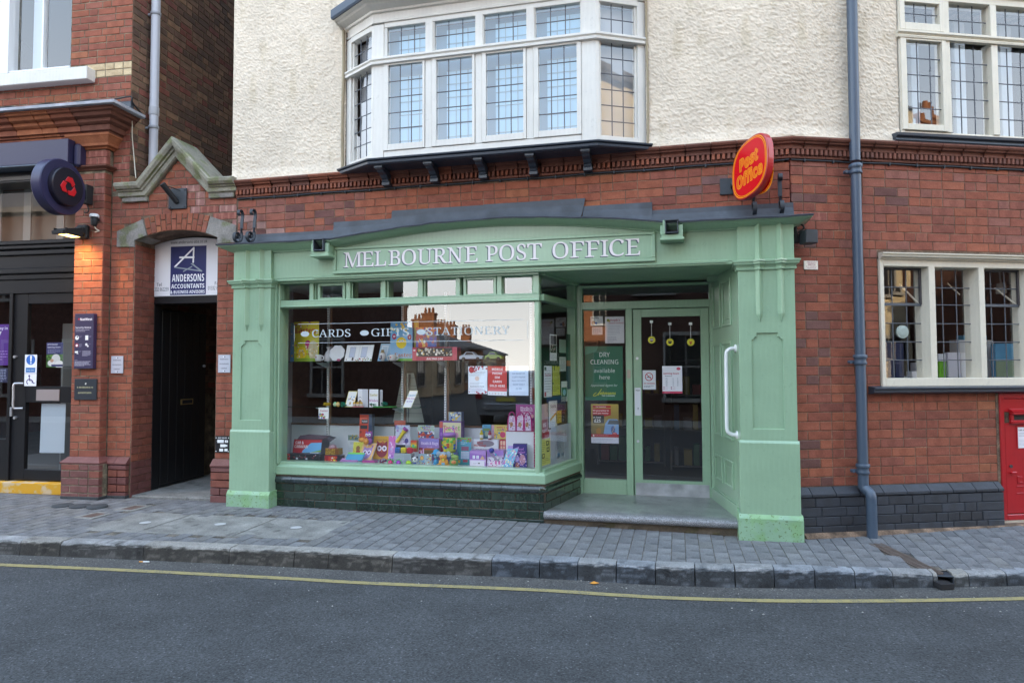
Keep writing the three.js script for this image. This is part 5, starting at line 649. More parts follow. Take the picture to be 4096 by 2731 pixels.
  part(bank, 'threshold', [bx(-4.6, -1.86, 0.172, 0.297, -0.3, -0.03, 0.008)], M.yellowstep); part(bank, 'threshold_base', bx(-4.6, -1.86, 0.05, 0.170, -0.3, -0.015, 0.006), M.flag);
  // banking hall seen through the glass
  part(bank, 'hall', [B(-4.6, -1.5, 0.2, 0.29, -3, -0.2), B(-4.6, -1.5, 0.29, 3.6, -3.1, -3)], mat([0.16, 0.155, 0.15], 0.8)); part(bank, 'hall_panel', [bx(-2.70, -2.32, 0.3, 2.06, -0.75, -0.70), bx(-1.99, -1.90, 0.3, 2.3, -0.62, -0.56), bx(-2.25, -2.05, 0.3, 2.1, -1.5, -1.4)], mat([0.36, 0.36, 0.34], 0.8)); part(bank, 'hall_cabinet', bx(-2.42, -2.08, 0.3, 1.55, -0.5, -0.42), mat([0.10, 0.11, 0.11], 0.6));
}
const SGN = { x: 0.609, y: 3.122, z: 0.30, a: -1.01, w: 0.455, h: 0.47 }, NW = { x: -1.63, y: 3.325, z: 0.5, r: 0.275, a: Math.PI / 2, k: 1.12 };
// ---------- signs, pipes and fittings on the walls ----------
{ // blue cast-iron drainpipe by the corner
  const t = thing('drainpipe', 'dark blue cast iron drainpipe down the brick wall right of the shopfront', 'drainpipe', [0.55, 0.1, 0.08], FR), x = 0.55, z = 0.075;
  part(t, 'pipe', [cyl([x - 0.003, 3.24, z], [x - 0.002, 7, z + 0.02], 0.042, 0.042, 20), cyl([x, 0.68, z], [x, 3.22, z], 0.040, 0.040, 20), cyl([x + 0.0, 0.535, z], [x, 0.70, z], 0.041, 0.041, 20), tube([[x, 0.56, z], [x, 0.52, z + 0.003], [x + 0.02, 0.48, z + 0.05], [x + 0.022, 0.44, z + 0.066], [x + 0.022, 0.10, z + 0.066]], 0.041, 16, 30, 0.2)], M.pipeBlue);
  for (const y of [3.16, 1.56, 0.66]) part(t, 'collar', [lathe([[0.041, y - 0.03], [0.050, y - 0.03], [0.052, y - 0.012], [0.046, y - 0.006], [0.046, y + 0.02], [0.054, y + 0.024], [0.054, y + 0.05], [0.041, y + 0.052]], x, 0, z), bx(x - 0.085, x - 0.03, y - 0.022, y + 0.006, z - 0.05, z - 0.02, 0.006), cyl([x - 0.078, y - 0.008, z - 0.03], [x - 0.078, y - 0.008, z - 0.005], 0.014, 0.014, 10)], M.pipeBlue);
}
{ const t = thing('soil_pipe', 'grey white plastic pipe on the dark gable wall behind the coping', 'pipe', [-1.165, 3.3, -0.235], FL), x = -1.165, z = -0.235; part(t, 'pipe', [cyl([x, 3.0, z], [x, 7, z], 0.045, 0.045, 20)], phys([0.50, 0.51, 0.56], 0.4)); for (const y of [4.16, 5.43]) part(t, 'pipe_clip', [lathe([[0.045, y - 0.014], [0.054, y - 0.014], [0.054, y + 0.014], [0.045, y + 0.014]], x, 0, z), bx(x - 0.1, x - 0.04, y - 0.012, y + 0.012, z - 0.012, z + 0.012)], mat([0.33, 0.34, 0.37], 0.5)); part(t, 'pipe_joint', [lathe([[0.045, 4.29], [0.0525, 4.30], [0.0525, 4.38], [0.045, 4.39]], x, 0, z)], mat([0.40, 0.41, 0.44], 0.5)); }
tag(part(scene, 'cable', [tube([[...w3(FL, -1.40, 4.26, 0.2)], [...w3(FL, -1.225, 4.22, 0.06)], [...w3(FL, -1.215, 3.95, 0.02)], [...w3(FL, -1.19, 3.75, 0.02)], [...w3(FL, -1.14, 3.52, 0.05)]], 0.005, 6, 60)], mat([0.62, 0.56, 0.45], 0.6)), 'thin cream cable hanging from the bank cornice to the stone coping', 'cable');
tag(part(scene, 'cable', [tube(Array.from({ length: 14 }, (_, i) => w3(FL, -3.4 + i * 0.168, 4.385 + 0.012 * Math.sin(i * 2.1), 0.045)).concat([w3(FL, -1.22, 4.34, 0.02), w3(FL, -1.235, 4.25, -0.2)]), 0.009, 6, 120)], M.blackMatt), 'black cable sagging along the brickwork above the bank cornice', 'cable');
{ // hanging oval sign
  const t = thing('hanging_sign', 'red rounded sign with yellow outlined lettering, projecting from the corner', 'sign', [0.47, 2.8, 0.3]);
  const pr = print(512, 620, (g, w, h) => { const s = (i, c, lw) => { g.strokeStyle = c; g.lineWidth = lw; blob(g, w, h, i); g.stroke(); }; bar(g, 0, 0, w, h, '#d3101c'); s(22, '#f0a21a', 9); s(36, '#f0a21a', 6);
    for (const [c, lw] of [['#f7b21e', 16], ['#d3101c', 6]]) { g.strokeStyle = c; g.lineWidth = lw; g.font = 'bold 172px sans-serif'; g.lineJoin = 'round'; g.save(); g.scale(0.78, 1); g.strokeText('Post', w / 2 / 0.78 - 10, 228, 340); g.font = 'bold 176px sans-serif'; g.strokeText('Office', w / 2 / 0.78, 400, 470); g.restore(); } });
  function blob(g, w, h, i) { g.beginPath(); const n = 80; for (let k = 0; k <= n; k++) { const a = (k / n) * 2 * Math.PI, e = 2.6, c = Math.cos(a), s = Math.sin(a), x = Math.sign(c) * Math.abs(c) ** (2 / e), y = Math.sign(s) * Math.abs(s) ** (2 / e); k ? g.lineTo(w / 2 + x * (w / 2 - i), h / 2 + y * (h / 2 - i)) : g.moveTo(w / 2 + x * (w / 2 - i), h / 2); } }
  const g = new THREE.Group(); g.name = numbered('sign_disc'); t.add(g); g.local = [0, 0, 0]; g.position.set(SGN.x - 0.47, SGN.y - 2.8, SGN.z - 0.3); g.rotation.y = SGN.a; // faces left along the street
  const rim = (r) => { const s = new THREE.Shape(); const n = 60; for (let k = 0; k < n; k++) { const a = (k / n) * 2 * Math.PI, e = 2.6, c = Math.cos(a), q = Math.sin(a), x = Math.sign(c) * Math.abs(c) ** (2 / e) * (SGN.w / 2 - r), y = Math.sign(q) * Math.abs(q) ** (2 / e) * (SGN.h / 2 - r) + 0.2 * x; k ? s.lineTo(x, y) : s.moveTo(x, y); } s.closePath(); return s; };
  part(g, 'sign_body', shapeGeo(rim(0), -0.03, 0.06, 0.010), M.red);
  for (const sd of [1, -1]) { const fg = new THREE.ShapeGeometry(rim(0.014), 8).loose(), uv = fg.attributes.uv, p = fg.attributes.position; for (let i = 0; i < uv.count; i++) uv.setXY(i, lerp(pr.u0, pr.u1, p.getX(i) / SGN.w + 0.5), lerp(pr.v0, pr.v1, (p.getY(i) - 0.2 * p.getX(i)) / SGN.h + 0.5)); if (sd < 0) fg.rotateY(Math.PI); fg.translate(0, 0, 0.0308 * sd); part(g, 'sign_face', fg, printMat(pr, 0.25)); }
  part(t, 'wall_plate', [bx(0.375, 0.60, 2.985, 3.125, 0.0, 0.022), bx(0.46, 0.52, 3.03, 3.08, 0.02, SGN.z - 0.17)], M.iron);
}
// scrolled iron brackets standing on the cornice ends
function scroll(x, label) {
  const t = thing('scroll_bracket', label, 'bracket', [x, 2.78, 0.15], FM), P = (a, b) => [x, b, 0.06 + a], w = 0.016, strip = (pts) => { const c = new THREE.CatmullRomCurve3(pts.map((p) => new THREE.Vector3(...P(...p)))), n = 60, L = []; const at = (k) => { const q = c.getPoint(k / n), d = c.getTangent(k / n), nz = [-d.y, d.z]; return [[q.x - w, q.y, q.z], [q.x + w, q.y, q.z], [q.x + w, q.y + nz[1] * 0.009, q.z + nz[0] * 0.009], [q.x - w, q.y + nz[1] * 0.009, q.z + nz[0] * 0.009]]; }; for (let k = 0; k < n; k++) { const A = at(k), B = at(k + 1); for (let i = 0; i < 4; i++) L.push(...quad(A[i], B[i], B[(i + 1) % 4], A[(i + 1) % 4])); } return tris(L); };
  part(t, 'scroll', [strip([[0.115, 2.835], [0.098, 2.815], [0.085, 2.835], [0.105, 2.862], [0.145, 2.85], [0.15, 2.80], [0.10, 2.775], [0.055, 2.81], [0.045, 2.88]]), strip([[0.045, 2.92], [0.04, 3.0], [0.03, 3.06], [0.045, 3.092], [0.08, 3.095], [0.09, 3.065], [0.068, 3.05]])], M.iron);
  const tw = []; { const L = [], n = 24; const at = (k) => { const a = (k / n) * Math.PI * 2.2, y = lerp(2.875, 2.925, k / n), r = 0.013; return [0, 1, 2, 3].map((i) => [x + Math.cos(a + i * Math.PI / 2) * r, y, 0.105 + Math.sin(a + i * Math.PI / 2) * r * 0.7]); }; for (let k = 0; k < n; k++) { const A = at(k), B = at(k + 1); for (let i = 0; i < 4; i++) L.push(...quad(A[i], A[(i + 1) % 4], B[(i + 1) % 4], B[i])); } tw.push(tris(L)); }
  part(t, 'twist', tw, M.iron);
}
scroll(-4.245, 'scrolled iron bracket at the far left end of the green cornice'); scroll(-4.10, 'scrolled iron bracket second from the left on the green cornice'); scroll(0.635, 'twisted iron bracket under the red hanging sign'); scroll(0.845, 'twisted iron bracket right of the red sign near the cornice end');
{ const t = thing('alarm_box', 'black box lamp with a wire below the cornice end', 'wall box', [0.06, 2.5, 0.1], FR); part(t, 'body', [bx(0.03, 0.135, 2.52, 2.63, 0.06, 0.17, 0.006)], M.iron); part(t, 'bracket', [tube([[0.02, 2.74, 0.05], [0.0, 2.66, 0.06], [0.02, 2.58, 0.06], [0.05, 2.56, 0.06]], 0.014, 8), bx(-0.01, 0.05, 2.54, 2.61, 0, 0.07), tube([[0.03, 2.70, 0.08], [0.06, 2.66, 0.09], [0.02, 2.62, 0.07]], 0.008, 6)], M.blackMatt); }
{ const pr = print(220, 130, (g, w, h) => { bar(g, 0, 0, w, h, '#e6dfd2'); for (let i = 0; i < 40; i++) dot(g, hash2(i, 1, 1) * w, (hash2(i, 2, 1) > 0.5 ? 0 : 1) * h + (hash2(i, 3, 1) - 0.5) * 14, 3, '#9a5a44'); txt(g, "FIREMAN'S", 118, 24, 27, '#8d3a4a', 'serif'); txt(g, 'SWITCH', 118, 54, 33, '#8d2440'); txt(g, 'L.V. PANNELL', 116, 84, 23, '#8d3a4a', 'serif'); txt(g, 'NOTTINGHAM', 118, 110, 19, '#8d3a4a', 'serif'); });
  const t = thing('enamel_plate', "small white and red FIREMAN'S SWITCH plate on the brick wall", 'sign', [0.2, 2.33, 0], FR); part(t, 'plate', bx(0.105, 0.232, 2.325, 2.40, 0.001, 0.008, 0.004), mat([0.7, 0.65, 0.58], 0.4)); part(t, 'plate_lettering', face(pr, [0.107, 2.327, 0.0088], [0.230, 2.327, 0.0088], [0.230, 2.398, 0.0088], [0.107, 2.398, 0.0088]), printMat(pr, 0.4)); }
// wall letter box
{ const t = thing('post_box', 'red cast iron post box built into the brick wall at the right edge', 'post box', [2.12, 0.2, 0], FR), x0 = 1.905, x1 = 2.36, y0 = 0.185, y1 = 1.282;
  part(t, 'frame', [bx(x0, x0 + 0.045, y0, y1, -0.3, 0.016, 0.006), bx(x1 - 0.045, x1, y0, y1, -0.3, 0.016, 0.006), bx(x0 + 0.045, x1 - 0.045, y1 - 0.05, y1, -0.3, 0.015, 0.006), bx(x0 + 0.045, x1 - 0.045, y0, y0 + 0.05, -0.3, 0.015, 0.006)], M.red);
  part(t, 'door', [bx(x0 + 0.048, x1 - 0.048, y0 + 0.055, 1.02, -0.05, 0.006, 0.006), bx(x0 + 0.048, x1 - 0.048, 1.115, y1 - 0.052, -0.05, 0.004, 0.004), bx(x0 + 0.048, x1 - 0.048, 1.02, 1.115, -0.25, -0.06, 0)], M.red);
  part(t, 'posting_slot', [bx(2.0, 2.3, 1.092, 1.118, 0, 0.05, 0.008), prism([[0, 1.115], [0.05, 1.118], [0.02, 1.14], [0, 1.145]], 'x', 2.0, 2.3), bx(2.0, 2.3, 1.012, 1.045, 0, 0.036, 0.008), bx(2.0, 2.03, 1.045, 1.092, 0, 0.03, 0.004), bx(2.27, 2.3, 1.045, 1.092, 0, 0.03, 0.004)], M.red); part(t, 'slot_opening', bx(2.03, 2.27, 1.044, 1.093, -0.05, 0.008, 0), M.blackMatt);
  const pr = print(160, 180, (g, w, h) => { bar(g, 0, 0, w, h, '#e9e7ec'); txt(g, 'Last collection', 80, 24, 20, '#333'); greek(g, 10, 52, 140, 3, 12, '#667'); greek(g, 10, 108, 140, 5, 12, '#99a'); }); part(t, 'notice_frame', [bx(2.068, 2.24, 0.985, 1.0, 0.004, 0.014), bx(2.068, 2.078, 0.80, 0.985, 0.004, 0.014), bx(2.23, 2.24, 0.80, 0.985, 0.004, 0.014)], M.red); part(t, 'notice', face(pr, [2.079, 0.802, 0.0085], [2.229, 0.802, 0.0085], [2.229, 0.983, 0.0085], [2.079, 0.983, 0.0085]), printMat(pr, 0.4));
  part(t, 'lock', [cyl([2.002, 0.648, 0.004], [2.002, 0.648, 0.014], 0.014, 0.014, 14)], M.bronze); part(t, 'handle', [cyl([2.0, 0.592, 0], [2.0, 0.592, 0.03], 0.010, 0.010, 10), bx(1.985, 2.035, 0.58, 0.604, 0.022, 0.04, 0.008)], M.red);
  const em = (a, b, w, h) => bx(a, a + w, b, b + h, 0.005, 0.011, 0.003); part(t, 'royal_cipher', [em(2.06, 0.50, 0.025, 0.06), em(2.06, 0.50, 0.05, 0.012), em(2.06, 0.545, 0.05, 0.012), em(2.13, 0.50, 0.012, 0.06), em(2.16, 0.50, 0.012, 0.06), em(2.05, 0.47, 0.16, 0.008), em(2.05, 0.41, 0.16, 0.008)], M.red); part(t, 'mount', bx(x0 - 0.005, x1, 0.155, 0.184, -0.1, 0.012, 0.004), mat([0.5, 0.42, 0.34], 0.9)); }
{ // white grab rail on the right-hand reveal
  const t = thing('grab_rail', 'white tubular grab rail on the right side of the recessed doorway', 'handrail', [0.45, 0.94, -0.05]); part(t, 'rail', tube([[0.485, 1.672, -0.05], [0.455, 1.672, -0.045], [0.422, 1.655, -0.04], [0.408, 1.61, -0.04], [0.406, 1.30, -0.04], [0.405, 1.0, -0.04], [0.42, 0.955, -0.04], [0.455, 0.938, -0.045], [0.485, 0.938, -0.05]], 0.0165, 12, 90, 0.35), M.whitePlain); for (const y of [1.672, 0.938]) part(t, 'flange', cyl([0.492, y, -0.052], [0.478, y, -0.05], 0.036, 0.032, 20), M.whitePlain); }
// ---------- signs on the left ----------
{ const t = thing('projecting_sign', 'round dark purple projecting sign with a red three part emblem outside the bank', 'sign', [-1.6, 3.2, 0.3], FL);
  const g = new THREE.Group(); g.name = numbered('sign_disc'); g.local = [0, 0, 0]; t.add(g); g.position.set(NW.x + 1.6, NW.y - 3.2, NW.z - 0.3); g.rotation.y = NW.a;
  const q = (k) => { const R = (x, y) => { const c = Math.cos(k * 2.0944), s = Math.sin(k * 2.0944); return [x * c - y * s, x * s + y * c]; }; return [[-0.45, 0.42], [-0.14, 0.88], [0.36, 0.88], [0.66, 0.34], [0.36, 0.05], [0.20, 0.36], [-0.04, 0.42]].map((p) => R(p[0] * 0.098 * NW.k, p[1] * 0.098 * NW.k)); };
  part(g, 'disc', [cyl([0, 0, -0.05], [0, 0, 0.045], NW.r, NW.r, 64), cyl([0, 0, 0.045], [0, 0, 0.055], NW.r, NW.r * 0.975, 64), cyl([0, 0, -0.06], [0, 0, -0.05], NW.r * 0.975, NW.r, 64)], M.navy); part(g, 'inner_disc', [cyl([0, 0, 0.055], [0, 0, 0.10], NW.r * 0.70, NW.r * 0.69, 56), cyl([0, 0, 0.10], [0, 0, 0.108], NW.r * 0.69, NW.r * 0.66, 56)], phys([0.012, 0.010, 0.02], 0.35)); for (let k = 0; k < 3; k++) part(g, 'emblem_piece', prism(q(k), 'z', 0.108, 0.117, 0.002), phys([0.62, 0.012, 0.02], 0.35));
  part(t, 'wall_bracket', [bx(-1.665, -1.600, 3.24, 3.44, 0.1, 0.19, 0.004), bx(-1.655, -1.61, 3.29, 3.38, 0.18, 0.26, 0.004)], M.blackMatt); part(t, 'hanging_wire', tube([[-1.64, 3.24, 0.14], [-1.625, 3.19, 0.13], [-1.65, 3.16, 0.12], [-1.69, 3.165, 0.12]], 0.006, 6), M.blackMatt); }
{ const pr = print(340, 880, (g, w, h) => { bar(g, 0, 0, w, h, '#37304f'); poly(g, [[52, 90], [72, 66], [92, 90], [72, 100]], '#c8202e'); txt(g, 'NatWest', 205, 90, 54, '#f3f0f5'); txt(g, 'Security Notice', 156, 222, 44, '#eceaf2', 'sans-serif', 'normal', 290); greek(g, 14, 258, 290, 2, 22, '#cfcbd8', 5); dot(g, 45, 386, 34, '#eee'); dot(g, 52, 372, 13, '#37304f'); bar(g, 196, 350, 54, 74, '#eee'); dot(g, 44, 506, 32, '#a3243c'); dot(g, 44, 510, 20, '#eee'); dot(g, 218, 496, 22, '#eee'); dot(g, 246, 522, 14, '#eee'); poly(g, [[10, 604], [70, 596], [66, 632], [14, 628]], '#eee'); bar(g, 46, 634, 30, 12, '#eee'); for (const [x, y, n] of [[86, 362, 2], [262, 362, 2], [84, 488, 5], [258, 488, 1], [82, 600, 2]]) greek(g, x, y, 56, n, 11, '#b9b4c6', 3); greek(g, 148, 598, 160, 8, 11, '#c9c5d4', 4); greek(g, 12, 744, 90, 1, 10, '#c9c5d4', 4); greek(g, 12, 766, 295, 5, 16, '#d6d3df', 6); });
  const t = thing('notice_board', 'tall dark purple bank security notice board on the brick pier', 'notice board', [-1.63, 1.52, 0.1], FL); part(t, 'board', bx(-1.742, -1.518, 1.52, 2.092, 0.102, 0.148, 0.003), M.purple); part(t, 'board_face', face(pr, [-1.74, 1.522, 0.1488], [-1.52, 1.522, 0.1488], [-1.52, 2.09, 0.1488], [-1.74, 2.09, 0.1488]), printMat(pr, 0.4)); }
{ const pr = print(350, 300, (g, w, h) => { bar(g, 0, 0, w, h, '#33363c'); poly(g, [[166, 70], [180, 50], [194, 56], [186, 84]], '#eee8d8'); txt(g, 'R. McGREGOR & CO', 172, 120, 29, '#d9cf9a', 'serif', 'bold', 260); txt(g, 'ACCOUNTANTS', 168, 200, 29, '#d9cf9a', 'serif', 'bold', 220); }); const t = thing('brass_plaque', 'dark grey accountants plaque below the purple notice board', 'plaque', [-1.63, 1.19, 0.1], FL); part(t, 'plaque', bx(-1.762, -1.497, 1.194, 1.414, 0.102, 0.116, 0.003), mat([0.045, 0.045, 0.05], 0.35)); part(t, 'plaque_lettering', face(pr, [-1.757, 1.199, 0.1166], [-1.502, 1.199, 0.1166], [-1.502, 1.409, 0.1166], [-1.757, 1.409, 0.1166]), printMat(pr, 0.35)); }
for (const [x0, x1, y0, y1, lb] of [[-1.421, -1.277, 1.470, 1.652, 'silver accountants name plate on the brick left of the passage door'], [-0.183, -0.044, 1.474, 1.656, 'silver accountants name plate on the brick right of the passage door']]) { const pr = print(200, 260, (g, w, h) => { bar(g, 0, 0, w, h, '#c3c3cd'); for (const y of [26, 236]) { dot(g, 88, y, 9, '#f4f4f6'); dot(g, 110, y + 2, 11, '#60606a', 7); } txt(g, 'Andersons', 100, 62, 27, '#55555f', 'sans-serif', 'bold', 136); txt(g, 'Accountants', 100, 130, 27, '#55555f', 'sans-serif', 'bold', 152); txt(g, 'Limited', 96, 196, 27, '#55555f', 'sans-serif', 'bold', 100); }); const t = thing('name_plate', lb, 'plaque', [(x0 + x1) / 2, y0, 0], FL); part(t, 'plate', bx(x0, x1, y0, y1, 0.004, 0.012, 0.002), M.alu); part(t, 'plate_lettering', face(pr, [x0 + 0.002, y0 + 0.002, 0.0126], [x1 - 0.002, y0 + 0.002, 0.0126], [x1 - 0.002, y1 - 0.002, 0.0126], [x0 + 0.002, y1 - 0.002, 0.0126]), printMat(pr, 0.35)); }
{ const pr = print(220, 230, (g, w, h) => { bar(g, 0, 0, w, h, '#16171c'); txt(g, 'GAS VALVE', 110, 22, 27, '#f4f4f4'); for (const y of [22, 212]) for (const x of [14, 206]) dot(g, x, y, 8, '#e8e8ea'); bar(g, 34, 48, 100, 44, '#f2f2f2'); bar(g, 150, 54, 50, 34, '#f2f2f2'); bar(g, 80, 112, 82, 40, '#f2f2f2'); bar(g, 150, 118, 40, 26, '#f2f2f2'); bar(g, 66, 174, 60, 40, '#f2f2f2'); bar(g, 146, 174, 48, 36, '#f2f2f2'); txt(g, 'AT', 34, 66, 18, '#ddd'); txt(g, '1', 174, 72, 28, '#16171c'); }); const t = thing('gas_valve_plate', 'small black and white GAS VALVE plate low on the brick beside the green pilaster', 'sign', [-0.12, 0.66, 0], FL); part(t, 'plate', bx(-0.203, -0.043, 0.664, 0.831, 0.004, 0.010, 0.002), M.blackMatt); part(t, 'plate_lettering', face(pr, [-0.201, 0.666, 0.0106], [-0.045, 0.666, 0.0106], [-0.045, 0.829, 0.0106], [-0.201, 0.829, 0.0106]), printMat(pr, 0.4)); }
{ // lit floodlight on the bank pier: glowing glass and a light just in front of it
  const t = thing('wall_lamp', 'black wall floodlight glowing warm orange on the brick pier', 'lamp', [-1.6, 2.9, 0.1], FL);
  part(t, 'wall_box', [bx(-1.752, -1.625, 2.880, 3.026, 0.1, 0.155, 0.014), bx(-1.735, -1.64, 2.895, 3.0, 0.15, 0.20, 0.02)], M.blackMatt);
  part(t, 'lamp_housing', [prism([[0.16, 2.965], [0.22, 2.975], [0.36, 2.945], [0.45, 2.902], [0.445, 2.872], [0.415, 2.872], [0.36, 2.905], [0.22, 2.935], [0.16, 2.915]], 'x', -1.76, -1.625, 0.004), bx(-1.762, -1.755, 2.878, 2.94, 0.20, 0.42, 0.002), bx(-1.630, -1.623, 2.878, 2.94, 0.20, 0.42, 0.002)], M.blackMatt);
  part(t, 'lamp_glass', bx(-1.754, -1.631, 2.882, 2.890, 0.205, 0.412, 0.002), new THREE.MeshStandardMaterial({ color: 0x332211, emissive: lin(1, 0.58, 0.17), emissiveIntensity: 2.6 }));
  const p = w3(FL, -1.69, 2.872, 0.30), l = new THREE.SpotLight(new THREE.Color(1, 0.55, 0.18), 1.1, 0, 1.3, 0.8, 2); l.position.set(...p); l.target.position.set(p[0], p[1] - 1.2, p[2] - 0.22); l.castShadow = true; l.shadow.radius = 3; scene.add(l, l.target); }
{ const t = thing('security_camera', 'small white and black dome camera on the pier above the lamp', 'camera', [-1.52, 3.0, 0.1], FL); part(t, 'dome', [lathe([[0.001, 3.128], [0.036, 3.128], [0.044, 3.118], [0.046, 3.098], [0.044, 3.092], [0.001, 3.092]], -1.524, 0, 0.165)], M.whitePlain); part(t, 'body', [lathe([[0.001, 3.0], [0.022, 3.004], [0.030, 3.02], [0.034, 3.055], [0.036, 3.092], [0.001, 3.092]], -1.524, 0, 0.165), bx(-1.535, -1.513, 3.06, 3.09, 0.1, 0.165)], M.blackMatt); part(t, 'lead_wire', [tube([[-1.524, 3.0, 0.16], [-1.52, 2.975, 0.14], [-1.505, 2.96, 0.115], [-1.56, 2.952, 0.11]], 0.006, 6)], M.cream); }
{ const t = thing('floodlight_bracket', 'dark tilted tube on a square blue grey plate in the pediment', 'bracket', [-0.67, 3.18, 0], FL); part(t, 'plate', bx(-0.778, -0.568, 3.18, 3.395, 0.003, 0.02, 0.004), M.iron); for (const [x, y] of [[-0.755, 3.20], [-0.59, 3.20], [-0.755, 3.375], [-0.59, 3.375]]) part(t, 'bolt', cyl([x, y, 0.02], [x, y, 0.028], 0.01, 0.008, 8), M.iron); part(t, 'tube', [cyl([-0.676, 3.25, 0.02], [-0.735, 3.405, 0.17], 0.027, 0.030, 18)], M.blackMatt); part(t, 'wire', tube([[-0.70, 3.39, 0.12], [-0.67, 3.38, 0.06], [-0.64, 3.37, 0.02]], 0.005, 6), M.blackMatt); }
{ // stickers and posters on the bank glass
  const pr = print(180, 500, (g, w, h) => { bar(g, 0, 0, w, h, '#f4f3f7'); dot(g, 88, 84, 66, '#2b6cc4', 78); g.fillStyle = '#fff'; poly(g, [[76, 20], [104, 20], [96, 116], [84, 116]], '#fff'); dot(g, 90, 136, 11, '#fff'); bar(g, 18, 208, 140, 74, '#2f74b8'); txt(g, 'Keep clear', 88, 246, 23, '#e7eef7', 'sans-serif', 'bold', 120); bar(g, 0, 296, w, 6, '#5a4a7a'); g.strokeStyle = '#37206e'; g.lineWidth = 12; g.lineCap = 'round'; g.beginPath(); g.arc(78, 432, 40, 2.2, 6.6); g.stroke(); g.beginPath(); g.moveTo(74, 352); g.lineTo(78, 412); g.lineTo(118, 412); g.lineTo(136, 456); g.lineTo(150, 452); g.stroke(); dot(g, 72, 338, 14, '#37206e'); });
  const t = thing('door_sticker', 'white sticker with blue warning circle and wheelchair symbol on the bank door', 'sticker', [-2.52, 1.33, -0.1], FL); part(t, 'sheet', face(pr, [-2.598, 1.332, -0.105], [-2.444, 1.332, -0.105], [-2.442, 1.676, -0.105], [-2.596, 1.676, -0.105]), printMat(pr, 0.4));
  const p2 = print(240, 400, (g, w, h) => { bar(g, 0, 0, w, 190, '#2d2f66'); txt(g, '2013 Easter', 88, 32, 32, '#dfe0ee', 'sans-serif', 'bold', 150); txt(g, 'Opening Hours', 108, 76, 32, '#dfe0ee', 'sans-serif', 'bold', 190); greek(g, 20, 112, 190, 4, 18, '#aeb2d0', 5); bar(g, 0, 190, w, 210, '#3c6a2c'); for (let i = 0; i < 60; i++) dot(g, hash2(i, 5, 7) * w, 190 + hash2(i, 6, 7) * 110, 12, hash2(i, 8, 7) > 0.5 ? '#6f9a3f' : '#28501f'); dot(g, 140, 262, 62, '#d9d9d6', 74); dot(g, 74, 330, 52, '#e9e9e6', 50); dot(g, 190, 350, 66, '#e9e9e6', 60); dot(g, 84, 290, 26, '#c79a80'); bar(g, 76, 352, 164, 34, '#2d2f66'); }); const t2 = thing('poster', 'navy opening hours poster with a photograph inside the bank door glass', 'poster', [-2.26, 1.53, -0.2], FL); part(t2, 'sheet', face(p2, [-2.375, 1.535, -0.155], [-2.165, 1.535, -0.155], [-2.165, 1.81, -0.155], [-2.375, 1.81, -0.155]), printMat(p2, 0.5));
  const p3 = print(220, 400, (g, w, h) => { bar(g, 0, 0, w, h, '#5b1f8a'); txt(g, 'Pay in', 120, 40, 38, '#e6dff0'); poly(g, [[0, 70], [110, 70], [60, 180], [0, 150]], '#dfe4dc'); greek(g, 20, 260, 180, 4, 26, '#b48bd0', 7); }); const t3 = thing('poster', 'purple poster in the bank window beside the door', 'poster', [-2.9, 1.55, -0.2], FL); part(t3, 'sheet', face(p3, [-3.1, 1.56, -0.16], [-2.83, 1.56, -0.16], [-2.83, 2.02, -0.16], [-3.1, 2.02, -0.16]), printMat(p3, 0.5));
  const p4 = print(160, 220, (g, w, h) => { bar(g, 0, 0, w, h, '#23264e'); greek(g, 14, 24, 130, 8, 24, '#b9bdd8', 7); }); const t4 = thing('poster', 'small navy poster low in the bank window beside the door', 'poster', [-2.95, 1.35, -0.2], FL); part(t4, 'sheet', face(p4, [-3.05, 1.37, -0.16], [-2.86, 1.37, -0.16], [-2.86, 1.53, -0.16], [-3.05, 1.53, -0.16]), printMat(p4, 0.5));
  const p5 = print(150, 320, (g, w, h) => bar(g, 0, 0, w, h, '#b9c3ca')); const t5 = thing('paper_sheet', 'blank pale sheet hung inside the lower door glass of the bank', 'paper', [-2.27, 0.6, -0.2], FL); part(t5, 'sheet', face(p5, [-2.425, 0.602, -0.15], [-2.114, 0.605, -0.15], [-2.108, 1.146, -0.15], [-2.414, 1.14, -0.15]), printMat(p5, 0.7)); }
// ---------- small things on the pavement ----------
[[-5.88, 0.56, 'leftmost of three round grey cover plates on the pavement by the bank pier'], [-5.69, 0.545, 'middle one of three round grey cover plates on the pavement by the bank pier'], [-5.50, 0.53, 'rightmost of three round grey cover plates on the pavement by the bank pier']].forEach(([x, z, lb], i) => { const t = thing('cover_plate', lb, 'cover', [x, pavY(x, z), z], FM, 'round cover plates by the bank pier'), y = pavY(x, z); part(t, 'plate', [lathe([[0.001, y - 0.01], [0.092, y - 0.01], [0.094, y + 0.004], [0.090, y + 0.014 + i * 0.002], [0.001, y + 0.016 + i * 0.002]], x, 0, z, 36)], mat([0.075, 0.085, 0.095], 0.8, { map: T.lead })); });
[[-5.15, 0.455, 'small rusty inspection cover in a pale frame beside the passage step'], [-5.262, 0.80, 'small rusty inspection cover in a pale frame nearer the kerb']].forEach(([x, z, lb]) => { const y = pavY(x, z), t = thing('inspection_cover', lb, 'cover', [x, y, z]); part(t, 'frame', [bx(x - 0.11, x - 0.065, y - 0.03, y + 0.002, z - 0.135, z + 0.135), bx(x + 0.065, x + 0.11, y - 0.03, y + 0.002, z - 0.135, z + 0.135), bx(x - 0.065, x + 0.065, y - 0.03, y + 0.0015, z - 0.135, z - 0.09), bx(x - 0.065, x + 0.065, y - 0.03, y + 0.0015, z + 0.09, z + 0.135)], M.flag); part(t, 'lid', bx(x - 0.062, x + 0.062, y - 0.03, y + 0.001, z - 0.087, z + 0.087), mat([0.17, 0.11, 0.09], 0.8, { map: T.grain })); });
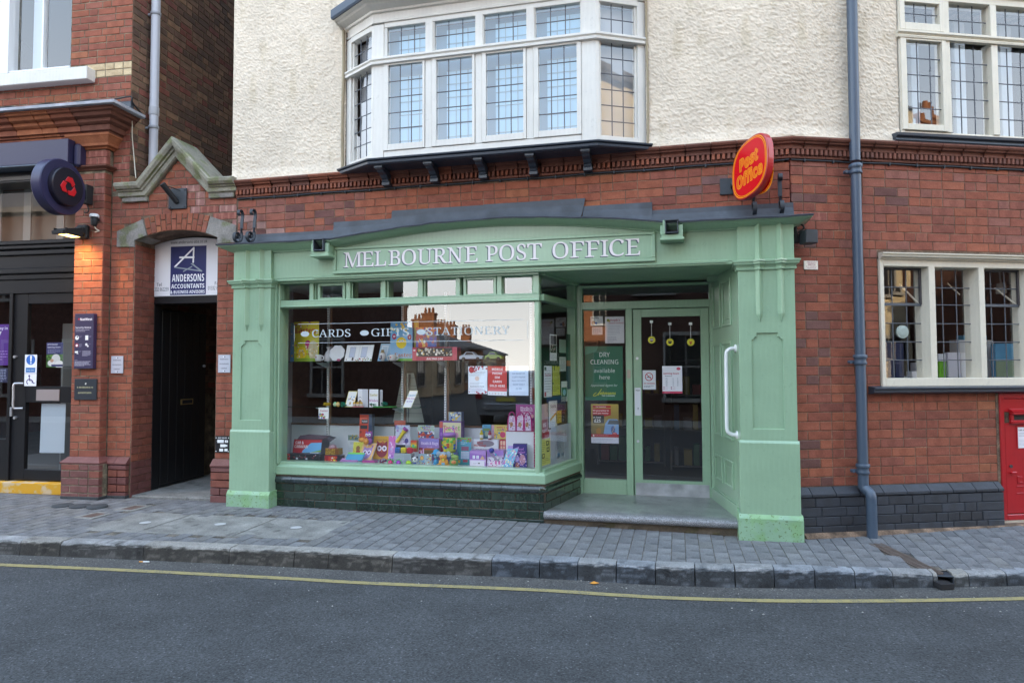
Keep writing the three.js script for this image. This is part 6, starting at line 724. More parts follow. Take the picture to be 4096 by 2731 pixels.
{ // slotted drain channel from the drainpipe to the kerb
  const t = thing('drain_channel', 'slotted rusty iron drain channel crossing the pavement from the drainpipe', 'drain', [1.6, pavY(1.6, 0.45), 0.45]), A = [1.50, 0.09], B = [1.735, 0.672], l = Math.hypot(B[0] - A[0], B[1] - A[1]), u = [(B[0] - A[0]) / l, (B[1] - A[1]) / l], f = (a, b, y) => { const x = A[0] + u[0] * a + u[1] * b, z = A[1] + u[1] * a - u[0] * b; return [x, pavY(x, z) + y, z]; }, rust = mat([0.16, 0.12, 0.10], 0.8, { map: T.grain }), slots = [], rails = [], b3 = (a0, a1, b0, b1, y0, y1) => { const P = (a, b, y) => f(a, b, y), c = [P(a0, b0, y1), P(a1, b0, y1), P(a1, b1, y1), P(a0, b1, y1)], d = [P(a0, b0, y0), P(a1, b0, y0), P(a1, b1, y0), P(a0, b1, y0)], L = [...quad(...c)]; for (let i = 0; i < 4; i++) L.push(...quad(d[i], d[(i + 1) % 4], c[(i + 1) % 4], c[i])); return tris(L); };
  for (const b of [-0.052, 0.0, 0.052]) rails.push(b3(0, l, b - 0.0065, b + 0.0065, -0.03, 0.003)); for (let a = 0.0; a < l; a += 0.022) { slots.push(b3(a, a + 0.011, -0.046, -0.0065, -0.02, 0.002), b3(a + 0.008, a + 0.019, 0.0065, 0.046, -0.02, 0.002)); } part(t, 'rail', rails, rust); part(t, 'cross_bars', slots, rust); part(t, 'channel_bottom', b3(0, l + 0.1, -0.05, 0.05, -0.08, -0.045), M.blackMatt); const ox = 1.785, oz = kerbZ(1.785); part(t, 'kerb_outlet', [bx(ox - 0.052, ox + 0.052, roadY(ox) + 0.015, roadY(ox) + 0.022, oz - 0.14, oz - 0.005, 0), bx(ox - 0.055, ox - 0.046, roadY(ox) + 0.02, roadY(ox) + 0.066, oz - 0.14, oz - 0.008), bx(ox + 0.046, ox + 0.055, roadY(ox) + 0.02, roadY(ox) + 0.066, oz - 0.14, oz - 0.008), bx(ox - 0.055, ox + 0.055, roadY(ox) + 0.066, roadY(ox) + 0.076, oz - 0.14, oz - 0.006)], M.iron); part(t, 'outlet_back', bx(ox - 0.06, ox + 0.06, -0.05, 0.055, oz - 0.17, oz - 0.145, 0), M.blackMatt); }
{ const t = thing('cigarette_end', 'orange and white cigarette end in the gutter on the left', 'litter', [-4.0, 0.04, 1.585]); const y = roadY(-4) + 0.006; part(t, 'paper', cyl([-4.0, y, 1.585], [-3.955, y, 1.575], 0.005, 0.005, 8), M.whitePlain); part(t, 'filter', cyl([-4.03, y, 1.592], [-4.0, y, 1.585], 0.0052, 0.0052, 8), mat([0.65, 0.32, 0.10], 0.8)); }
{ const y = roadY(-0.5) + 0.004, t = thing('fallen_leaf', 'curled orange leaf lying in the gutter below the step', 'leaf', [-0.585, y, 1.235]); part(t, 'leaf_blade', tris([...quad([-0.615, y, 1.235], [-0.585, y + 0.012, 1.222], [-0.545, y + 0.004, 1.23], [-0.58, y + 0.005, 1.262])]), mat([0.60, 0.26, 0.03], 0.7)); }
{ const rnd = RNG(83), L = []; for (let i = 0; i < 120; i++) { const x = -5.5 + rnd() * 8, d = rnd() * rnd() * 0.9 + 0.01, z = kerbZ(x) + d, s = 0.002 + rnd() * 0.005, y = roadY(x) + s * 0.3, r = () => (rnd() - 0.5) * s; L.push([x - s + r(), y, z + r()], [x + r(), y, z + s + r()], [x + r(), y + s, z + r()], [x + r(), y, z + s + r()], [x + s + r(), y, z + r()], [x + r(), y + s, z + r()]); } for (let i = 0; i < 46; i++) { const x = -3.75 + rnd() * 0.7, z = 0.24 + rnd() * 0.2, s = 0.006 + rnd() * 0.012, y = pavY(x, z) + 0.003; L.push([x - s, y, z], [x + s * 0.3, y, z + s * 0.6], [x + s, y + 0.002, z - s * 0.4]); } const m = part(scene, 'grit', tris(L), mat([0.34, 0.33, 0.30], 0.9)); tag(m, 'pale grit and crumbs scattered along the gutter and below the tiles', 'grit'); m.userData.kind = 'stuff'; }
// ---------- goods, cards and posters in the shop window and on the door ----------
const FY = 0.573; // display floor
function panel(name, label, cat, pr, x0, x1, y0, y1, z, o = {}) { // a thin printed card or sheet, optionally leaning (top further back by lean) or skewed sideways
  const t = thing(name, label, cat, [(x0 + x1) / 2, y0, z]), l = o.lean || 0, k = o.skew || 0, th = o.th || 0.0015; t.userData.group = o.group; if (!o.group) delete t.userData.group;
  const a = [x0, y0, z], b = [x1, y0 + (o.tilt || 0), z], c = [x1 + k, y1 + (o.tilt || 0), z - l], d = [x0 + k, y1, z - l], B = (p) => [p[0], p[1], p[2] - th];
  part(t, 'printed_face', face(pr, a, b, c, d), printMat(pr, o.rough ?? 0.5)); part(t, o.back || 'card', tris([...quad(B(b), B(a), B(d), B(c)), ...quad(B(a), a, d, B(d)).reverse(), ...quad(b, B(b), B(c), c), ...quad(d, c, B(c), B(d))]), M.whitePlain); return t;
}
function box(label, pr, x0, x1, y0, y1, z, dep, side, o = {}) { // a carton: printed front, plain coloured sides, turned by o.turn
  const w = x1 - x0, t = thing(o.name || 'toy_box', label, o.cat || 'toy box', [(x0 + x1) / 2, y0, z]), a = o.turn || 0; t.rotation.y = a; if (o.lean) t.rotation.x = -o.lean;
  const g = (q) => { q.translate((x0 + x1) / 2, y0, z); return q; }, e = 0.0006;
  part(t, 'carton', g(bx(-w / 2, w / 2, 0, y1 - y0, -dep, 0, 0.0015)), M.plastic(side, 0.45)); part(t, 'printed_face', face(pr, ...[[-w / 2, 0], [w / 2, 0], [w / 2, y1 - y0], [-w / 2, y1 - y0]].map(([x, y]) => [x * 0.985 + (x0 + x1) / 2, y0 + 0.002 + y * 0.98, z + e])), printMat(pr, o.rough ?? 0.3)); return t;
}
const P = print, rr = RNG(91), confetti = (g, w, h, n, cols, r0, r1, s = 1, y0 = 0, y1 = 1) => { const q = RNG(s); for (let i = 0; i < n; i++) dot(g, q() * w, lerp(y0, y1, q()) * h, lerp(r0, r1, q()), cols[Math.floor(q() * cols.length)]); };
const grd = (g, w, h, a, b) => { const k = g.createLinearGradient(0, 0, 0, h); k.addColorStop(0, a); k.addColorStop(1, b); g.fillStyle = k; g.fillRect(0, 0, w, h); };
const owl = (g, x, y, r, body, ring) => { dot(g, x, y, r, body, r * 1.15); poly(g, [[x - r, y - r * 0.5], [x - r * 0.95, y - r * 1.45], [x - r * 0.3, y - r]], body); poly(g, [[x + r, y - r * 0.5], [x + r * 0.95, y - r * 1.45], [x + r * 0.3, y - r]], body); for (const s of [-1, 1]) { dot(g, x + s * r * 0.45, y - r * 0.25, r * 0.42, '#f1edf4'); dot(g, x + s * r * 0.45, y - r * 0.25, r * 0.26, ring); dot(g, x + s * r * 0.45, y - r * 0.25, r * 0.12, '#222'); } poly(g, [[x - r * 0.12, y + r * 0.1], [x + r * 0.12, y + r * 0.1], [x, y + r * 0.36]], '#e8902a'); };
const chick = (g, x, y, r) => { dot(g, x, y, r, '#f2d21c', r * 1.1); dot(g, x - r * 0.3, y - r * 0.4, r * 0.18, '#fff'); dot(g, x + r * 0.2, y - r * 0.4, r * 0.18, '#fff'); dot(g, x - r * 0.3, y - r * 0.4, r * 0.09, '#222'); dot(g, x + r * 0.2, y - r * 0.4, r * 0.09, '#222'); poly(g, [[x - r * 0.2, y - r * 0.15], [x + r * 0.12, y - r * 0.15], [x - r * 0.04, y + r * 0.08]], '#e8861c'); };
// shelves of glass on brackets
{ const t = thing('glass_shelf', 'upper long glass shelf of the shop window holding gift bags and mugs', 'shelf', [-2.7, 1.58, -0.4]); part(t, 'shelf', bx(-3.99, -1.56, 1.578, 1.586, -0.56, -0.28, 0.001), M.shelfGlass); for (const x of [-3.65, -2.793, -2.318, -1.417].slice(0, 3)) part(t, 'shelf_bracket', prism([[-0.575, 1.575], [-0.34, 1.575], [-0.34, 1.568], [-0.575, 1.515]], 'x', x - 0.002, x + 0.002), M.whitePlain);
  const u = thing('glass_shelf', 'lower short glass shelf of the shop window holding Easter cards and ribbon bows', 'shelf', [-3.2, 1.11, -0.4]); part(u, 'shelf', bx(-3.99, -2.52, 1.112, 1.120, -0.56, -0.28, 0.001), M.shelfGlass); for (const x of [-3.65, -2.793]) part(u, 'shelf_bracket', prism([[-0.575, 1.109], [-0.34, 1.109], [-0.34, 1.102], [-0.575, 1.05]], 'x', x - 0.002, x + 0.002), M.whitePlain); }
// vinyl lettering on the pane: real cut letters a hair in front of the glass
{ const t = thing('window_lettering', 'white vinyl words CARDS GIFTS STATIONERY with dots and lines on the shop window glass', 'lettering', [-2.6, 1.8, 0.002]), vin = mat([0.50, 0.56, 0.58], 0.6), word = (s, x, w, h) => { let cx = 0; const gs = []; const g = new TextGeometry(s, { font, size: 0.1, depth: 0.0008, curveSegments: 5 }); g.computeBoundingBox(); const B = g.boundingBox; g.translate(-B.min.x, -B.min.y, 0); g.scale(w / (B.max.x - B.min.x), h / (B.max.y - B.min.y), 1); g.translate(x, 1.821, 0.002); part(t, 'word', buv(g.loose()), vin, s); };
  word('CARDS', -3.503, 0.415, 0.075); word('GIFTS', -2.868, 0.39, 0.075); word('STATIONERY', -2.298, 0.81, 0.075); for (const x of [-3.582, -2.94, -2.354]) { const g = new THREE.CircleGeometry(0.037, 24); g.scale(1.25, 0.72, 1); g.translate(x, 1.855, 0.0025); part(t, 'oval_dot', g.loose(), vin); } for (const y of [1.953, 1.766]) part(t, 'line', bx(-3.66, -1.36, y - 0.0022, y + 0.0022, 0.0015, 0.0025, 0), vin); part(t, 'line', [bx(-3.702, -3.698, 1.78, 1.94, 0.0015, 0.0025, 0), bx(-1.322, -1.318, 1.78, 1.94, 0.0015, 0.0025, 0)], vin); }
// upper shelf
const U = 1.587;
panel('gift_bag', 'yellow Easter gift bag with a chick at the left end of the upper shelf', 'gift bag', P(300, 420, (g, w, h) => { grd(g, w, h, '#e5cf22', '#b9c428'); txt(g, 'Easter', 130, 92, 76, '#c22a3a', 'serif'); chick(g, 90, 330, 60); dot(g, 165, 240, 34, '#c8317a', 44); confetti(g, w, h, 22, ['#d89020', '#8f2f86', '#f3efe0'], 4, 11, 5); dot(g, 230, 300, 60, '#cfc49a', 100); confetti(g, w, h, 40, ['#d9b77a', '#b97d3a', '#efe3c4'], 5, 12, 9, 0.55, 0.98); bar(g, 0, 385, w, 35, '#8fae2a'); }), -3.888, -3.60, U, 2.0, -0.30);
panel('gift_bag', 'pale blue gift bag edge behind the yellow one on the upper shelf', 'gift bag', P(60, 240, (g, w, h) => { grd(g, w, h, '#7db4dc', '#5c9fd4'); confetti(g, w, h, 12, ['#e4b53a', '#5b4fa0', '#e9f1f6'], 3, 8, 6); }), -3.955, -3.88, U, 1.995, -0.34);
{ const t = thing('china_plate', 'white flower shaped china plate standing on the upper shelf', 'plate', [-3.41, U, -0.36]), L = []; const s = new THREE.Shape(); for (let k = 0; k <= 72; k++) { const a = (k / 72) * 2 * Math.PI, r = 0.080 + 0.008 * Math.abs(Math.sin(a * 4)); k ? s.lineTo(Math.cos(a) * r, Math.sin(a) * r) : s.moveTo(r, 0); } const g = shapeGeo(s, 0, 0.012, 0.004); g.rotateX(-0.25); g.translate(-3.41, U + 0.083, -0.34); part(t, 'plate', g, M.whitePlain); part(t, 'flower_motif', [ball(-3.39, 1.70, -0.342, 0.010, 1, 1, 0.3), ball(-3.38, 1.60, -0.31, 0.022, 1, 0.6, 0.3)], mat([0.6, 0.12, 0.22], 0.5)); part(t, 'cellophane_bag', lathe([[0.045, U], [0.055, U + 0.04], [0.03, U + 0.10], [0.012, U + 0.12], [0.03, U + 0.15]], -3.52, 0, -0.36, 14), M.plastic([0.55, 0.55, 0.56], 0.15)); }
panel('photo_frame', 'white double photo frame with nursery animals, mid upper shelf', 'photo frame', P(400, 210, (g, w, h) => { bar(g, 0, 0, w, h, '#e9eae8'); bar(g, 8, 8, 184, 194, '#f6f7f6'); bar(g, 206, 8, 184, 194, '#f6f7f6'); for (const x of [60, 232]) { bar(g, x - 3, 28, 84, 132, '#9aa0ac'); bar(g, x, 32, 78, 124, '#cfd6e8'); } confetti(g, w, h, 26, ['#b33a3a', '#3d3d45', '#c98a2b', '#6f8f4a'], 4, 9, 3, 0.8, 0.98); dot(g, 120, 180, 14, '#3f3b36', 22); dot(g, 334, 176, 14, '#d8d8d4', 24); }), -3.312, -3.012, U, 1.752, -0.30, { lean: 0.04, skew: 0.012, th: 0.012, back: 'frame' });
panel('photo_frame', 'pale blue photo frame beside the mug on the upper shelf', 'photo frame', P(160, 210, (g, w, h) => { grd(g, w, h, '#b8d2e2', '#88b4d6'); bar(g, 24, 24, 96, 150, '#dfe9ef'); bar(g, 40, 40, 66, 118, '#c0d3de'); }), -2.958, -2.838, U, 1.765, -0.33, { lean: 0.04, skew: 0.022, th: 0.012, back: 'frame' });
function mug(x, label, r, h, c, handles) { const t = thing('mug', label, 'mug', [x, U, -0.29]); part(t, 'cup', lathe([[0.001, U], [r * 0.85, U], [r, U + h * 0.4], [r * 0.96, U + h], [r * 0.9, U + h], [r * 0.9, U + h * 0.15], [0.001, U + h * 0.12]], x, 0, -0.29), M.plastic(c, 0.2)); for (const s of handles) { const g = new THREE.TorusGeometry(h * 0.3, 0.006, 8, 18); g.translate(x + s * (r + 0.006), U + h * 0.5, -0.29); part(t, 'handle', g.loose(), M.plastic(c, 0.2)); } part(t, 'picture', [ball(x - r * 0.2, U + h * 0.6, -0.29 + r * 0.93, r * 0.25, 1, 1, 0.3)], M.plastic([0.45, 0.06, 0.06], 0.4)); }
mug(-3.60, 'white mug with handle in front of the yellow gift bag', 0.034, 0.07, [0.75, 0.75, 0.73], [1]); mug(-2.772, 'white two handled cup with a red picture on the upper shelf', 0.036, 0.062, [0.74, 0.72, 0.68], [-1, 1]);
{ const x = -2.879, t = thing('china_vase', 'small striped china animal vase with a hat on the upper shelf', 'ornament', [x, U, -0.28]); part(t, 'body', lathe([[0.001, U], [0.016, U], [0.034, U + 0.045], [0.030, U + 0.07], [0.016, U + 0.085], [0.001, U + 0.086]], x, 0, -0.28), M.plastic([0.75, 0.73, 0.70], 0.25)); part(t, 'hat', lathe([[0.024, U + 0.082], [0.026, U + 0.088], [0.014, U + 0.09], [0.016, U + 0.112], [0.001, U + 0.113]], x, 0, -0.28), M.plastic([0.35, 0.24, 0.08], 0.4)); part(t, 'stripe', [bx(x - 0.006, x + 0.006, U + 0.02, U + 0.06, -0.252, -0.244), ball(x - 0.016, U + 0.02, -0.256, 0.008)], M.plastic([0.05, 0.05, 0.1], 0.4)); }
panel('gift_bag', 'sky blue Happy Easter gift bag with a yellow chick on the upper shelf', 'gift bag', P(260, 460, (g, w, h) => { grd(g, w, h, '#57a3d6', '#a9c9e2'); dot(g, 46, 176, 26, '#b02a5a', 34); txt(g, 'H', 46, 176, 34, '#fff'); dot(g, 226, 186, 24, '#b02a3a', 32); txt(g, 'y', 226, 182, 34, '#f6e9c8'); chick(g, 130, 250, 60); confetti(g, w, h, 14, ['#e3c74a', '#d9e2a8', '#eecf2a'], 9, 22, 8, 0.06, 0.3); txt(g, 'Easter', 150, 392, 64, '#c56a2a', 'serif'); bar(g, 0, 430, w, 30, '#6fae3a'); }), -2.812, -2.575, U, 1.985, -0.32);
panel('gift_bag', 'narrow edge of a yellow gift bag behind the blue one', 'gift bag', P(40, 160, (g, w, h) => { grd(g, w, h, '#d8c230', '#9aa02a'); }), -2.575, -2.525, U, 1.99, -0.36);
box('red RACING CAR box with a shiny black car in its window, upper shelf', P(520, 150, (g, w, h) => { bar(g, 0, 0, w, h, '#b82c44'); bar(g, 52, 8, 410, 98, '#1a191d'); confetti(g, w, h, 60, ['#d9d3c4', '#f1efe6', '#8f8a80', '#caa24a'], 3, 15, 15, 0.12, 0.62); bar(g, 0, 0, 46, 150, '#c8455c'); bar(g, 470, 0, 50, 150, '#c8455c'); txt(g, 'RACING CAR', 260, 130, 32, '#f3eef0', 'sans-serif', 'italic bold'); dot(g, 22, 34, 14, '#f0e8e8', 9); }), -2.56, -2.09, U, 1.72, -0.28, 0.12, [0.32, 0.03, 0.06]);
box('orange and blue printed toy box standing on the racing car box', P(320, 230, (g, w, h) => { grd(g, w, h, '#e8802a', '#3d4fa8'); confetti(g, w, h, 40, ['#f2ead8', '#c8452a', '#6f4fa0', '#e8b24a', '#36509e'], 10, 34, 21); }), -2.53, -2.31, 1.722, 1.92, -0.30, 0.08, [0.5, 0.2, 0.06]);
function car(x0, x1, y, z, c, label) { const t = thing('toy_car', label, 'toy car', [(x0 + x1) / 2, y, z]), w = x1 - x0, X = (k) => x0 + w * k; part(t, 'body', prism([[X(0), y + 0.012], [X(1), y + 0.012], [X(1), y + 0.038], [X(0.9), y + 0.048], [X(0.7), y + 0.052], [X(0.58), y + 0.082], [X(0.3), y + 0.084], [X(0.18), y + 0.054], [X(0.02), y + 0.044]], 'z', z - 0.05, z + 0.05, 0.006), M.plastic(c, 0.2)); part(t, 'car_windows', prism([[X(0.25), y + 0.054], [X(0.65), y + 0.054], [X(0.56), y + 0.077], [X(0.32), y + 0.079]], 'z', z - 0.051, z + 0.052), M.plastic([0.03, 0.04, 0.05], 0.1)); for (const k of [0.2, 0.8]) part(t, 'wheel', cyl([X(k), y + 0.016, z - 0.055], [X(k), y + 0.016, z + 0.055], 0.017, 0.017, 16), M.blackMatt); }
car(-2.07, -1.83, U, -0.32, [0.45, 0.52, 0.60], 'silver blue toy sports car on the upper shelf'); car(-1.81, -1.635, U, -0.32, [0.24, 0.34, 0.06], 'olive green toy truck at the right end of the upper shelf');
// lower shelf
const S2 = 1.121;
panel('greeting_card', 'cream Easter card with yellow border leaning at left of the lower shelf', 'card', P(110, 160, (g, w, h) => { bar(g, 0, 0, w, h, '#e9d76a'); bar(g, 6, 6, 98, 148, '#f4f2ee'); confetti(g, w, h, 12, ['#e3a53a', '#8fb7d6', '#c9a24a'], 4, 9, 4, 0.35, 0.6); bar(g, 44, 110, 22, 24, '#c9b07a'); }), -3.303, -3.203, S2, 1.281, -0.30, { lean: 0.03, skew: 0.028 });
panel('greeting_card', 'grey white card with a basket picture open on the lower shelf', 'card', P(130, 170, (g, w, h) => { bar(g, 0, 0, w, h, '#d5d5da'); bar(g, 0, 0, 58, h, '#efeef0'); dot(g, 30, 120, 18, '#9a7a5a'); g.strokeStyle = '#8a7a8a'; g.lineWidth = 4; g.beginPath(); g.arc(30, 90, 16, 3.1, 6.3); g.stroke(); }), -3.168, -3.055, S2, 1.302, -0.32);
panel('greeting_card', 'white Easter wishes card in the middle of the lower shelf', 'card', P(120, 180, (g, w, h) => { bar(g, 0, 0, w, h, '#f3f1ef'); txt(g, 'Easter', 60, 56, 32, '#b5a83a', 'serif'); txt(g, 'Wishes', 58, 112, 32, '#b565a0', 'serif'); dot(g, 28, 158, 8, '#c23a5a'); }), -3.027, -2.928, S2, 1.302, -0.29); panel('greeting_card', 'narrow grey card standing behind the Easter wishes card', 'card', P(40, 160, (g, w, h) => bar(g, 0, 0, w, h, '#c2c4c6')), -2.925, -2.895, S2, 1.296, -0.32);
panel('greeting_card', 'leaning white card with pastel Easter letters at the right end of the lower shelf', 'card', P(110, 180, (g, w, h) => { bar(g, 0, 0, w, h, '#efe9b0'); bar(g, 6, 6, 98, 168, '#f3f2f0'); txt(g, 'Easter', 55, 50, 30, '#6aa0c8', 'serif'); txt(g, 'with love', 55, 84, 24, '#b56aa8', 'serif'); txt(g, 'to you', 55, 112, 24, '#8a6ac0', 'serif'); }), -2.664, -2.574, S2, 1.29, -0.29, { lean: 0.03, skew: 0.062 });
panel('greeting_card', 'small Easter card hanging below the lower shelf', 'card', P(130, 140, (g, w, h) => { bar(g, 0, 0, w, h, '#f4f2ee'); txt(g, 'Easter', 70, 40, 30, '#c25a6a', 'serif'); confetti(g, w, h, 16, ['#b03a6a', '#6a8ad0', '#8ab04a', '#e0c03a'], 8, 15, 12, 0.58, 0.95); }), -3.54, -3.427, 1.005, 1.118, -0.20);
function bow(x, y, c, label, z = -0.30) { const t = thing('ribbon_bow', label, 'bow', [x, y, z]), q = RNG(Math.round(x * -100)), L = []; for (let i = 0; i < 16; i++) { const g = new THREE.TorusGeometry(0.014, 0.0045, 5, 10); g.scale(1, 1, 0.7); g.rotateX(q() * 3); g.rotateY(q() * 3); g.translate(x + (q() - 0.5) * 0.05, y + 0.014 + q() * 0.02, z + (q() - 0.5) * 0.03); L.push(g.loose()); } part(t, 'ribbon_loops', L, M.plastic(c, 0.2)); }
bow(-3.503, S2, [0.55, 0.38, 0.02], 'gold ribbon bow on the lower shelf'); bow(-3.313, S2, [0.0, 0.17, 0.09], 'green ribbon bow left of the cards on the lower shelf'); bow(-2.988, S2, [0.0, 0.16, 0.09], 'small green ribbon bow before the Easter wishes card'); bow(-2.863, S2 + 0.012, [0.0, 0.16, 0.10], 'green ribbon bow on a green napkin pack'); { const t = thing('napkin_pack', 'flat bright green napkin pack on the lower shelf', 'napkins', [-2.86, S2, -0.3]); part(t, 'pack', bx(-2.98, -2.76, S2, S2 + 0.011, -0.38, -0.27, 0.004), M.plastic([0.03, 0.26, 0.04], 0.4)); }
[[-3.405, [0.30, 0.62, 0.35], 'pale green foil egg on the lower shelf'], [-3.372, [0.70, 0.48, 0.14], 'gold foil egg on the lower shelf']].forEach(([x, c, l]) => { const t = thing('foil_egg', l, 'egg', [x, S2, -0.29]); part(t, 'egg', ball(x, S2 + 0.026, -0.29, 0.020, 1, 1.3, 1), M.plastic(c, 0.25)); part(t, 'band', lathe([[0.0205, S2 + 0.022], [0.021, S2 + 0.030]], x, 0, -0.29), M.plastic([0.75, 0.7, 0.5], 0.3)); });
{ const t = thing('egg_candle_pack', 'clear pack of three chick egg candles on the lower shelf', 'candles', [-3.145, S2, -0.28]); part(t, 'tray', bx(-3.205, -3.085, S2, S2 + 0.008, -0.3, -0.26), M.plastic([0.6, 0.2, 0.2], 0.4)); for (const x of [-3.185, -3.147, -3.108]) { const e = part(t, 'egg_candle', ball(x, S2 + 0.026, -0.28, 0.018, 1, 1.2, 1), M.plastic([0.72, 0.62, 0.52], 0.4)); part(e, 'chick_top', ball(x, S2 + 0.040, -0.277, 0.015), M.plastic([0.66, 0.40, 0.04], 0.4)); } }
// window floor, left to right
{ const t = box('red CAR & CARAVAN toy set in a big sloped box at the left', P(420, 230, (g, w, h) => { bar(g, 0, 0, w, h, '#b9262e'); poly(g, [[150, 120], [260, 36], [420, 30], [420, 150], [120, 190]], '#6fb2e2'); poly(g, [[110, 170], [420, 110], [420, 230], [60, 230]], '#7fae3a'); poly(g, [[70, 150], [420, 130], [420, 200], [60, 215]], '#78808c'); txt(g, 'CAR &', 88, 36, 44, '#f4f0ee'); txt(g, 'CARAVAN', 118, 78, 44, '#f4f0ee'); bar(g, 262, 140, 128, 62, '#eef0f2'); for (const x of [274, 312, 350]) bar(g, x, 154, 26, 26, '#3f4a63'); poly(g, [[82, 204], [96, 164], [206, 160], [232, 204]], '#c43a3a'); bar(g, 112, 168, 40, 20, '#c9d6dd'); bar(g, 158, 168, 36, 20, '#c9d6dd'); }), -3.868, -3.545, FY, 0.79, -0.24, 0.16, [0.05, 0.04, 0.05], { lean: 0.22 }); const g = (q) => { q.translate(-3.7065, FY, -0.24); return q; }; part(t, 'plastic_hood', g(prism([[-0.155, 0.215], [0.16, 0.218], [0.20, 0.25], [0.22, 0.265], [-0.02, 0.275], [-0.12, 0.262]], 'z', -0.19, -0.03, 0.01)), M.plastic([0.12, 0.08, 0.10], 0.1)); part(t, 'header', g(bx(-0.17, 0.04, 0.22, 0.27, -0.2, -0.17)), M.plastic([0.22, 0.02, 0.03], 0.3)); }
box('black boxed toy car set in front of the caravan set', P(420, 120, (g, w, h) => { bar(g, 0, 0, w, h, '#15161c'); bar(g, 0, 0, 40, h, '#b5262c'); bar(g, 30, 98, 280, 22, '#a3222a'); txt(g, 'RACE TEAM', 190, 109, 17, '#eee'); for (const x of [130, 250]) { dot(g, x, 68, 22, '#4a4d58'); dot(g, x, 68, 12, '#c9ccd2'); } confetti(g, w, h, 30, ['#5a6070', '#c9cdd6', '#8a3038', '#2a2f3c'], 3, 12, 33, 0.1, 0.5); }), -3.848, -3.472, FY, 0.655, -0.12, 0.10, [0.02, 0.02, 0.025]);
box('glittery gold tin box standing on a red toy car box', P(220, 100, (g, w, h) => { bar(g, 0, 0, w, h, '#8a6418'); confetti(g, w, h, 300, ['#c99a2a', '#5a3f0e', '#e0b84a'], 2, 5, 17); bar(g, 160, 0, 60, h, '#7a4a12'); }), -3.452, -3.30, 0.648, 0.71, -0.18, 0.08, [0.30, 0.19, 0.03]); box('small red boxed toy car with a yellow price label', P(260, 150, (g, w, h) => { bar(g, 0, 0, w, h, '#9c1f26'); bar(g, 60, 20, 140, 100, '#c33a2a'); confetti(g, w, h, 20, ['#e9ded0', '#40141a', '#e0902a', '#2a2a34'], 5, 16, 44); bar(g, 140, 76, 36, 28, '#e6e030'); bar(g, 206, 0, 54, h, '#1d2430'); }), -3.43, -3.255, FY, 0.647, -0.13, 0.09, [0.05, 0.03, 0.05]); { const t = thing('jewel_dome', 'small clear dome with a red toy on the gold tin', 'toy', [-3.385, 0.711, -0.2]); part(t, 'dome', ball(-3.385, 0.722, -0.21, 0.034, 1.2, 0.9, 1), M.plastic([0.35, 0.22, 0.24], 0.1)); part(t, 'base', cyl([-3.385, 0.711, -0.21], [-3.385, 0.718, -0.21], 0.045, 0.043, 18), M.plastic([0.4, 0.1, 0.1], 0.3)); }
{ const mk = (l, c, c2, x0, x1, y, z, tilt) => { const t = thing('pencil_case', l, 'pencil case', [(x0 + x1) / 2, y, z]); const g = bx(x0, x1, 0, 0.022, -0.05, 0.05, 0.009); g.rotateX(tilt); g.translate(0, y, z); part(t, 'pouch', g, M.plastic(c, 0.25)); const s = bx(x0 + 0.006, x1 - 0.006, 0.020, 0.026, -0.048, -0.026, 0.003); s.rotateX(tilt); s.translate(0, y, z); part(t, 'flap', s, M.plastic(c2, 0.25)); }; mk('lilac pencil case lying at the front of the window floor', [0.42, 0.20, 0.42], [0.55, 0.32, 0.5], -3.25, -3.06, FY + 0.012, -0.11, 0.35); mk('blue and green pencil case leaning behind the lilac one', [0.10, 0.36, 0.55], [0.25, 0.62, 0.12], -3.205, -3.02, FY + 0.055, -0.17, 0.7); }
box('long pink carton lying at the front of the window floor', P(220, 80, (g, w, h) => { bar(g, 0, 0, w, h, '#b33a8a'); txt(g, 'Princess Fairy', 110, 44, 27, '#f3d6ea'); }), -3.005, -2.868, FY, 0.612, -0.09, 0.07, [0.48, 0.12, 0.34]);
panel('activity_book', 'peach activity book with a lilac owl leaning on the window floor', 'book', P(220, 260, (g, w, h) => { bar(g, 0, 0, w, h, '#e6b878'); owl(g, 110, 150, 74, '#a886c0', '#8a6aa8'); dot(g, 82, 30, 12, '#f4efe6'); dot(g, 170, 40, 16, '#a86a9a'); }), -3.118, -2.975, FY + 0.02, 0.762, -0.22, { skew: 0.045, lean: 0.04, th: 0.02, tilt: 0.0 }); panel('activity_book', 'yellow book with a small animal picture behind the peach owl book', 'book', P(160, 180, (g, w, h) => { bar(g, 0, 0, w, h, '#d3cb3e'); confetti(g, w, h, 14, ['#8a5a2a', '#c0402a', '#6a8a2a'], 3, 7, 8); bar(g, 50, 100, 60, 66, '#a8312a'); dot(g, 76, 76, 30, '#8a5a22'); }), -3.205, -3.09, FY + 0.05, 0.768, -0.28, { lean: 0.03, th: 0.015 }); panel('postcard_pack', 'pack of pale landscape postcards against the low white back board', 'postcards', P(140, 220, (g, w, h) => { bar(g, 0, 0, w, h, '#d8dcdc'); bar(g, 6, 6, 128, 52, '#6f8a7a'); confetti(g, w, h, 10, ['#dfe6ea', '#b8a24a', '#4a5f7a'], 6, 14, 4, 0.04, 0.2); bar(g, 30, 74, 60, 26, '#c3c8c8'); greek(g, 20, 140, 90, 4, 16, '#9aa'); }), -3.37, -3.245, 0.60, 0.82, -0.5);
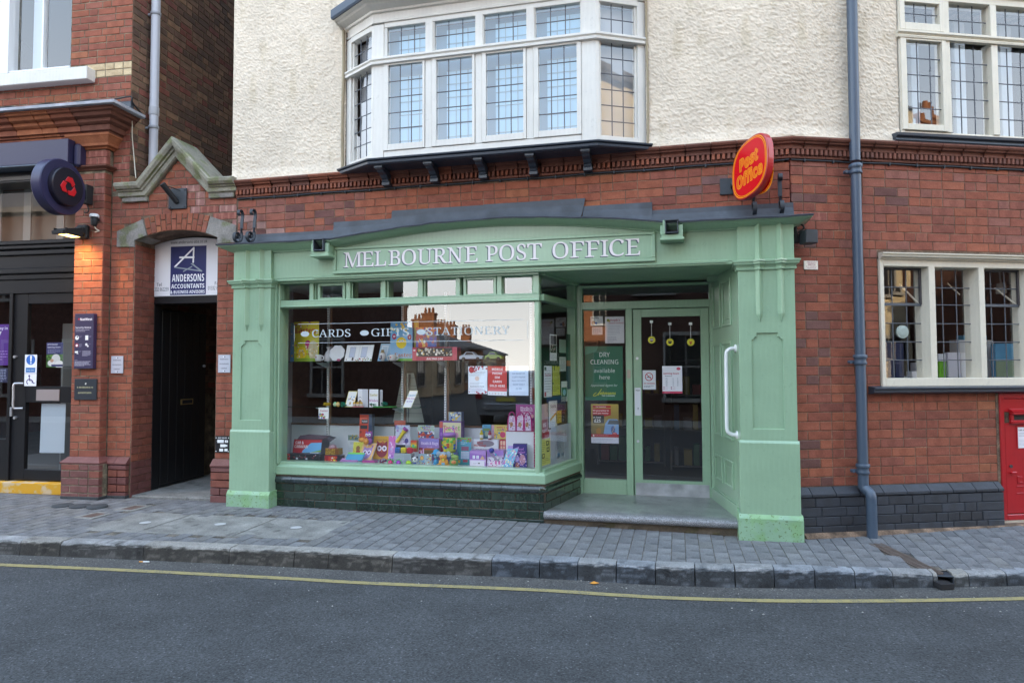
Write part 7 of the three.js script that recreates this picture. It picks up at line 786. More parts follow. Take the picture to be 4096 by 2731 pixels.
box('tall orange red toy pack with black lettering panels', P(180, 440, (g, w, h) => { bar(g, 0, 0, w, h, '#c23e22'); bar(g, 0, 30, 110, 60, '#e2542a'); bar(g, 30, 50, 90, 40, '#26262a'); txt(g, 'FLIGHT', 74, 70, 22, '#eee'); bar(g, 14, 110, 100, 36, '#26262a'); bar(g, 130, 0, 50, h, '#2a3f5a'); confetti(g, w, h, 26, ['#e8a23a', '#e05a2a', '#7a2418'], 6, 16, 19, 0.4, 0.95); }), -3.185, -3.045, 0.60, 1.045, -0.38, 0.06, [0.06, 0.09, 0.14], { lean: 0.05 });
{ const t = thing('plush_owl', 'purple owl soft toy with big white eyes sitting above the owl book', 'soft toy', [-3.005, 0.75, -0.25]), c = M.plastic([0.30, 0.10, 0.34], 0.8); part(t, 'body', [ball(-3.005, 0.845, -0.25, 0.036, 1, 1, 0.8), ball(-3.0, 0.785, -0.25, 0.03, 1, 1.2, 0.8), cyl([-3.035, 0.86, -0.25], [-3.04, 0.89, -0.25], 0.01, 0.002, 8), cyl([-2.98, 0.86, -0.25], [-2.972, 0.89, -0.25], 0.01, 0.002, 8)], c); for (const x of [-3.021, -2.988]) part(t, 'eye', [ball(x, 0.85, -0.222, 0.0145, 1, 1, 0.4)], M.whitePlain); part(t, 'pupil', [ball(-3.021, 0.85, -0.215, 0.005), ball(-2.988, 0.85, -0.215, 0.005)], M.blackMatt); part(t, 'orange_egg', [ball(-3.02, 0.785, -0.21, 0.028, 1, 1.1, 0.8), ball(-3.075, 0.80, -0.23, 0.03, 1.2, 0.8, 0.8)], M.plastic([0.65, 0.26, 0.03], 0.5)); }
panel('activity_book', 'mustard book with a dark red owl standing on the window floor', 'book', P(220, 280, (g, w, h) => { bar(g, 0, 0, w, h, '#c9972a'); txt(g, 'Sticker Book', 110, 46, 26, '#8a5f18', 'serif'); owl(g, 122, 168, 78, '#8a2030', '#b9a8b8'); dot(g, 132, 76, 16, '#b8582a'); }), -2.988, -2.82, FY + 0.03, 0.832, -0.30, { th: 0.025, lean: 0.02 }); panel('toy_pack', 'narrow pink toy pack beside the mustard owl book', 'toy', P(110, 260, (g, w, h) => { grd(g, w, h, '#d96ab0', '#b886cc'); confetti(g, w, h, 16, ['#f0d2ea', '#8a4aa8', '#7fb2d8'], 5, 16, 6); greek(g, 40, 110, 40, 6, 14, '#f6e6f2', 4); }), -2.815, -2.742, FY + 0.04, 0.838, -0.28, { lean: 0.02, th: 0.02 });
{ const t = panel('toy_pack', 'blister pack holding a yellow and purple toy torch', 'toy', P(220, 300, (g, w, h) => { grd(g, w, h, '#b9c4d2', '#d2c6e0'); confetti(g, w, h, 20, ['#8f9fc8', '#e3e0f0', '#a07ab8'], 8, 26, 7); dot(g, 170, 236, 30, '#4a3f80', 38); greek(g, 40, 46, 120, 2, 16, '#7a86a8', 5); }), -2.744, -2.592, 0.752, 0.947, -0.30); part(t, 'torch', [cyl([-2.725, 0.778, -0.285], [-2.66, 0.868, -0.285], 0.017, 0.017, 14), cyl([-2.66, 0.868, -0.285], [-2.635, 0.902, -0.285], 0.017, 0.027, 14)], M.plastic([0.72, 0.55, 0.02], 0.3)); part(t, 'torch_head', cyl([-2.637, 0.90, -0.285], [-2.625, 0.916, -0.285], 0.028, 0.028, 14), M.plastic([0.30, 0.03, 0.26], 0.3)); panel('toy_pack', 'dark toy pack standing behind the torch pack', 'toy', P(140, 140, (g, w, h) => { bar(g, 0, 0, w, h, '#3a3a34'); bar(g, 0, 0, w, 24, '#b34a2a'); greek(g, 12, 46, 110, 3, 20, '#d8d8d0', 6); }), -2.80, -2.68, 0.70, 0.984, -0.40); }
[[-2.678, [0.04, 0.15, 0.42], 'blue smiling toy cube on the silver box'], [-2.615, [0.68, 0.55, 0.03], 'yellow smiling toy cube on the silver box'], [-2.552, [0.55, 0.03, 0.05], 'red smiling toy cube on the silver box']].forEach(([x, c, l]) => { const t = thing('toy_cube', l, 'toy cube', [x, 0.683, -0.2]); part(t, 'cube', bx(x - 0.027, x + 0.027, 0.683, 0.738, -0.235, -0.185, 0.009), M.plastic(c, 0.25)); part(t, 'smile', [tube([[x - 0.013, 0.708, -0.1845], [x, 0.698, -0.1845], [x + 0.013, 0.708, -0.1845]], 0.002, 5), ball(x - 0.008, 0.72, -0.185, 0.003), ball(x + 0.008, 0.72, -0.185, 0.003)], M.blackMatt); });
box('silver grey textured box under three toy cubes', P(260, 120, (g, w, h) => { bar(g, 0, 0, w, h, '#9aa6aa'); for (let y = 6; y < h; y += 10) greek(g, 4, y, 250, 1, 8, '#b9c4c6', 4); }), -2.706, -2.528, FY, 0.682, -0.18, 0.09, [0.38, 0.41, 0.42]); box('rainbow striped small toy box', P(110, 180, (g, w, h) => { ['#c23a2a', '#d8862a', '#d8c23a', '#6fae3a', '#b0482a', '#a03a3a'].forEach((c, i) => bar(g, 0, i * 30, w, 30, c)); dot(g, 50, 84, 22, '#4fae8a'); dot(g, 44, 140, 18, '#c2402a'); }), -2.582, -2.518, 0.684, 0.798, -0.30, 0.05, [0.45, 0.2, 0.06]);
panel('toy_pack', 'hanging bag of colourful HAPPY TOOLS toys', 'toy', P(240, 200, (g, w, h) => { bar(g, 0, 0, w, h, '#a8bcae'); confetti(g, w, h, 20, ['#7fae5a', '#c86a9a', '#6a8ac8', '#e8d26a'], 6, 12, 14, 0.02, 0.4); txt(g, 'HAPPY', 120, 30, 40, '#7a3f9a'); txt(g, 'TOOLS', 130, 68, 34, '#c85a8a'); bar(g, 6, 100, 228, 94, '#3a4a7a'); confetti(g, w, h, 26, ['#c23a3a', '#e8e8ea', '#8fa6d8', '#b03a2a', '#e0822a'], 9, 24, 23, 0.52, 0.95); }), -2.552, -2.378, 0.811, 0.939, -0.42); box('lilac pink boxed jewellery craft set', P(300, 210, (g, w, h) => { grd(g, w, h, '#8f86cc', '#b06ab0'); txt(g, 'Beads & Bags', 160, 44, 40, '#e6d6f2'); txt(g, 'Craft', 160, 88, 34, '#dcb2e6'); bar(g, 0, 90, 60, 120, '#a3244a'); confetti(g, w, h, 22, ['#e8c2e0', '#7a4ab0', '#e3a0c0', '#d8b24a'], 7, 18, 25, 0.5, 1); }), -2.52, -2.305, 0.60, 0.812, -0.36, 0.06, [0.35, 0.14, 0.36]); box('small wooden brown toy box before the craft set', P(180, 80, (g, w, h) => { bar(g, 0, 0, w, h, '#8a6a3a'); bar(g, 0, 0, w, 18, '#b54a2a'); bar(g, 8, 24, 164, 48, '#6f542c'); }), -2.442, -2.30, 0.655, 0.722, -0.30, 0.05, [0.25, 0.15, 0.05]);
box('purple Tea Set toy box in the middle of the window', P(320, 360, (g, w, h) => { bar(g, 0, 0, w, h, '#7a4aa0'); bar(g, 54, 8, 262, 250, '#d9d2a8'); [['T', '#c2305a', 78], ['e', '#d8862a', 112], ['a', '#6fae3a', 146], ['S', '#4a6ac8', 206], ['e', '#c85aa0', 248], ['t', '#7ab04a', 284]].forEach(([c, k, x]) => txt(g, c, x, 60, 66, k, 'serif')); dot(g, 240, 130, 40, '#d89ac0', 30); dot(g, 270, 210, 34, '#cfa8c8'); bar(g, 0, 0, 50, 60, '#c85a4a'); bar(g, 0, 180, 50, 40, '#7aae4a'); bar(g, 0, 226, 50, 60, '#b8322a'); dot(g, 26, 120, 18, '#9a6ac0'); }), -2.324, -2.092, 0.60, 0.984, -0.42, 0.10, [0.16, 0.06, 0.26]); box('blue yellow building toy box on top of the tea set', P(200, 130, (g, w, h) => { bar(g, 0, 0, w, h, '#c9c48a'); bar(g, 6, 6, 188, 118, '#8f9fb8'); confetti(g, w, h, 24, ['#3a4a7a', '#e8e4b0', '#d8b83a', '#e8ecf0', '#4a5a8a'], 7, 20, 29); }), -2.235, -2.10, 0.985, 1.073, -0.44, 0.08, [0.12, 0.14, 0.30]);
{ const x = -2.155, z = -0.24, t = thing('toy_bucket', 'clear tub of yellow and green building blocks with a lilac lid and pink handle', 'toy tub', [x, 0.70, z]); part(t, 'tub', lathe([[0.001, 0.70], [0.060, 0.70], [0.062, 0.72], [0.060, 0.845], [0.001, 0.845]], x, 0, z), M.plastic([0.45, 0.50, 0.06], 0.15)); const q = RNG(4), cols = [[0.62, 0.42, 0.02], [0.10, 0.42, 0.05], [0.04, 0.10, 0.40], [0.55, 0.08, 0.03]]; for (let i = 0; i < 26; i++) { const a = 0.2 + q() * 2.7, y = 0.715 + q() * 0.12; part(t, 'block', [bx(x + Math.cos(a) * 0.058 - 0.013, x + Math.cos(a) * 0.058 + 0.013, y - 0.011, y + 0.011, z + Math.sin(a) * 0.055 - 0.008, z + Math.sin(a) * 0.055 + 0.012, 0.004)], M.plastic(cols[Math.floor(q() * (y > 0.78 ? 2 : 4))], 0.25)); } part(t, 'lid', lathe([[0.001, 0.888], [0.056, 0.888], [0.064, 0.876], [0.066, 0.848], [0.001, 0.845]], x, 0, z), M.plastic([0.36, 0.16, 0.48], 0.35)); part(t, 'handle', tube([[x - 0.052, 0.88, z], [x - 0.044, 0.918, z], [x, 0.935, z], [x + 0.044, 0.918, z], [x + 0.052, 0.88, z]], 0.006, 8, 40), M.plastic([0.72, 0.16, 0.42], 0.35)); const y = 0.70; part(t, 'stand_box', bx(x - 0.07, x + 0.07, FY, y, z - 0.06, z + 0.04), M.plastic([0.10, 0.14, 0.30], 0.5)); }
panel('calendar', 'tall blue and green activity calendar beside the toy tub', 'calendar', P(220, 400, (g, w, h) => { grd(g, w, h, '#4f9ac0', '#2f8a86'); bar(g, 0, 0, w, 30, '#6fae5a'); confetti(g, w, h, 20, ['#b8903a', '#6aa83a', '#3f7ac0', '#c24a3a'], 6, 14, 31, 0, 0.15); bar(g, 70, 130, 110, 60, '#8a4a6a'); bar(g, 66, 200, 124, 110, '#b9c4d4'); for (let i = 0; i < 5; i++) bar(g, 66, 200 + i * 22, 124, 2, '#5a7aa0'); for (let i = 0; i < 6; i++) bar(g, 66 + i * 22, 200, 2, 110, '#5a7aa0'); bar(g, 100, 322, 70, 34, '#b23a4a'); bar(g, 10, 330, 50, 40, '#d0a82a'); greek(g, 60, 70, 110, 2, 22, '#bfe0ee', 7); }), -2.103, -1.955, FY, 0.835, -0.29, { lean: 0.03, th: 0.01 });
box('white shoe craft box with a grey oval and red lettering', P(420, 160, (g, w, h) => { bar(g, 0, 0, w, h, '#dfe0e6'); dot(g, 220, 56, 130, '#8a7f88', 44); txt(g, 'Shoe', 130, 46, 42, '#b52a2a', 'sans-serif', 'italic bold'); txt(g, 'Workshop', 130, 82, 38, '#b52a2a', 'sans-serif', 'italic bold'); txt(g, 'POP UP CRAFT KIT', 180, 134, 27, '#5a5a66', 'sans-serif', 'italic bold'); bar(g, 404, 0, 16, h, '#b4b4bc'); }), -1.973, -1.69, 0.70, 0.818, -0.36, 0.08, [0.65, 0.65, 0.68]); box('red box of small candles in windows behind the shoe box', P(110, 140, (g, w, h) => { bar(g, 0, 0, w, h, '#c03a3f'); for (const x of [14, 60]) for (const y of [14, 74]) { bar(g, x, y, 34, 48, '#e8c8b0'); dot(g, x + 17, y + 22, 8, '#f0a868'); } }), -1.684, -1.62, 0.70, 0.818, -0.36, 0.05, [0.5, 0.05, 0.06]);
box('lilac toy house box with two white windows and a gable', P(250, 230, (g, w, h) => { bar(g, 0, 0, w, h, '#b48acc'); poly(g, [[0, 30], [250, 60], [250, 120], [0, 120]], '#9a6ac0'); bar(g, 0, 124, w, 30, '#d2b8e2'); for (const x of [48, 106]) { bar(g, x, 64, 36, 46, '#eef0f8'); bar(g, x + 15, 64, 4, 46, '#7a6ab8'); } poly(g, [[160, 118], [198, 62], [236, 118]], '#d8b08a'); bar(g, 6, 138, 222, 88, '#e3e1ee'); greek(g, 60, 172, 60, 2, 10, '#8a86a0', 3); bar(g, 130, 166, 30, 16, '#555'); }), -1.93, -1.768, FY, 0.728, -0.17, 0.13, [0.34, 0.20, 0.46]); box('pink and white dolls shop box beside the lilac house box', P(250, 220, (g, w, h) => { bar(g, 0, 0, w, h, '#c9aed8'); poly(g, [[0, 0], [250, 0], [250, 60], [0, 90]], '#a67ac8'); bar(g, 20, 92, 200, 120, '#e6e0ee'); for (const x of [50, 120, 170]) bar(g, x, 130, 30, 50, '#d86ab0'); confetti(g, w, h, 22, ['#3a3a50', '#e8e8f0', '#c23a6a', '#9a7ac0'], 4, 12, 41, 0.2, 0.9); poly(g, [[40, 60], [60, 40], [190, 130], [170, 150]], '#9a90a8'); greek(g, 20, 200, 200, 1, 10, '#c04a8a', 6); }), -1.764, -1.60, FY, 0.738, -0.19, 0.10, [0.45, 0.25, 0.5]);
{ const t = thing('maraca', 'blue ball headed toy maraca lying over the pink box', 'toy', [-1.705, 0.73, -0.15]); part(t, 'ball', ball(-1.706, 0.738, -0.15, 0.025), M.plastic([0.02, 0.03, 0.30], 0.25)); part(t, 'stick', cyl([-1.695, 0.725, -0.15], [-1.618, 0.655, -0.15], 0.005, 0.005, 8), M.plastic([0.55, 0.55, 0.6], 0.3)); part(t, 'tip', ball(-1.665, 0.70, -0.146, 0.010), M.plastic([0.05, 0.35, 0.6], 0.3)); }
box('blue board game box at the back of the window', P(150, 230, (g, w, h) => { grd(g, w, h, '#5fa8cc', '#3f5a6a'); dot(g, 74, 150, 34, '#9aa890', 44); bar(g, 20, 60, 110, 40, '#6f8a4a'); greek(g, 24, 20, 100, 1, 10, '#2f6a9a', 8); }), -1.876, -1.787, 0.818, 0.955, -0.42, 0.04, [0.10, 0.25, 0.36]); box('yellow paint it puppet box with coloured letters', P(260, 230, (g, w, h) => { bar(g, 0, 0, w, h, '#d8c46a'); bar(g, 0, 0, 44, h, '#c8a0b8'); txt(g, 'MAKE A', 150, 40, 36, '#b8322a'); txt(g, 'PUPPET', 160, 84, 36, '#3f7a3a'); txt(g, '4+', 80, 160, 46, '#8a7a1a'); dot(g, 180, 160, 44, '#c8406a', 50); confetti(g, w, h, 14, ['#b54a9a', '#4a8ac0', '#e8862a'], 7, 16, 37); }), -1.783, -1.616, 0.818, 0.955, -0.42, 0.05, [0.45, 0.35, 0.06]); { const t = thing('display_stand', 'white carton stand behind the shoe box', 'stand', [-1.75, 0.57, -0.5]); part(t, 'stand', bx(-1.90, -1.60, FY, 0.816, -0.55, -0.40), M.board); part(t, 'edge_tape', bx(-1.901, -1.599, 0.806, 0.817, -0.4, -0.398, 0), M.mauve); }
[[-1.867, [0.65, 0.52, 0.02], 'yellow capped paint bottle at the back'], [-1.783, [0.30, 0.02, 0.05], 'dark red paint bottle at the back']].forEach(([x, c, l]) => { const t = thing('paint_bottle', l, 'bottle', [x, 0.818, -0.36]); part(t, 'bottle', lathe([[0.001, 0.818], [0.016, 0.818], [0.017, 0.88], [0.010, 0.888], [0.001, 0.888]], x, 0, -0.36, 16), M.plastic(c, 0.3)); part(t, 'cap', cyl([x, 0.888, -0.36], [x, 0.908, -0.36], 0.010, 0.008, 12), M.plastic(c, 0.3)); part(t, 'label', lathe([[0.0178, 0.832], [0.0178, 0.862]], x, 0, -0.36, 16), M.whitePlain); });
{ const t = thing('carton', 'large white carton with pink spotted side at the right corner of the window', 'carton', [-1.46, FY, -0.35]); part(t, 'carton', bx(-1.606, -1.332, FY, 0.905, -0.56, -0.30), M.board); part(t, 'side_panel', bx(-1.330, -1.318, FY, 0.903, -0.55, -0.285), M.plastic([0.42, 0.02, 0.10], 0.5)); part(t, 'spots', Array.from({ length: 12 }, (_, i) => ball(-1.324 - (i % 2) * 0.004, 0.60 + i * 0.025, -0.2848, 0.003, 1, 1, 0.2)), M.whitePlain); part(t, 'lid_edge', bx(-1.61, -1.33, 0.9055, 0.912, -0.56, -0.298), M.plastic([0.5, 0.06, 0.16], 0.5)); }
panel('toy_pack', 'bright pink display card of toy heels with white outlined lettering', 'toy', P(280, 260, (g, w, h) => { grd(g, w, h, '#b04a98', '#c8508a'); g.strokeStyle = '#f4eaf4'; g.lineWidth = 9; g.font = 'bold 42px sans-serif'; g.strokeText('Heels &', 140, 48); g.strokeText('Jewels', 140, 96); txt(g, 'Heels &', 140, 48, 42, '#a83a8a'); txt(g, 'Jewels', 140, 96, 42, '#a83a8a'); confetti(g, w, h, 14, ['#d88ab8', '#8a3a7a', '#e8b0b0'], 10, 26, 47, 0.4, 1); }), -1.535, -1.328, 0.913, 1.158, -0.42, { th: 0.01 });
[[-1.545, 'pink toy shoe pack, leftmost of three on the white carton'], [-1.462, 'pink toy shoe pack, middle of three on the white carton'], [-1.392, 'pink toy shoe pack, rightmost of three on the white carton']].forEach(([x, l], i) => { const pr = P(110, 240, (g, w, h) => { bar(g, 0, 0, w, h, '#d8c6de'); confetti(g, w, h, 14, ['#c85aa0', '#8a6ab8', '#f0e6f2'], 5, 14, 50 + i, 0, 0.4); dot(g, 50, 140, 26, '#c08a68', 40); for (let k = 0; k < 5; k++) dot(g, 20 + 18 * ((k * 2 + i) % 5), 120 + k * 22, 8, '#2a2a34'); }); const t = panel('toy_pack', l, 'toy', pr, x - 0.033, x + 0.033, 0.915, 1.055, -0.29, { group: 'pink toy shoe packs on the white carton', th: 0.03 }); part(t, 'pink_edge', tube([[x - 0.038, 0.916, -0.29], [x - 0.035, 1.02, -0.29], [x - 0.018, 1.078, -0.29], [x + 0.010, 1.090, -0.29], [x + 0.035, 1.04, -0.29], [x + 0.046, 0.916, -0.29]], 0.0055, 6, 40), M.plastic([0.55, 0.015, 0.22], 0.3)); });
panel('greeting_card', 'leaning turquoise card with pastel petals before the carton', 'card', P(180, 300, (g, w, h) => { grd(g, w, h, '#7ab8d8', '#6aa8d0'); bar(g, 0, 0, w, 40, '#a88ac8'); confetti(g, w, h, 70, ['#d8a8d0', '#a8d8b8', '#e8d8a0', '#d2e8ee', '#c070b0'], 6, 15, 53, 0.2, 0.9); }), -1.617, -1.512, FY, 0.782, -0.14, { skew: 0.064, lean: 0.05, th: 0.004 }); box('dark purple jewellery maker box in the right corner', P(220, 330, (g, w, h) => { bar(g, 0, 0, w, h, '#3a2a80'); txt(g, 'Jewel', 110, 66, 44, '#d88ad8', 'serif', 'italic bold'); txt(g, 'Maker', 118, 108, 44, '#d88ad8', 'serif', 'italic bold'); dot(g, 150, 210, 50, '#c890a0', 70); dot(g, 60, 200, 40, '#b8a0e0', 46); dot(g, 70, 290, 34, '#a86a58', 40); confetti(g, w, h, 40, ['#e8b8e8', '#8a5ac8', '#f0e0f4', '#4a3aa0'], 4, 10, 59, 0.4, 1); }), -1.508, -1.378, FY, 0.80, -0.19, 0.06, [0.03, 0.02, 0.12], { turn: 0.1 });
// small toys along the front
function cutout(label, name, cat, x, y, z, shapes) { const t = thing(name, label, cat, [x, y, z]); for (const [n, gs, c] of shapes) part(t, n, gs, M.plastic(c, 0.4)); }
{ const x = -2.172, z = -0.12, b = [0.70, 0.30, 0.03], gr = [0.28, 0.36, 0.44]; cutout('orange toy elephant pack with grey ears at the front', 'toy_elephant', 'toy', x, FY, z, [['body', [ball(x, 0.615, z, 0.05, 1, 0.9, 0.5), ball(x, 0.67, z + 0.012, 0.038, 1, 0.9, 0.6)], b], ['ear', [ball(x - 0.048, 0.695, z, 0.026, 1, 1.1, 0.3)], gr], ['ear', [ball(x + 0.048, 0.695, z, 0.026, 1, 1.1, 0.3)], gr], ['forehead', [ball(x, 0.70, z + 0.006, 0.034, 1, 0.6, 0.6)], gr], ['foot', [ball(x - 0.052, 0.588, z, 0.018, 1.3, 0.8, 1), ball(x + 0.052, 0.588, z, 0.018, 1.3, 0.8, 1)], b], ['price_label', [bx(x - 0.002, x + 0.016, 0.637, 0.66, z + 0.033, z + 0.036)], [0.75, 0.75, 0.05]], ['tummy', [bx(x - 0.012, x + 0.02, 0.588, 0.618, z + 0.024, z + 0.0265, 0.004)], [0.15, 0.35, 0.5]], ['eye', [ball(x - 0.016, 0.692, z + 0.03, 0.006), ball(x + 0.018, 0.692, z + 0.03, 0.006)], [0.75, 0.75, 0.75]], ['smile', [tube([[x - 0.02, 0.668, z + 0.034], [x, 0.658, z + 0.037], [x + 0.02, 0.668, z + 0.034]], 0.002, 5)], [0.25, 0.05, 0.02]]]); }
{ const x = -2.07, z = -0.12, g = [0.10, 0.24, 0.04]; cutout('green toy crocodile purse at the front', 'toy_crocodile', 'toy', x, FY, z, [['body', [ball(x, 0.615, z, 0.046, 1, 0.95, 0.6)], g], ['head', [ball(x + 0.012, 0.672, z + 0.006, 0.030, 1.3, 0.7, 0.7), ball(x - 0.016, 0.694, z, 0.016)], [0.22, 0.34, 0.07]], ['eye', [ball(x - 0.018, 0.70, z + 0.014, 0.007)], [0.55, 0.6, 0.4]], ['picture', [ball(x + 0.006, 0.625, z + 0.024, 0.022, 1.1, 0.8, 0.4)], [0.65, 0.22, 0.06]], ['jaw', [ball(x + 0.022, 0.654, z + 0.008, 0.022, 1.3, 0.45, 0.7)], [0.30, 0.42, 0.10]]]); }
{ const x = -2.268, z = -0.18, c = [0.04, 0.28, 0.50]; cutout('bright blue toy bear figure with a hat at the front', 'toy_bear', 'toy', x, FY, z, [['body', [ball(x, 0.61, z, 0.028, 1, 1.3, 0.8), ball(x, 0.665, z, 0.026)], c], ['hat', [lathe([[0.045, 0.69], [0.045, 0.696], [0.032, 0.70], [0.026, 0.725], [0.001, 0.735]], x, 0, z)], [0.03, 0.30, 0.58]], ['muzzle', [ball(x, 0.66, z + 0.022, 0.012)], [0.5, 0.6, 0.65]], ['foot', [ball(x - 0.02, 0.583, z + 0.008, 0.014), ball(x + 0.02, 0.583, z + 0.008, 0.014)], c]]); }
{ const x = -2.465, z = -0.12; cutout('small toy panda in blue trousers at the front', 'toy_panda', 'toy', x, FY, z, [['head', [ball(x, 0.635, z, 0.028)], [0.75, 0.75, 0.75]], ['ear', [ball(x - 0.024, 0.657, z, 0.010)], [0.02, 0.02, 0.03]], ['ear', [ball(x + 0.024, 0.657, z, 0.010)], [0.02, 0.02, 0.03]], ['eye_patch', [ball(x - 0.011, 0.638, z + 0.022, 0.008), ball(x + 0.011, 0.638, z + 0.022, 0.008)], [0.02, 0.02, 0.03]], ['trousers', [ball(x, 0.592, z, 0.018, 1, 1.1, 0.8), ball(x - 0.009, 0.58, z, 0.009), ball(x + 0.009, 0.58, z, 0.009)], [0.05, 0.09, 0.40]]]); }
[[-2.705, [0.62, 0.03, 0.16], 'red pink toy pot with bead lid at the front', 1], [-2.62, [0.30, 0.03, 0.42], 'purple toy pot with bead lid at the front', 1], [-2.52, [0.38, 0.62, 0.02], 'lime green ball at the front', 0]].forEach(([x, c, l, k]) => { const t = thing(k ? 'toy_pot' : 'toy_ball', l, k ? 'toy' : 'ball', [x, FY, -0.1]); part(t, 'ball', ball(x, 0.601, -0.1, 0.028), M.plastic(c, 0.25)); if (k) part(t, 'beads', [[-0.03, 0.61], [-0.018, 0.628], [0.004, 0.636], [0.022, 0.626], [0.032, 0.608]].map(([a, y]) => ball(x + a, y, -0.09, 0.0085)), M.plastic([0.10, 0.42, 0.14], 0.4)); else part(t, 'seam', lathe([[0.0282, 0.599], [0.0282, 0.603]], x, 0, -0.1), M.plastic([0.2, 0.4, 0.02], 0.3)); });
{ const q = RNG(6), L = [[], [], []]; for (let i = 0; i < 90; i++) { const a = q() * 6.28, b = q() * 3.14; L[i % 3].push(cyl([-2.795, 0.605, -0.12], [-2.795 + Math.cos(a) * Math.sin(b) * 0.036, 0.607 + Math.cos(b) * 0.034, -0.12 + Math.sin(a) * Math.sin(b) * 0.036], 0.002, 0.004, 5)); } const t = thing('spiky_ball', 'red white and blue rubber string ball at the front', 'ball', [-2.795, FY, -0.12]); [[0.45, 0.03, 0.06], [0.6, 0.6, 0.62], [0.05, 0.06, 0.25]].forEach((c, i) => part(t, 'strands', L[i], M.plastic(c, 0.5))); }
panel('toy_pack', 'small bag with a lion picture among the front toys', 'toy', P(130, 190, (g, w, h) => { bar(g, 0, 0, w, h, '#8aa8b8'); dot(g, 66, 70, 38, '#d8922a'); dot(g, 66, 74, 22, '#e8c06a'); confetti(g, w, h, 16, ['#c23a3a', '#e8d23a', '#3a7ab0'], 6, 12, 61, 0.6, 1); }), -2.457, -2.392, FY, 0.682, -0.2); panel('toy_pack', 'small clear bag of toy planes among the front toys', 'toy', P(140, 190, (g, w, h) => { bar(g, 0, 0, w, h, '#9fb0b4'); confetti(g, w, h, 34, ['#c8782a', '#e0c84a', '#c23a3a', '#4a8ab0', '#e8e8e0'], 5, 16, 67); }), -2.392, -2.32, FY, 0.681, -0.2);
[[-2.035, -1.885, [0.55, 0.10, 0.12], 'thin red booklet lying flat at the front', 0], [-1.895, -1.61, [0.62, 0.16, 0.06], 'long orange ruler pack lying flat at the front', 1]].forEach(([a, b, c, l, k]) => { const t = thing(k ? 'ruler_pack' : 'booklet', l, k ? 'rulers' : 'booklet', [(a + b) / 2, FY, -0.1]); part(t, 'cover', bx(a, b, FY, FY + 0.006, -0.16, -0.07, 0.001), M.plastic(c, 0.4)); part(t, 'pages', bx(a + 0.003, b - 0.003, FY + 0.0062, FY + 0.010, -0.155, -0.075, 0.001), M.plastic([0.7, 0.6, 0.45], 0.6)); }); { const t = thing('paper_pack', 'small white paper packet lying flat at the front', 'packet', [-2.315, FY, -0.1]); part(t, 'packet', bx(-2.361, -2.27, FY, FY + 0.010, -0.13, -0.08, 0.003), M.whitePlain); part(t, 'label', bx(-2.34, -2.29, FY + 0.0103, FY + 0.0113, -0.12, -0.09, 0), M.plastic([0.1, 0.3, 0.5], 0.5)); }
// posters behind the glass
panel('poster', 'white leaflet with red roses and petals stuck inside the shop window', 'poster', P(300, 410, (g, w, h) => { bar(g, 0, 0, w, h, '#e3ebf2'); dot(g, 52, 54, 40, '#a81c2a', 48); dot(g, 52, 50, 22, '#c2303c'); confetti(g, w, h, 18, ['#9a1a3a', '#b82a4a', '#6a1030'], 8, 16, 71, 0.0, 0.2); txt(g, 'Aria & Amore', 170, 92, 30, '#5a5f6a', 'serif', 'italic'); greek(g, 20, 120, 260, 2, 16, '#8a90a0', 5); dot(g, 140, 182, 34, '#e0c8b8'); greek(g, 30, 246, 240, 2, 20, '#9aa0ac', 4); txt(g, 'hand tied by hand', 140, 300, 24, '#5a5f6a', 'serif'); greek(g, 10, 330, 260, 4, 16, '#98a', 4); confetti(g, w, h, 9, ['#a01c3a', '#b8304a'], 8, 15, 73, 0.9, 0.99); }), -1.895, -1.711, 1.273, 1.529, -0.02);
panel('poster', 'red MOBILE PHONE SIM CARDS SOLD HERE poster in the shop window', 'poster', P(300, 430, (g, w, h) => { bar(g, 0, 0, w, h, '#e6e8ec'); bar(g, 0, 0, w, 370, '#c8362a'); [['MOBILE', 48], ['PHONE', 108], ['SIM', 166], ['CARDS', 228], ['SOLD HERE', 290]].forEach(([s, y]) => txt(g, s, 150, y, 46, '#f3eff0', 'sans-serif', 'bold', 270)); ['O', '3', 'M', 'O', 'T', '3+'].forEach((s, i) => txt(g, s, 26 + i * 48, 402, 20, ['#2a6ac0', '#c8306a', '#c86a2a', '#888', '#a02a6a', '#d0307a'][i])); }), -1.706, -1.524, 1.262, 1.531, -0.021, { tilt: -0.004 });
panel('poster', 'pale A4 REAM OF COPY PAPER price notice in the shop window', 'poster', P(300, 430, (g, w, h) => { bar(g, 0, 0, w, h, '#cfdcee'); [['A4 REAM OF', 110, 36], ['COPY PAPER', 164, 36], ['80gsm 500 SHEETS', 214, 25], ['NOW ONLY', 270, 36], ['£2-99', 332, 36]].forEach(([s, y, z]) => txt(g, s, 150, y, z, '#56749c', 'sans-serif', 'normal', 230)); }), -1.504, -1.321, 1.26, 1.529, -0.022);
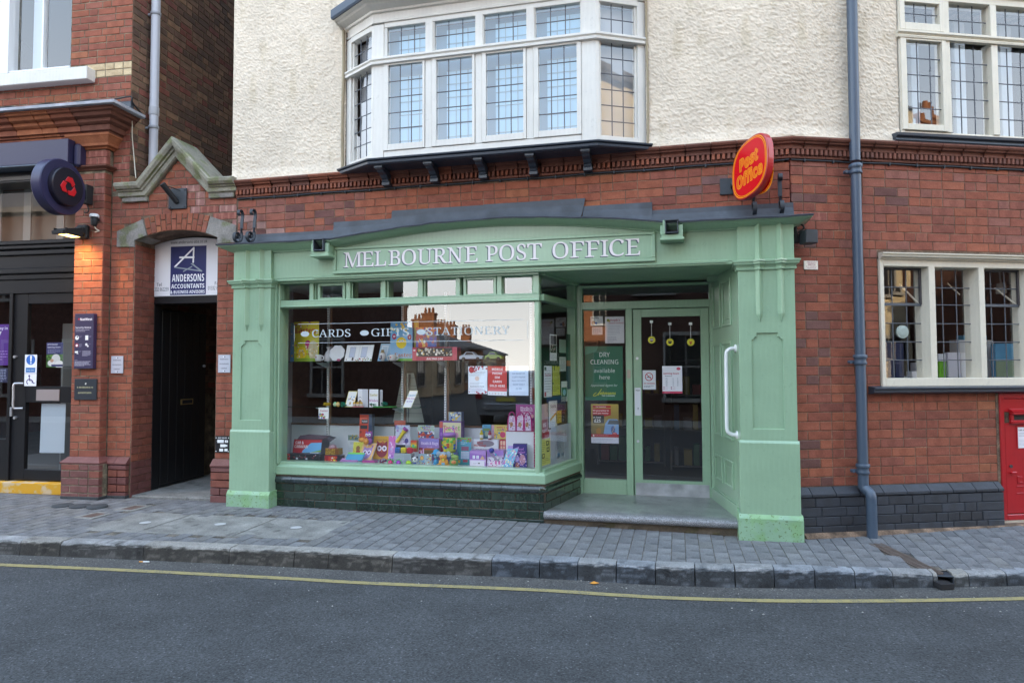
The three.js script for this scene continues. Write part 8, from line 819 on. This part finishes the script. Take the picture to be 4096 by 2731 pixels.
{ // notices hung in the return pane
  const p = [-1.206, 0.02], q = [-1.015, -0.87], l = Math.hypot(q[0] - p[0], q[1] - p[1]), u = [(q[0] - p[0]) / l, (q[1] - p[1]) / l], X = (t) => [p[0] + u[0] * t + u[1] * 0.015, p[1] + u[1] * t - u[0] * 0.015];
  const put = (label, t0, t1, y0, y1, draw, w = 120, h = 200) => { const pr = P(w, h, draw), a = X(t0 * l / 1.14), b = X(t1 * l / 1.14), t = thing('notice', label, 'notice', [a[0], y0, a[1]]); part(t, 'sheet', face(pr, [a[0], y0, a[1]], [b[0], y0, b[1]], [b[0], y1, b[1]], [a[0], y1, a[1]]), printMat(pr, 0.6)); };
  const W = (c, ink = '#667', n = 9) => (g, w, h) => { bar(g, 0, 0, w, h, c); greek(g, 12, 30, w - 24, n, (h - 50) / n, ink, 3); };
  put('white notice with a dark flower photograph in the return pane', 0.34, 0.56, 1.58, 1.83, (g, w, h) => { bar(g, 0, 0, w, h, '#dfe2e2'); bar(g, 12, 10, 96, 66, '#2a2a2e'); bar(g, 12, 80, 96, 60, '#39402f'); confetti(g, w, h, 24, ['#7a3a4a', '#e0d8c8', '#5a7a3a'], 3, 7, 77, 0.42, 0.68); greek(g, 12, 154, 96, 3, 14, '#889', 3); }); put('pale green notice at the right of the return pane', 0.64, 0.86, 1.66, 1.79, W('#9fb8a8')); put('white notice below the green one in the return pane', 0.64, 0.86, 1.48, 1.62, W('#c9d2ce')); put('white notice with red heading in the return pane', 0.16, 0.40, 1.24, 1.53, (g, w, h) => { W('#e3e5ea')(g, w, h); bar(g, 8, 8, 30, 20, '#3a5a4a'); txt(g, 'Toy Fair', 62, 60, 22, '#a02a4a', 'serif'); bar(g, 8, 168, 26, 26, '#b8304a'); }); put('yellow notice with dark headings in the return pane', 0.42, 0.66, 1.25, 1.53, (g, w, h) => { W('#c8c84a', '#6a6a1a', 11)(g, w, h); confetti(g, w, h, 8, ['#4a5a1a'], 4, 8, 5); });
  put('white leaflet with a green picture in the return pane', 0.70, 0.90, 1.18, 1.38, (g, w, h) => { bar(g, 0, 0, w, h, '#dfe6e4'); bar(g, 10, 60, 100, 90, '#3a7a5a'); dot(g, 60, 110, 30, '#9fd0e0'); }); put('white handwritten sheet in the return pane', 0.30, 0.56, 0.95, 1.20, (g, w, h) => { bar(g, 0, 0, w, h, '#e8eaec'); txt(g, 'Sales', 60, 40, 34, '#445', 'serif', 'italic'); poly(g, [[20, 130], [100, 90], [104, 104], [24, 150]], '#d8a23a'); greek(g, 14, 160, 90, 3, 12, '#99a', 3); }); put('pink grey tag shaped notice in the return pane', 0.06, 0.28, 0.86, 1.18, (g, w, h) => { bar(g, 0, 0, w, h, '#c9a8a8'); bar(g, 14, 90, 92, 90, '#a86a70'); txt(g, 'BIG', 60, 120, 30, '#f0e6e6'); txt(g, 'SALE', 60, 156, 30, '#f0e6e6'); }); put('small yellow card in the return pane', 0.52, 0.70, 0.98, 1.10, W('#d8b42a', '#7a5a10', 4)); put('pale yellow flyer with black pictures low in the return pane', 0.05, 0.34, 0.62, 0.86, (g, w, h) => { bar(g, 0, 0, w, h, '#cfcf72'); g.fillStyle = '#2a2a20'; for (const [x, y] of [[70, 20], [76, 70], [20, 110]]) { bar(g, x, y, 30, 34, '#2a2a20'); bar(g, x + 6, y + 6, 18, 20, '#cfcf72'); } greek(g, 10, 30, 50, 5, 14, '#5a5a30', 3); greek(g, 10, 150, 100, 3, 14, '#5a5a30', 3); }); put('white handwritten sheet with blue numbers low in the return pane', 0.52, 0.80, 0.64, 0.90, (g, w, h) => { bar(g, 0, 0, w, h, '#d6dee4'); greek(g, 10, 20, 96, 8, 14, '#88a', 3); txt(g, '10', 86, 176, 34, '#3a8ac0'); bar(g, 20, 160, 30, 24, '#3a8ac0'); }); put('red price card low in the return pane', 0.05, 0.30, 0.87, 0.92, (g, w, h) => { bar(g, 0, 0, w, h, '#a8303f'); dot(g, 80, 100, 16, '#e0b8b8'); }, 120, 60); put('dark blue folder behind the notices of the return pane', 0.24, 0.86, 1.10, 1.24, (g, w, h) => bar(g, 0, 0, w, h, '#1d3560'), 60, 60); put('green and orange board edge at the back of the return pane', 0.88, 1.02, 1.30, 1.85, (g, w, h) => { bar(g, 0, 0, w, h, '#14503a'); bar(g, 0, 96, w, 20, '#b0622a'); bar(g, 0, 116, w, 84, '#1c3550'); }, 60, 200); put('white shelf end panel low behind the return pane', 0.36, 1.02, 0.60, 0.96, (g, w, h) => bar(g, 0, 0, w, h, '#b4bac4'), 40, 40);
}
{ const z = -0.912;
  panel('poster', 'green DRY CLEANING available here poster in the sidelight', 'poster', P(440, 620, (g, w, h) => { bar(g, 0, 0, w, h, '#0e6a4c'); poly(g, [[0, 0], [160, 0], [130, 60], [0, 100]], '#3f8f74'); [['DRY', 98, 70], ['CLEANING', 182, 70], ['available', 280, 62], ['here', 356, 62]].forEach(([s, y, z]) => txt(g, s, 226, y, z, '#e3ece8', 'sans-serif', 'normal', 396)); txt(g, 'Appointed Agent for', 218, 448, 34, '#e3ece8', 'sans-serif', 'italic'); g.strokeStyle = '#d6d84a'; g.lineWidth = 7; g.beginPath(); g.moveTo(190, 490); g.quadraticCurveTo(150, 560, 110, 570); g.quadraticCurveTo(70, 570, 130, 530); g.stroke(); txt(g, 'Johnsons', 252, 536, 46, '#d6d84a', 'sans-serif', 'italic bold'); txt(g, 'THE CLEANERS', 268, 566, 22, '#e3ece8', 'sans-serif', 'bold'); }), -0.9216, -0.5366, 1.1796, 1.7326, z - 0.016); panel('notice', 'small white card with two figures at top of the sidelight', 'notice', P(160, 120, (g, w, h) => { bar(g, 0, 0, w, h, '#e4e6e8'); txt(g, 'Nursery', 62, 22, 24, '#445'); dot(g, 40, 84, 22, '#b87a5a', 28); dot(g, 74, 88, 16, '#3a5aa0'); greek(g, 90, 40, 60, 5, 14, '#889', 4); }), -0.8637, -0.7354, 1.9439, 2.0404, z - 0.016); panel('notice', 'small white text card below the one with figures in the sidelight', 'notice', P(130, 96, (g, w, h) => { bar(g, 0, 0, w, h, '#dddfe2'); greek(g, 10, 18, 110, 5, 15, '#778', 5); }), -0.8473, -0.7392, 1.8513, 1.9304, z - 0.016);
  panel('notice', 'white slimming class notice at the top right of the sidelight', 'notice', P(240, 340, (g, w, h) => { bar(g, 0, 0, w, h, '#dfdfe6'); dot(g, 40, 46, 18, '#8a9a3a'); dot(g, 54, 58, 12, '#d0b03a'); txt(g, "Steph's", 124, 46, 36, '#b03a5a', 'serif'); txt(g, 'Dance School', 140, 82, 28, '#b86a7a', 'serif'); greek(g, 36, 120, 170, 7, 18, '#a0a0b0', 4); greek(g, 30, 260, 120, 4, 18, '#8a8aa0', 5); }), -0.7132, -0.5211, 1.7615, 2.0337, z - 0.016); panel('poster', 'gold and red insurance poster with a blue car in the sidelight', 'poster', P(330, 460, (g, w, h) => { grd(g, w, h, '#b8a04a', '#6a5a3a'); bar(g, 22, 20, 216, 24, '#b3262c'); txt(g, 'Car insurance', 118, 32, 18, '#f0e0e0'); poly(g, [[22, 54], [238, 54], [238, 130], [150, 152], [22, 152]], '#b3262c'); txt(g, 'We guarantee to', 118, 78, 24, '#f6eeee'); txt(g, 'save you money', 116, 108, 24, '#f6eeee'); bar(g, 26, 130, 130, 96, '#2a2422'); txt(g, 'at least', 74, 158, 26, '#f2f0ee'); txt(g, '£25', 78, 198, 48, '#f2f0ee'); poly(g, [[150, 350], [170, 230], [210, 176], [310, 176], [330, 200], [330, 360]], '#7fa2cc'); poly(g, [[196, 236], [220, 188], [330, 190], [330, 236]], '#42474a'); dot(g, 262, 300, 26, '#5a6a9a', 44); for (let i = 0; i < 4; i++) dot(g, 256 + i * 10, 320 - i * 22, 6, '#d8b03a'); dot(g, 280, 348, 28, '#b8262c', 18); txt(g, 'POST', 280, 342, 13, '#f0d2d2'); txt(g, 'OFFICE', 280, 355, 11, '#f0d2d2'); dot(g, 90, 320, 30, '#a8762a', 40); bar(g, 0, 352, w, 36, '#a8222a'); dot(g, 30, 370, 10, '#f0e8e8'); greek(g, 50, 366, 260, 1, 10, '#e0b0b0', 4); bar(g, 0, 390, w, 70, '#d2d2de'); greek(g, 22, 408, 280, 3, 16, '#a2a2b6', 4); }), -0.8647, -0.5848, 0.7453, 1.1429, z - 0.016);
  const D = -0.918; panel('notice', 'white opening hours notice with red border on the door glass', 'notice', P(240, 340, (g, w, h) => { bar(g, 0, 0, w, h, '#e6e4ec'); dot(g, 196, 34, 24, '#d0506a', 18); txt(g, 'opening hours', 108, 92, 30, '#b02a4a', 'sans-serif', 'bold', 190); txt(g, 'Melbourne', 76, 124, 16, '#556'); for (let i = 0; i < 7; i++) { greek(g, 40, 150 + i * 15, 46, 1, 9, '#778', 5); greek(g, 124, 150 + i * 15, 26, 1, 9, '#889', 5); greek(g, 178, 150 + i * 15, 26, 1, 9, '#889', 5); } for (const [x, y] of [[20, 262], [20, 282], [108, 262], [108, 282]]) { dot(g, x, y, 7, '#a05a7a'); greek(g, x + 14, y, 56, 1, 8, '#c08aa0', 4); } bar(g, 0, 312, w, 28, '#c23a5a'); greek(g, 20, 324, 120, 1, 8, '#e8b8c4', 4); }), -0.1467, 0.0463, 1.2539, 1.527, D, { tilt: 0 });
  panel('notice', 'grey NO SMOKING notice on the door glass', 'notice', P(180, 260, (g, w, h) => { bar(g, 0, 0, w, h, '#b9bcc2'); bar(g, 6, 6, 168, 248, '#d3d6da'); g.strokeStyle = '#b02a3a'; g.lineWidth = 10; g.beginPath(); g.arc(88, 88, 50, 0, 7); g.stroke(); bar(g, 56, 90, 62, 10, '#444'); g.beginPath(); g.moveTo(54, 54); g.lineTo(122, 122); g.stroke(); g.strokeStyle = '#555'; g.lineWidth = 4; g.beginPath(); g.arc(104, 74, 12, 3, 6.3); g.stroke(); txt(g, 'NO SMOKING', 92, 178, 24, '#b02a3a', 'sans-serif', 'bold', 150); greek(g, 20, 206, 140, 2, 14, '#556', 6); }), -0.3407, -0.2104, 1.2925, 1.4855, D);
  [[-0.247, 1.7905, 'yellow round door sticker with an owl face', (g) => owl(g, 60, 66, 26, '#6a4a4a', '#b8a8b0')], [-0.0676, 1.7654, 'yellow round door sticker with a black cat face', (g) => { dot(g, 60, 64, 28, '#2a2a26', 22); poly(g, [[34, 60], [36, 32], [54, 46]], '#2a2a26'); poly(g, [[86, 60], [84, 32], [66, 46]], '#2a2a26'); dot(g, 50, 60, 5, '#e8e03a'); dot(g, 70, 60, 5, '#e8e03a'); }], [0.1332, 1.7625, 'yellow round door sticker with an orange giraffe head', (g) => { dot(g, 60, 70, 20, '#c8702a', 24); dot(g, 44, 48, 9, '#c8702a'); dot(g, 76, 48, 9, '#c8702a'); dot(g, 60, 84, 12, '#a8501a'); }]].forEach(([x, y, lb, dr]) => { const pr = P(120, 120, (g, w, h) => { bar(g, 0, 0, w, h, '#e2d82e'); g.strokeStyle = '#b8b030'; g.lineWidth = 4; g.beginPath(); g.arc(60, 60, 52, 0, 7); g.stroke(); dr(g); }); const t = thing('door_charm', lb, 'sticker', [x, y, D]); const g = new THREE.CircleGeometry(0.036, 28).loose(), uv = g.attributes.uv; for (let i = 0; i < uv.count; i++) uv.setXY(i, lerp(pr.u0, pr.u1, uv.getX(i)), lerp(pr.v0, pr.v1, uv.getY(i))); g.translate(x, y, D + 0.001); part(t, 'disc', g, printMat(pr, 0.4)); part(t, 'hook', [bx(x - 0.016, x + 0.016, y + 0.17, y + 0.196, D, D + 0.008, 0.003), bx(x - 0.002, x + 0.002, y + 0.035, y + 0.17, D - 0.001, D + 0.0005, 0)], M.whitePlain); }); }
// office things behind the corner window
{ const B = (name, label, cat, x0, x1, y0, y1, z0, z1, c, extra) => { const t = thing(name, label, cat, [(x0 + x1) / 2, y0, z0], FR); part(t, 'body', bx(x0, x1, y0, y1, z0, z1, 0.004), M.plastic(c, 0.5)); if (extra) extra(t); };
  B('worktop', 'pale worktop running behind the corner window', 'worktop', 0.82, 2.9, 1.36, 1.41, -0.75, -0.34, [0.5, 0.5, 0.48], (t) => part(t, 'upstand', bx(0.82, 2.9, 1.411, 1.42, -0.76, -0.74), M.board));
  B('box_file', 'dark blue folders in the left light of the corner window', 'folders', 1.13, 1.33, 1.412, 1.73, -0.5, -0.40, [0.016, 0.028, 0.10], (t) => part(t, 'spine', bx(1.235, 1.239, 1.42, 1.72, -0.40, -0.397, 0), M.blackMatt)); B('card_stack', 'small grey card stack in the left light of the corner window', 'cards', 1.47, 1.555, 1.412, 1.55, -0.5, -0.40, [0.50, 0.50, 0.54], (t) => part(t, 'step', bx(1.41, 1.468, 1.412, 1.47, -0.48, -0.40), M.board));
  B('squeezy_bottle', 'bright green bottle with a white cap behind the corner window', 'bottle', 1.685, 1.758, 1.412, 1.558, -0.46, -0.40, [0.16, 0.52, 0.02], (t) => part(t, 'cap', bx(1.682, 1.76, 1.559, 1.63, -0.46, -0.40, 0.006), M.board)); B('paper_tray', 'white paper tray in the middle light of the corner window', 'tray', 1.78, 1.91, 1.412, 1.644, -0.45, -0.40, [0.66, 0.68, 0.78], (t) => part(t, 'sheet', bx(1.925, 2.01, 1.412, 1.64, -0.44, -0.41), M.board)); B('filing_box', 'tall white filing box between the middle and right lights', 'box', 1.99, 2.36, 1.412, 1.765, -0.62, -0.50, [0.62, 0.64, 0.65], (t) => part(t, 'blue_top', bx(2.05, 2.30, 1.766, 1.81, -0.60, -0.51), M.plastic([0.08, 0.32, 0.48], 0.4))); B('leaflet_box', 'blue and sage leaflet box in the right light of the corner window', 'box', 2.285, 2.50, 1.412, 1.728, -0.46, -0.405, [0.07, 0.30, 0.52], (t) => part(t, 'sage_front', bx(2.28, 2.53, 1.415, 1.566, -0.404, -0.396), M.plastic([0.22, 0.32, 0.22], 0.5)));
  B('pin_board', 'grey notice board on the back wall seen through the corner window', 'board', 1.75, 2.6, 1.75, 2.3, -2.2, -2.16, [0.32, 0.33, 0.36], (t) => part(t, 'frame_edge', bx(1.74, 2.61, 1.73, 1.75, -2.2, -2.15), M.board)); { const t = thing('pendant_lamp', 'small white pendant lamp seen through the corner window', 'lamp', [2.46, 2.2, -0.5], FR); part(t, 'shade', lathe([[0.001, 2.31], [0.04, 2.31], [0.045, 2.22], [0.04, 2.21], [0.001, 2.21]], 2.46, 0, -0.5), phys([0.7, 0.7, 0.68], 0.2)); part(t, 'flex', tube([[2.46, 2.31, -0.5], [2.45, 2.39, -0.5], [2.43, 2.69, -0.5]], 0.006, 6), M.whitePlain); } }
{ // shop interior glimpsed through the door: shelving stacked with goods
  for (const [x, z, lb] of [[-0.62, -3.2, 'dark shelf unit of goods deep inside the shop behind the sidelight'], [0.35, -2.9, 'dark shelf unit of goods deep inside the shop behind the door']]) { const t = thing('shelf_unit', lb, 'shelves', [x, 0.17, z]), q = RNG(Math.round(100 * x)); part(t, 'carcass', [bx(x - 0.45, x - 0.43, 0.17, 1.9, z - 0.3, z), bx(x + 0.43, x + 0.45, 0.17, 1.9, z - 0.3, z), ...[0.25, 0.7, 1.15, 1.6].map((y) => bx(x - 0.43, x + 0.43, y, y + 0.02, z - 0.3, z))], M.darkIn); for (const y of [0.27, 0.72, 1.17]) for (let i = 0; i < 7; i++) { const w = 0.05 + q() * 0.06, h = 0.12 + q() * 0.2, a = x - 0.40 + i * 0.118; part(t, 'packet', bx(a, a + w, y, y + h, z - 0.2, z - 0.04), M.plastic([[0.16, 0.02, 0.02], [0.18, 0.14, 0.02], [0.02, 0.07, 0.14], [0.12, 0.12, 0.13], [0.03, 0.10, 0.04]][Math.floor(q() * 5)], 0.5)); } } }
// ---------- the other side of the street, which the glass mirrors ----------
{
  const wallM = { brick: mat([0.105, 0.045, 0.032], 0.9, { map: T.grain }), cream: mat([0.62, 0.52, 0.36], 0.9, { map: T.render }), orange: mat([0.36, 0.15, 0.07], 0.9, { map: T.grain }) }, slate = mat([0.08, 0.075, 0.08], 0.7), frame = mat([0.30, 0.29, 0.27], 0.6), dark = phys([0.02, 0.022, 0.026], 0.05);
  // a house: x0..x1 along its street front, z0..z1 deep, h to the eaves; windows in the fronts given as [side, along, y0, width, height]
  function house(label, x0, x1, z0, z1, h, m, wins, o = {}) {
    const t = thing(o.name || 'brick_house', label, 'house', [(x0 + x1) / 2, roadY(x0), (z0 + z1) / 2]), y = -0.2, r = o.ridge ?? 2.2, along = o.along ?? true;
    part(t, 'wall', [bx(x0, x1, y, h, z0, z1, 0), ...(along ? [prism([[z0, h], [z1, h], [(z0 + z1) / 2, h + r]], 'x', x0, x1)] : [prism([[x0, h], [x1, h], [(x0 + x1) / 2, h + r]], 'z', z0, z1)])], m);
    const e = 0.25, zc = (z0 + z1) / 2, xc = (x0 + x1) / 2; part(t, 'roof', along ? [prism([[z0 - e, h - 0.1], [zc, h + r], [zc, h + r + 0.15], [z0 - e, h + 0.06]], 'x', x0 - 0.15, x1 + 0.15), prism([[z1 + e, h - 0.1], [z1 + e, h + 0.06], [zc, h + r + 0.15], [zc, h + r]], 'x', x0 - 0.15, x1 + 0.15)] : [prism([[x0 - e, h - 0.1], [x0 - e, h + 0.06], [xc, h + r + 0.15], [xc, h + r]].reverse(), 'z', z0 - 0.15, z1 + 0.15), prism([[x1 + e, h - 0.1], [xc, h + r], [xc, h + r + 0.15], [x1 + e, h + 0.06]].reverse(), 'z', z0 - 0.15, z1 + 0.15)], slate);
    for (const [cx, cz] of o.chimneys || []) { const c = part(t, 'chimney', [bx(cx - 0.5, cx + 0.5, h + 0.3, h + r + 1.3, cz - 0.3, cz + 0.3, 0.01), bx(cx - 0.56, cx + 0.56, h + r + 1.3, h + r + 1.45, cz - 0.36, cz + 0.36, 0.01)], wallM.orange); for (const k of [-0.3, 0, 0.3]) part(c, 'chimney_pot', cyl([cx + k, h + r + 1.45, cz], [cx + k, h + r + 1.85, cz], 0.12, 0.09, 10), wallM.orange); }
    for (const [side, a, b, w, hh, door] of wins) { // side 'f' faces the post office, 'l' faces left, 'r' faces right
      const F = (u0, u1, v0, v1, d0, d1) => (side === 'f' ? bx(u0, u1, v0, v1, z0 - d1, z0 - d0, 0) : side === 'l' ? bx(x0 - d1, x0 - d0, v0, v1, u0, u1, 0) : bx(x1 + d0, x1 + d1, v0, v1, u0, u1, 0));
      const g = part(t, door ? 'door' : 'window', [F(a - w / 2, a + w / 2, b, b + hh, 0.002, 0.02)], door ? M.black : dark), q = [F(a - w / 2 - 0.07, a - w / 2, b, b + hh, 0.001, 0.06), F(a + w / 2, a + w / 2 + 0.07, b, b + hh, 0.001, 0.06), F(a - w / 2 - 0.07, a + w / 2 + 0.07, b + hh, b + hh + 0.1, 0.001, 0.06), F(a - w / 2 - 0.12, a + w / 2 + 0.12, b - 0.1, b, 0.001, 0.12)]; if (!door) { q.push(F(a - w / 2, a + w / 2, b + hh / 2 - 0.025, b + hh / 2 + 0.025, 0.021, 0.05)); for (const k of [-1, 1]) q.push(F(a + k * w / 6 - 0.012, a + k * w / 6 + 0.012, b, b + hh, 0.021, 0.04)); } part(g, 'frame', q, frame); }
  }
  const sashes = (side, from, to, step, ys, w = 0.95, hh = 1.55) => { const o = []; for (let a = from; a <= to + 0.01; a += step) for (const y of ys) o.push([side, a, y, w, hh]); return o; };
  house('long red brick house in shade across the street, left of the side road', -26, -8.9, 12, 15, 6.4, wallM.brick, sashes('f', -24, -10, 2.0, [0.8, 3.7]), { chimneys: [[-9.6, 13.5], [-17, 13.5], [-24, 13.5]], ridge: 1.2 });
  house('dark brick house across the street, right of the side road', -1.9, 8.2, 11, 19, 8.8, wallM.brick, [...sashes('f', -0.6, 7.4, 2.0, [3.6, 6.2]), ['f', 0.5, 0.7, 1.6, 1.7], ['f', 3.2, 0.1, 1.0, 2.2, 1], ['f', 6, 0.7, 1.8, 1.7], ...sashes('l', 13, 17, 2, [0.8, 3.8])], { chimneys: [[-1, 15], [7.4, 15]] });
  house('tall cream fronted house in evening sun farther right across the street', 8.4, 19, 9, 18, 10.2, wallM.cream, sashes('f', 9.8, 18, 2.05, [0.9, 4.0, 6.6]), { ridge: 1.6, chimneys: [[10.6, 11], [14.5, 13.5], [18.2, 13.5]], name: 'cream_house' });
  for (let i = 0; i < 4; i++) { const z0 = 24 + i * 9.5, x1 = -12.6 - (z0 - 24) * 0.164; house(['nearest cottage', 'second cottage', 'third cottage', 'farthest cottage'][i] + ' down the left side of the side road', x1 - 8, x1, z0, z0 + 9.2, 2.7 + (i % 2) * 0.3, i % 2 ? wallM.orange : wallM.cream, [...sashes('r', z0 + 2, z0 + 8, 3, [0.7], 0.9, 1.3), ['f', x1 - 4, 0.8, 1, 1.4]], { along: false, chimneys: [[x1 - 4, z0 + 0.8], [x1 - 4, z0 + 8.4]], ridge: 1.3, name: 'cottage' }); }
  house('sunlit orange brick house down the right side of the side road', -4.9, 6, 28, 38, 6.8, wallM.orange, [...sashes('f', -3.8, 5, 2.2, [0.8, 3.9]), ...sashes('l', 30, 36, 2.5, [0.8, 3.9])], { chimneys: [[-4, 33]] });
  house('brick terrace in shade farthest right across the street', 19.3, 48, 5, 15, 7.2, wallM.brick, sashes('f', 20.5, 46, 2.3, [0.8, 3.9]), { chimneys: [[22, 10], [30, 10], [38, 10]], name: 'brick_terrace' });
  house('unseen brick neighbour house added right of the post office to shade the street', 6.2, 50, -19, -9.5, 9.4, wallM.brick, [], { chimneys: [[8, -14]] }); house('unseen brick neighbour house added left of the bank to shade the houses opposite', -42, -14.8, -10, 0.6, 8.6, wallM.brick, [], { chimneys: [[-18, -5]] });  // both out of view, added to throw shade across the street
  // pavement over there
  struct('far_pavement', [bx(-60, -7.0, -0.1, 0.12, 10.2, 12.2, 0.02), bx(-2.3, 60, -0.1, 0.10, 9.2, 11.2, 0.02)], M.flag);
  { // silver estate car parked in the mouth of the side road
    const X = -4.35, Z = 13.2, t = thing('parked_car', 'silver estate car parked across the street, mirrored in the shop window', 'car', [X, 0.02, Z]), c = phys([0.42, 0.44, 0.47], 0.3, { metalness: 0.4, clearcoat: 0.8 }), side = [[Z - 2.1, 0.30], [Z + 2.0, 0.30], [Z + 2.1, 0.62], [Z + 1.95, 0.86], [Z + 1.0, 0.95], [Z + 0.45, 1.42], [Z - 1.5, 1.46], [Z - 1.95, 1.02], [Z - 2.12, 0.92]];
    part(t, 'body', [prism(side, 'x', X - 0.84, X + 0.84, 0.06), bx(X - 0.6, X + 0.6, 0.42, 0.62, Z - 2.17, Z - 2.08, 0.03)], c); part(t, 'rear_window', prism([[Z - 1.93, 1.06], [Z - 1.56, 1.40], [Z - 1.59, 1.405], [Z - 1.96, 1.06]], 'x', X - 0.62, X + 0.62), dark); for (const s of [-1, 1]) { part(t, 'side_window', prism([[Z - 1.6, 1.0], [Z + 0.8, 1.0], [Z + 0.4, 1.36], [Z - 1.35, 1.38]], 'x', X + s * 0.842 - 0.006, X + s * 0.842 + 0.006), dark); part(t, 'tail_light', bx(X + s * 0.74 - 0.09, X + s * 0.74 + 0.09, 0.72, 1.02, Z - 2.16, Z - 2.06, 0.02), M.red); for (const z of [-1.3, 1.3]) { const w = part(t, 'wheel', cyl([X + s * 0.62, 0.32, Z + z], [X + s * 0.86, 0.32, Z + z], 0.31, 0.31, 24), M.blackMatt); part(w, 'rim', cyl([X + s * 0.86, 0.32, Z + z], [X + s * 0.87, 0.32, Z + z], 0.19, 0.18, 18), M.alu); } } part(t, 'number_plate', bx(X - 0.26, X + 0.26, 0.66, 0.77, Z - 2.155, Z - 2.13, 0.003), mat([0.7, 0.6, 0.1], 0.5)); }
}
renderer.render(scene, camera);
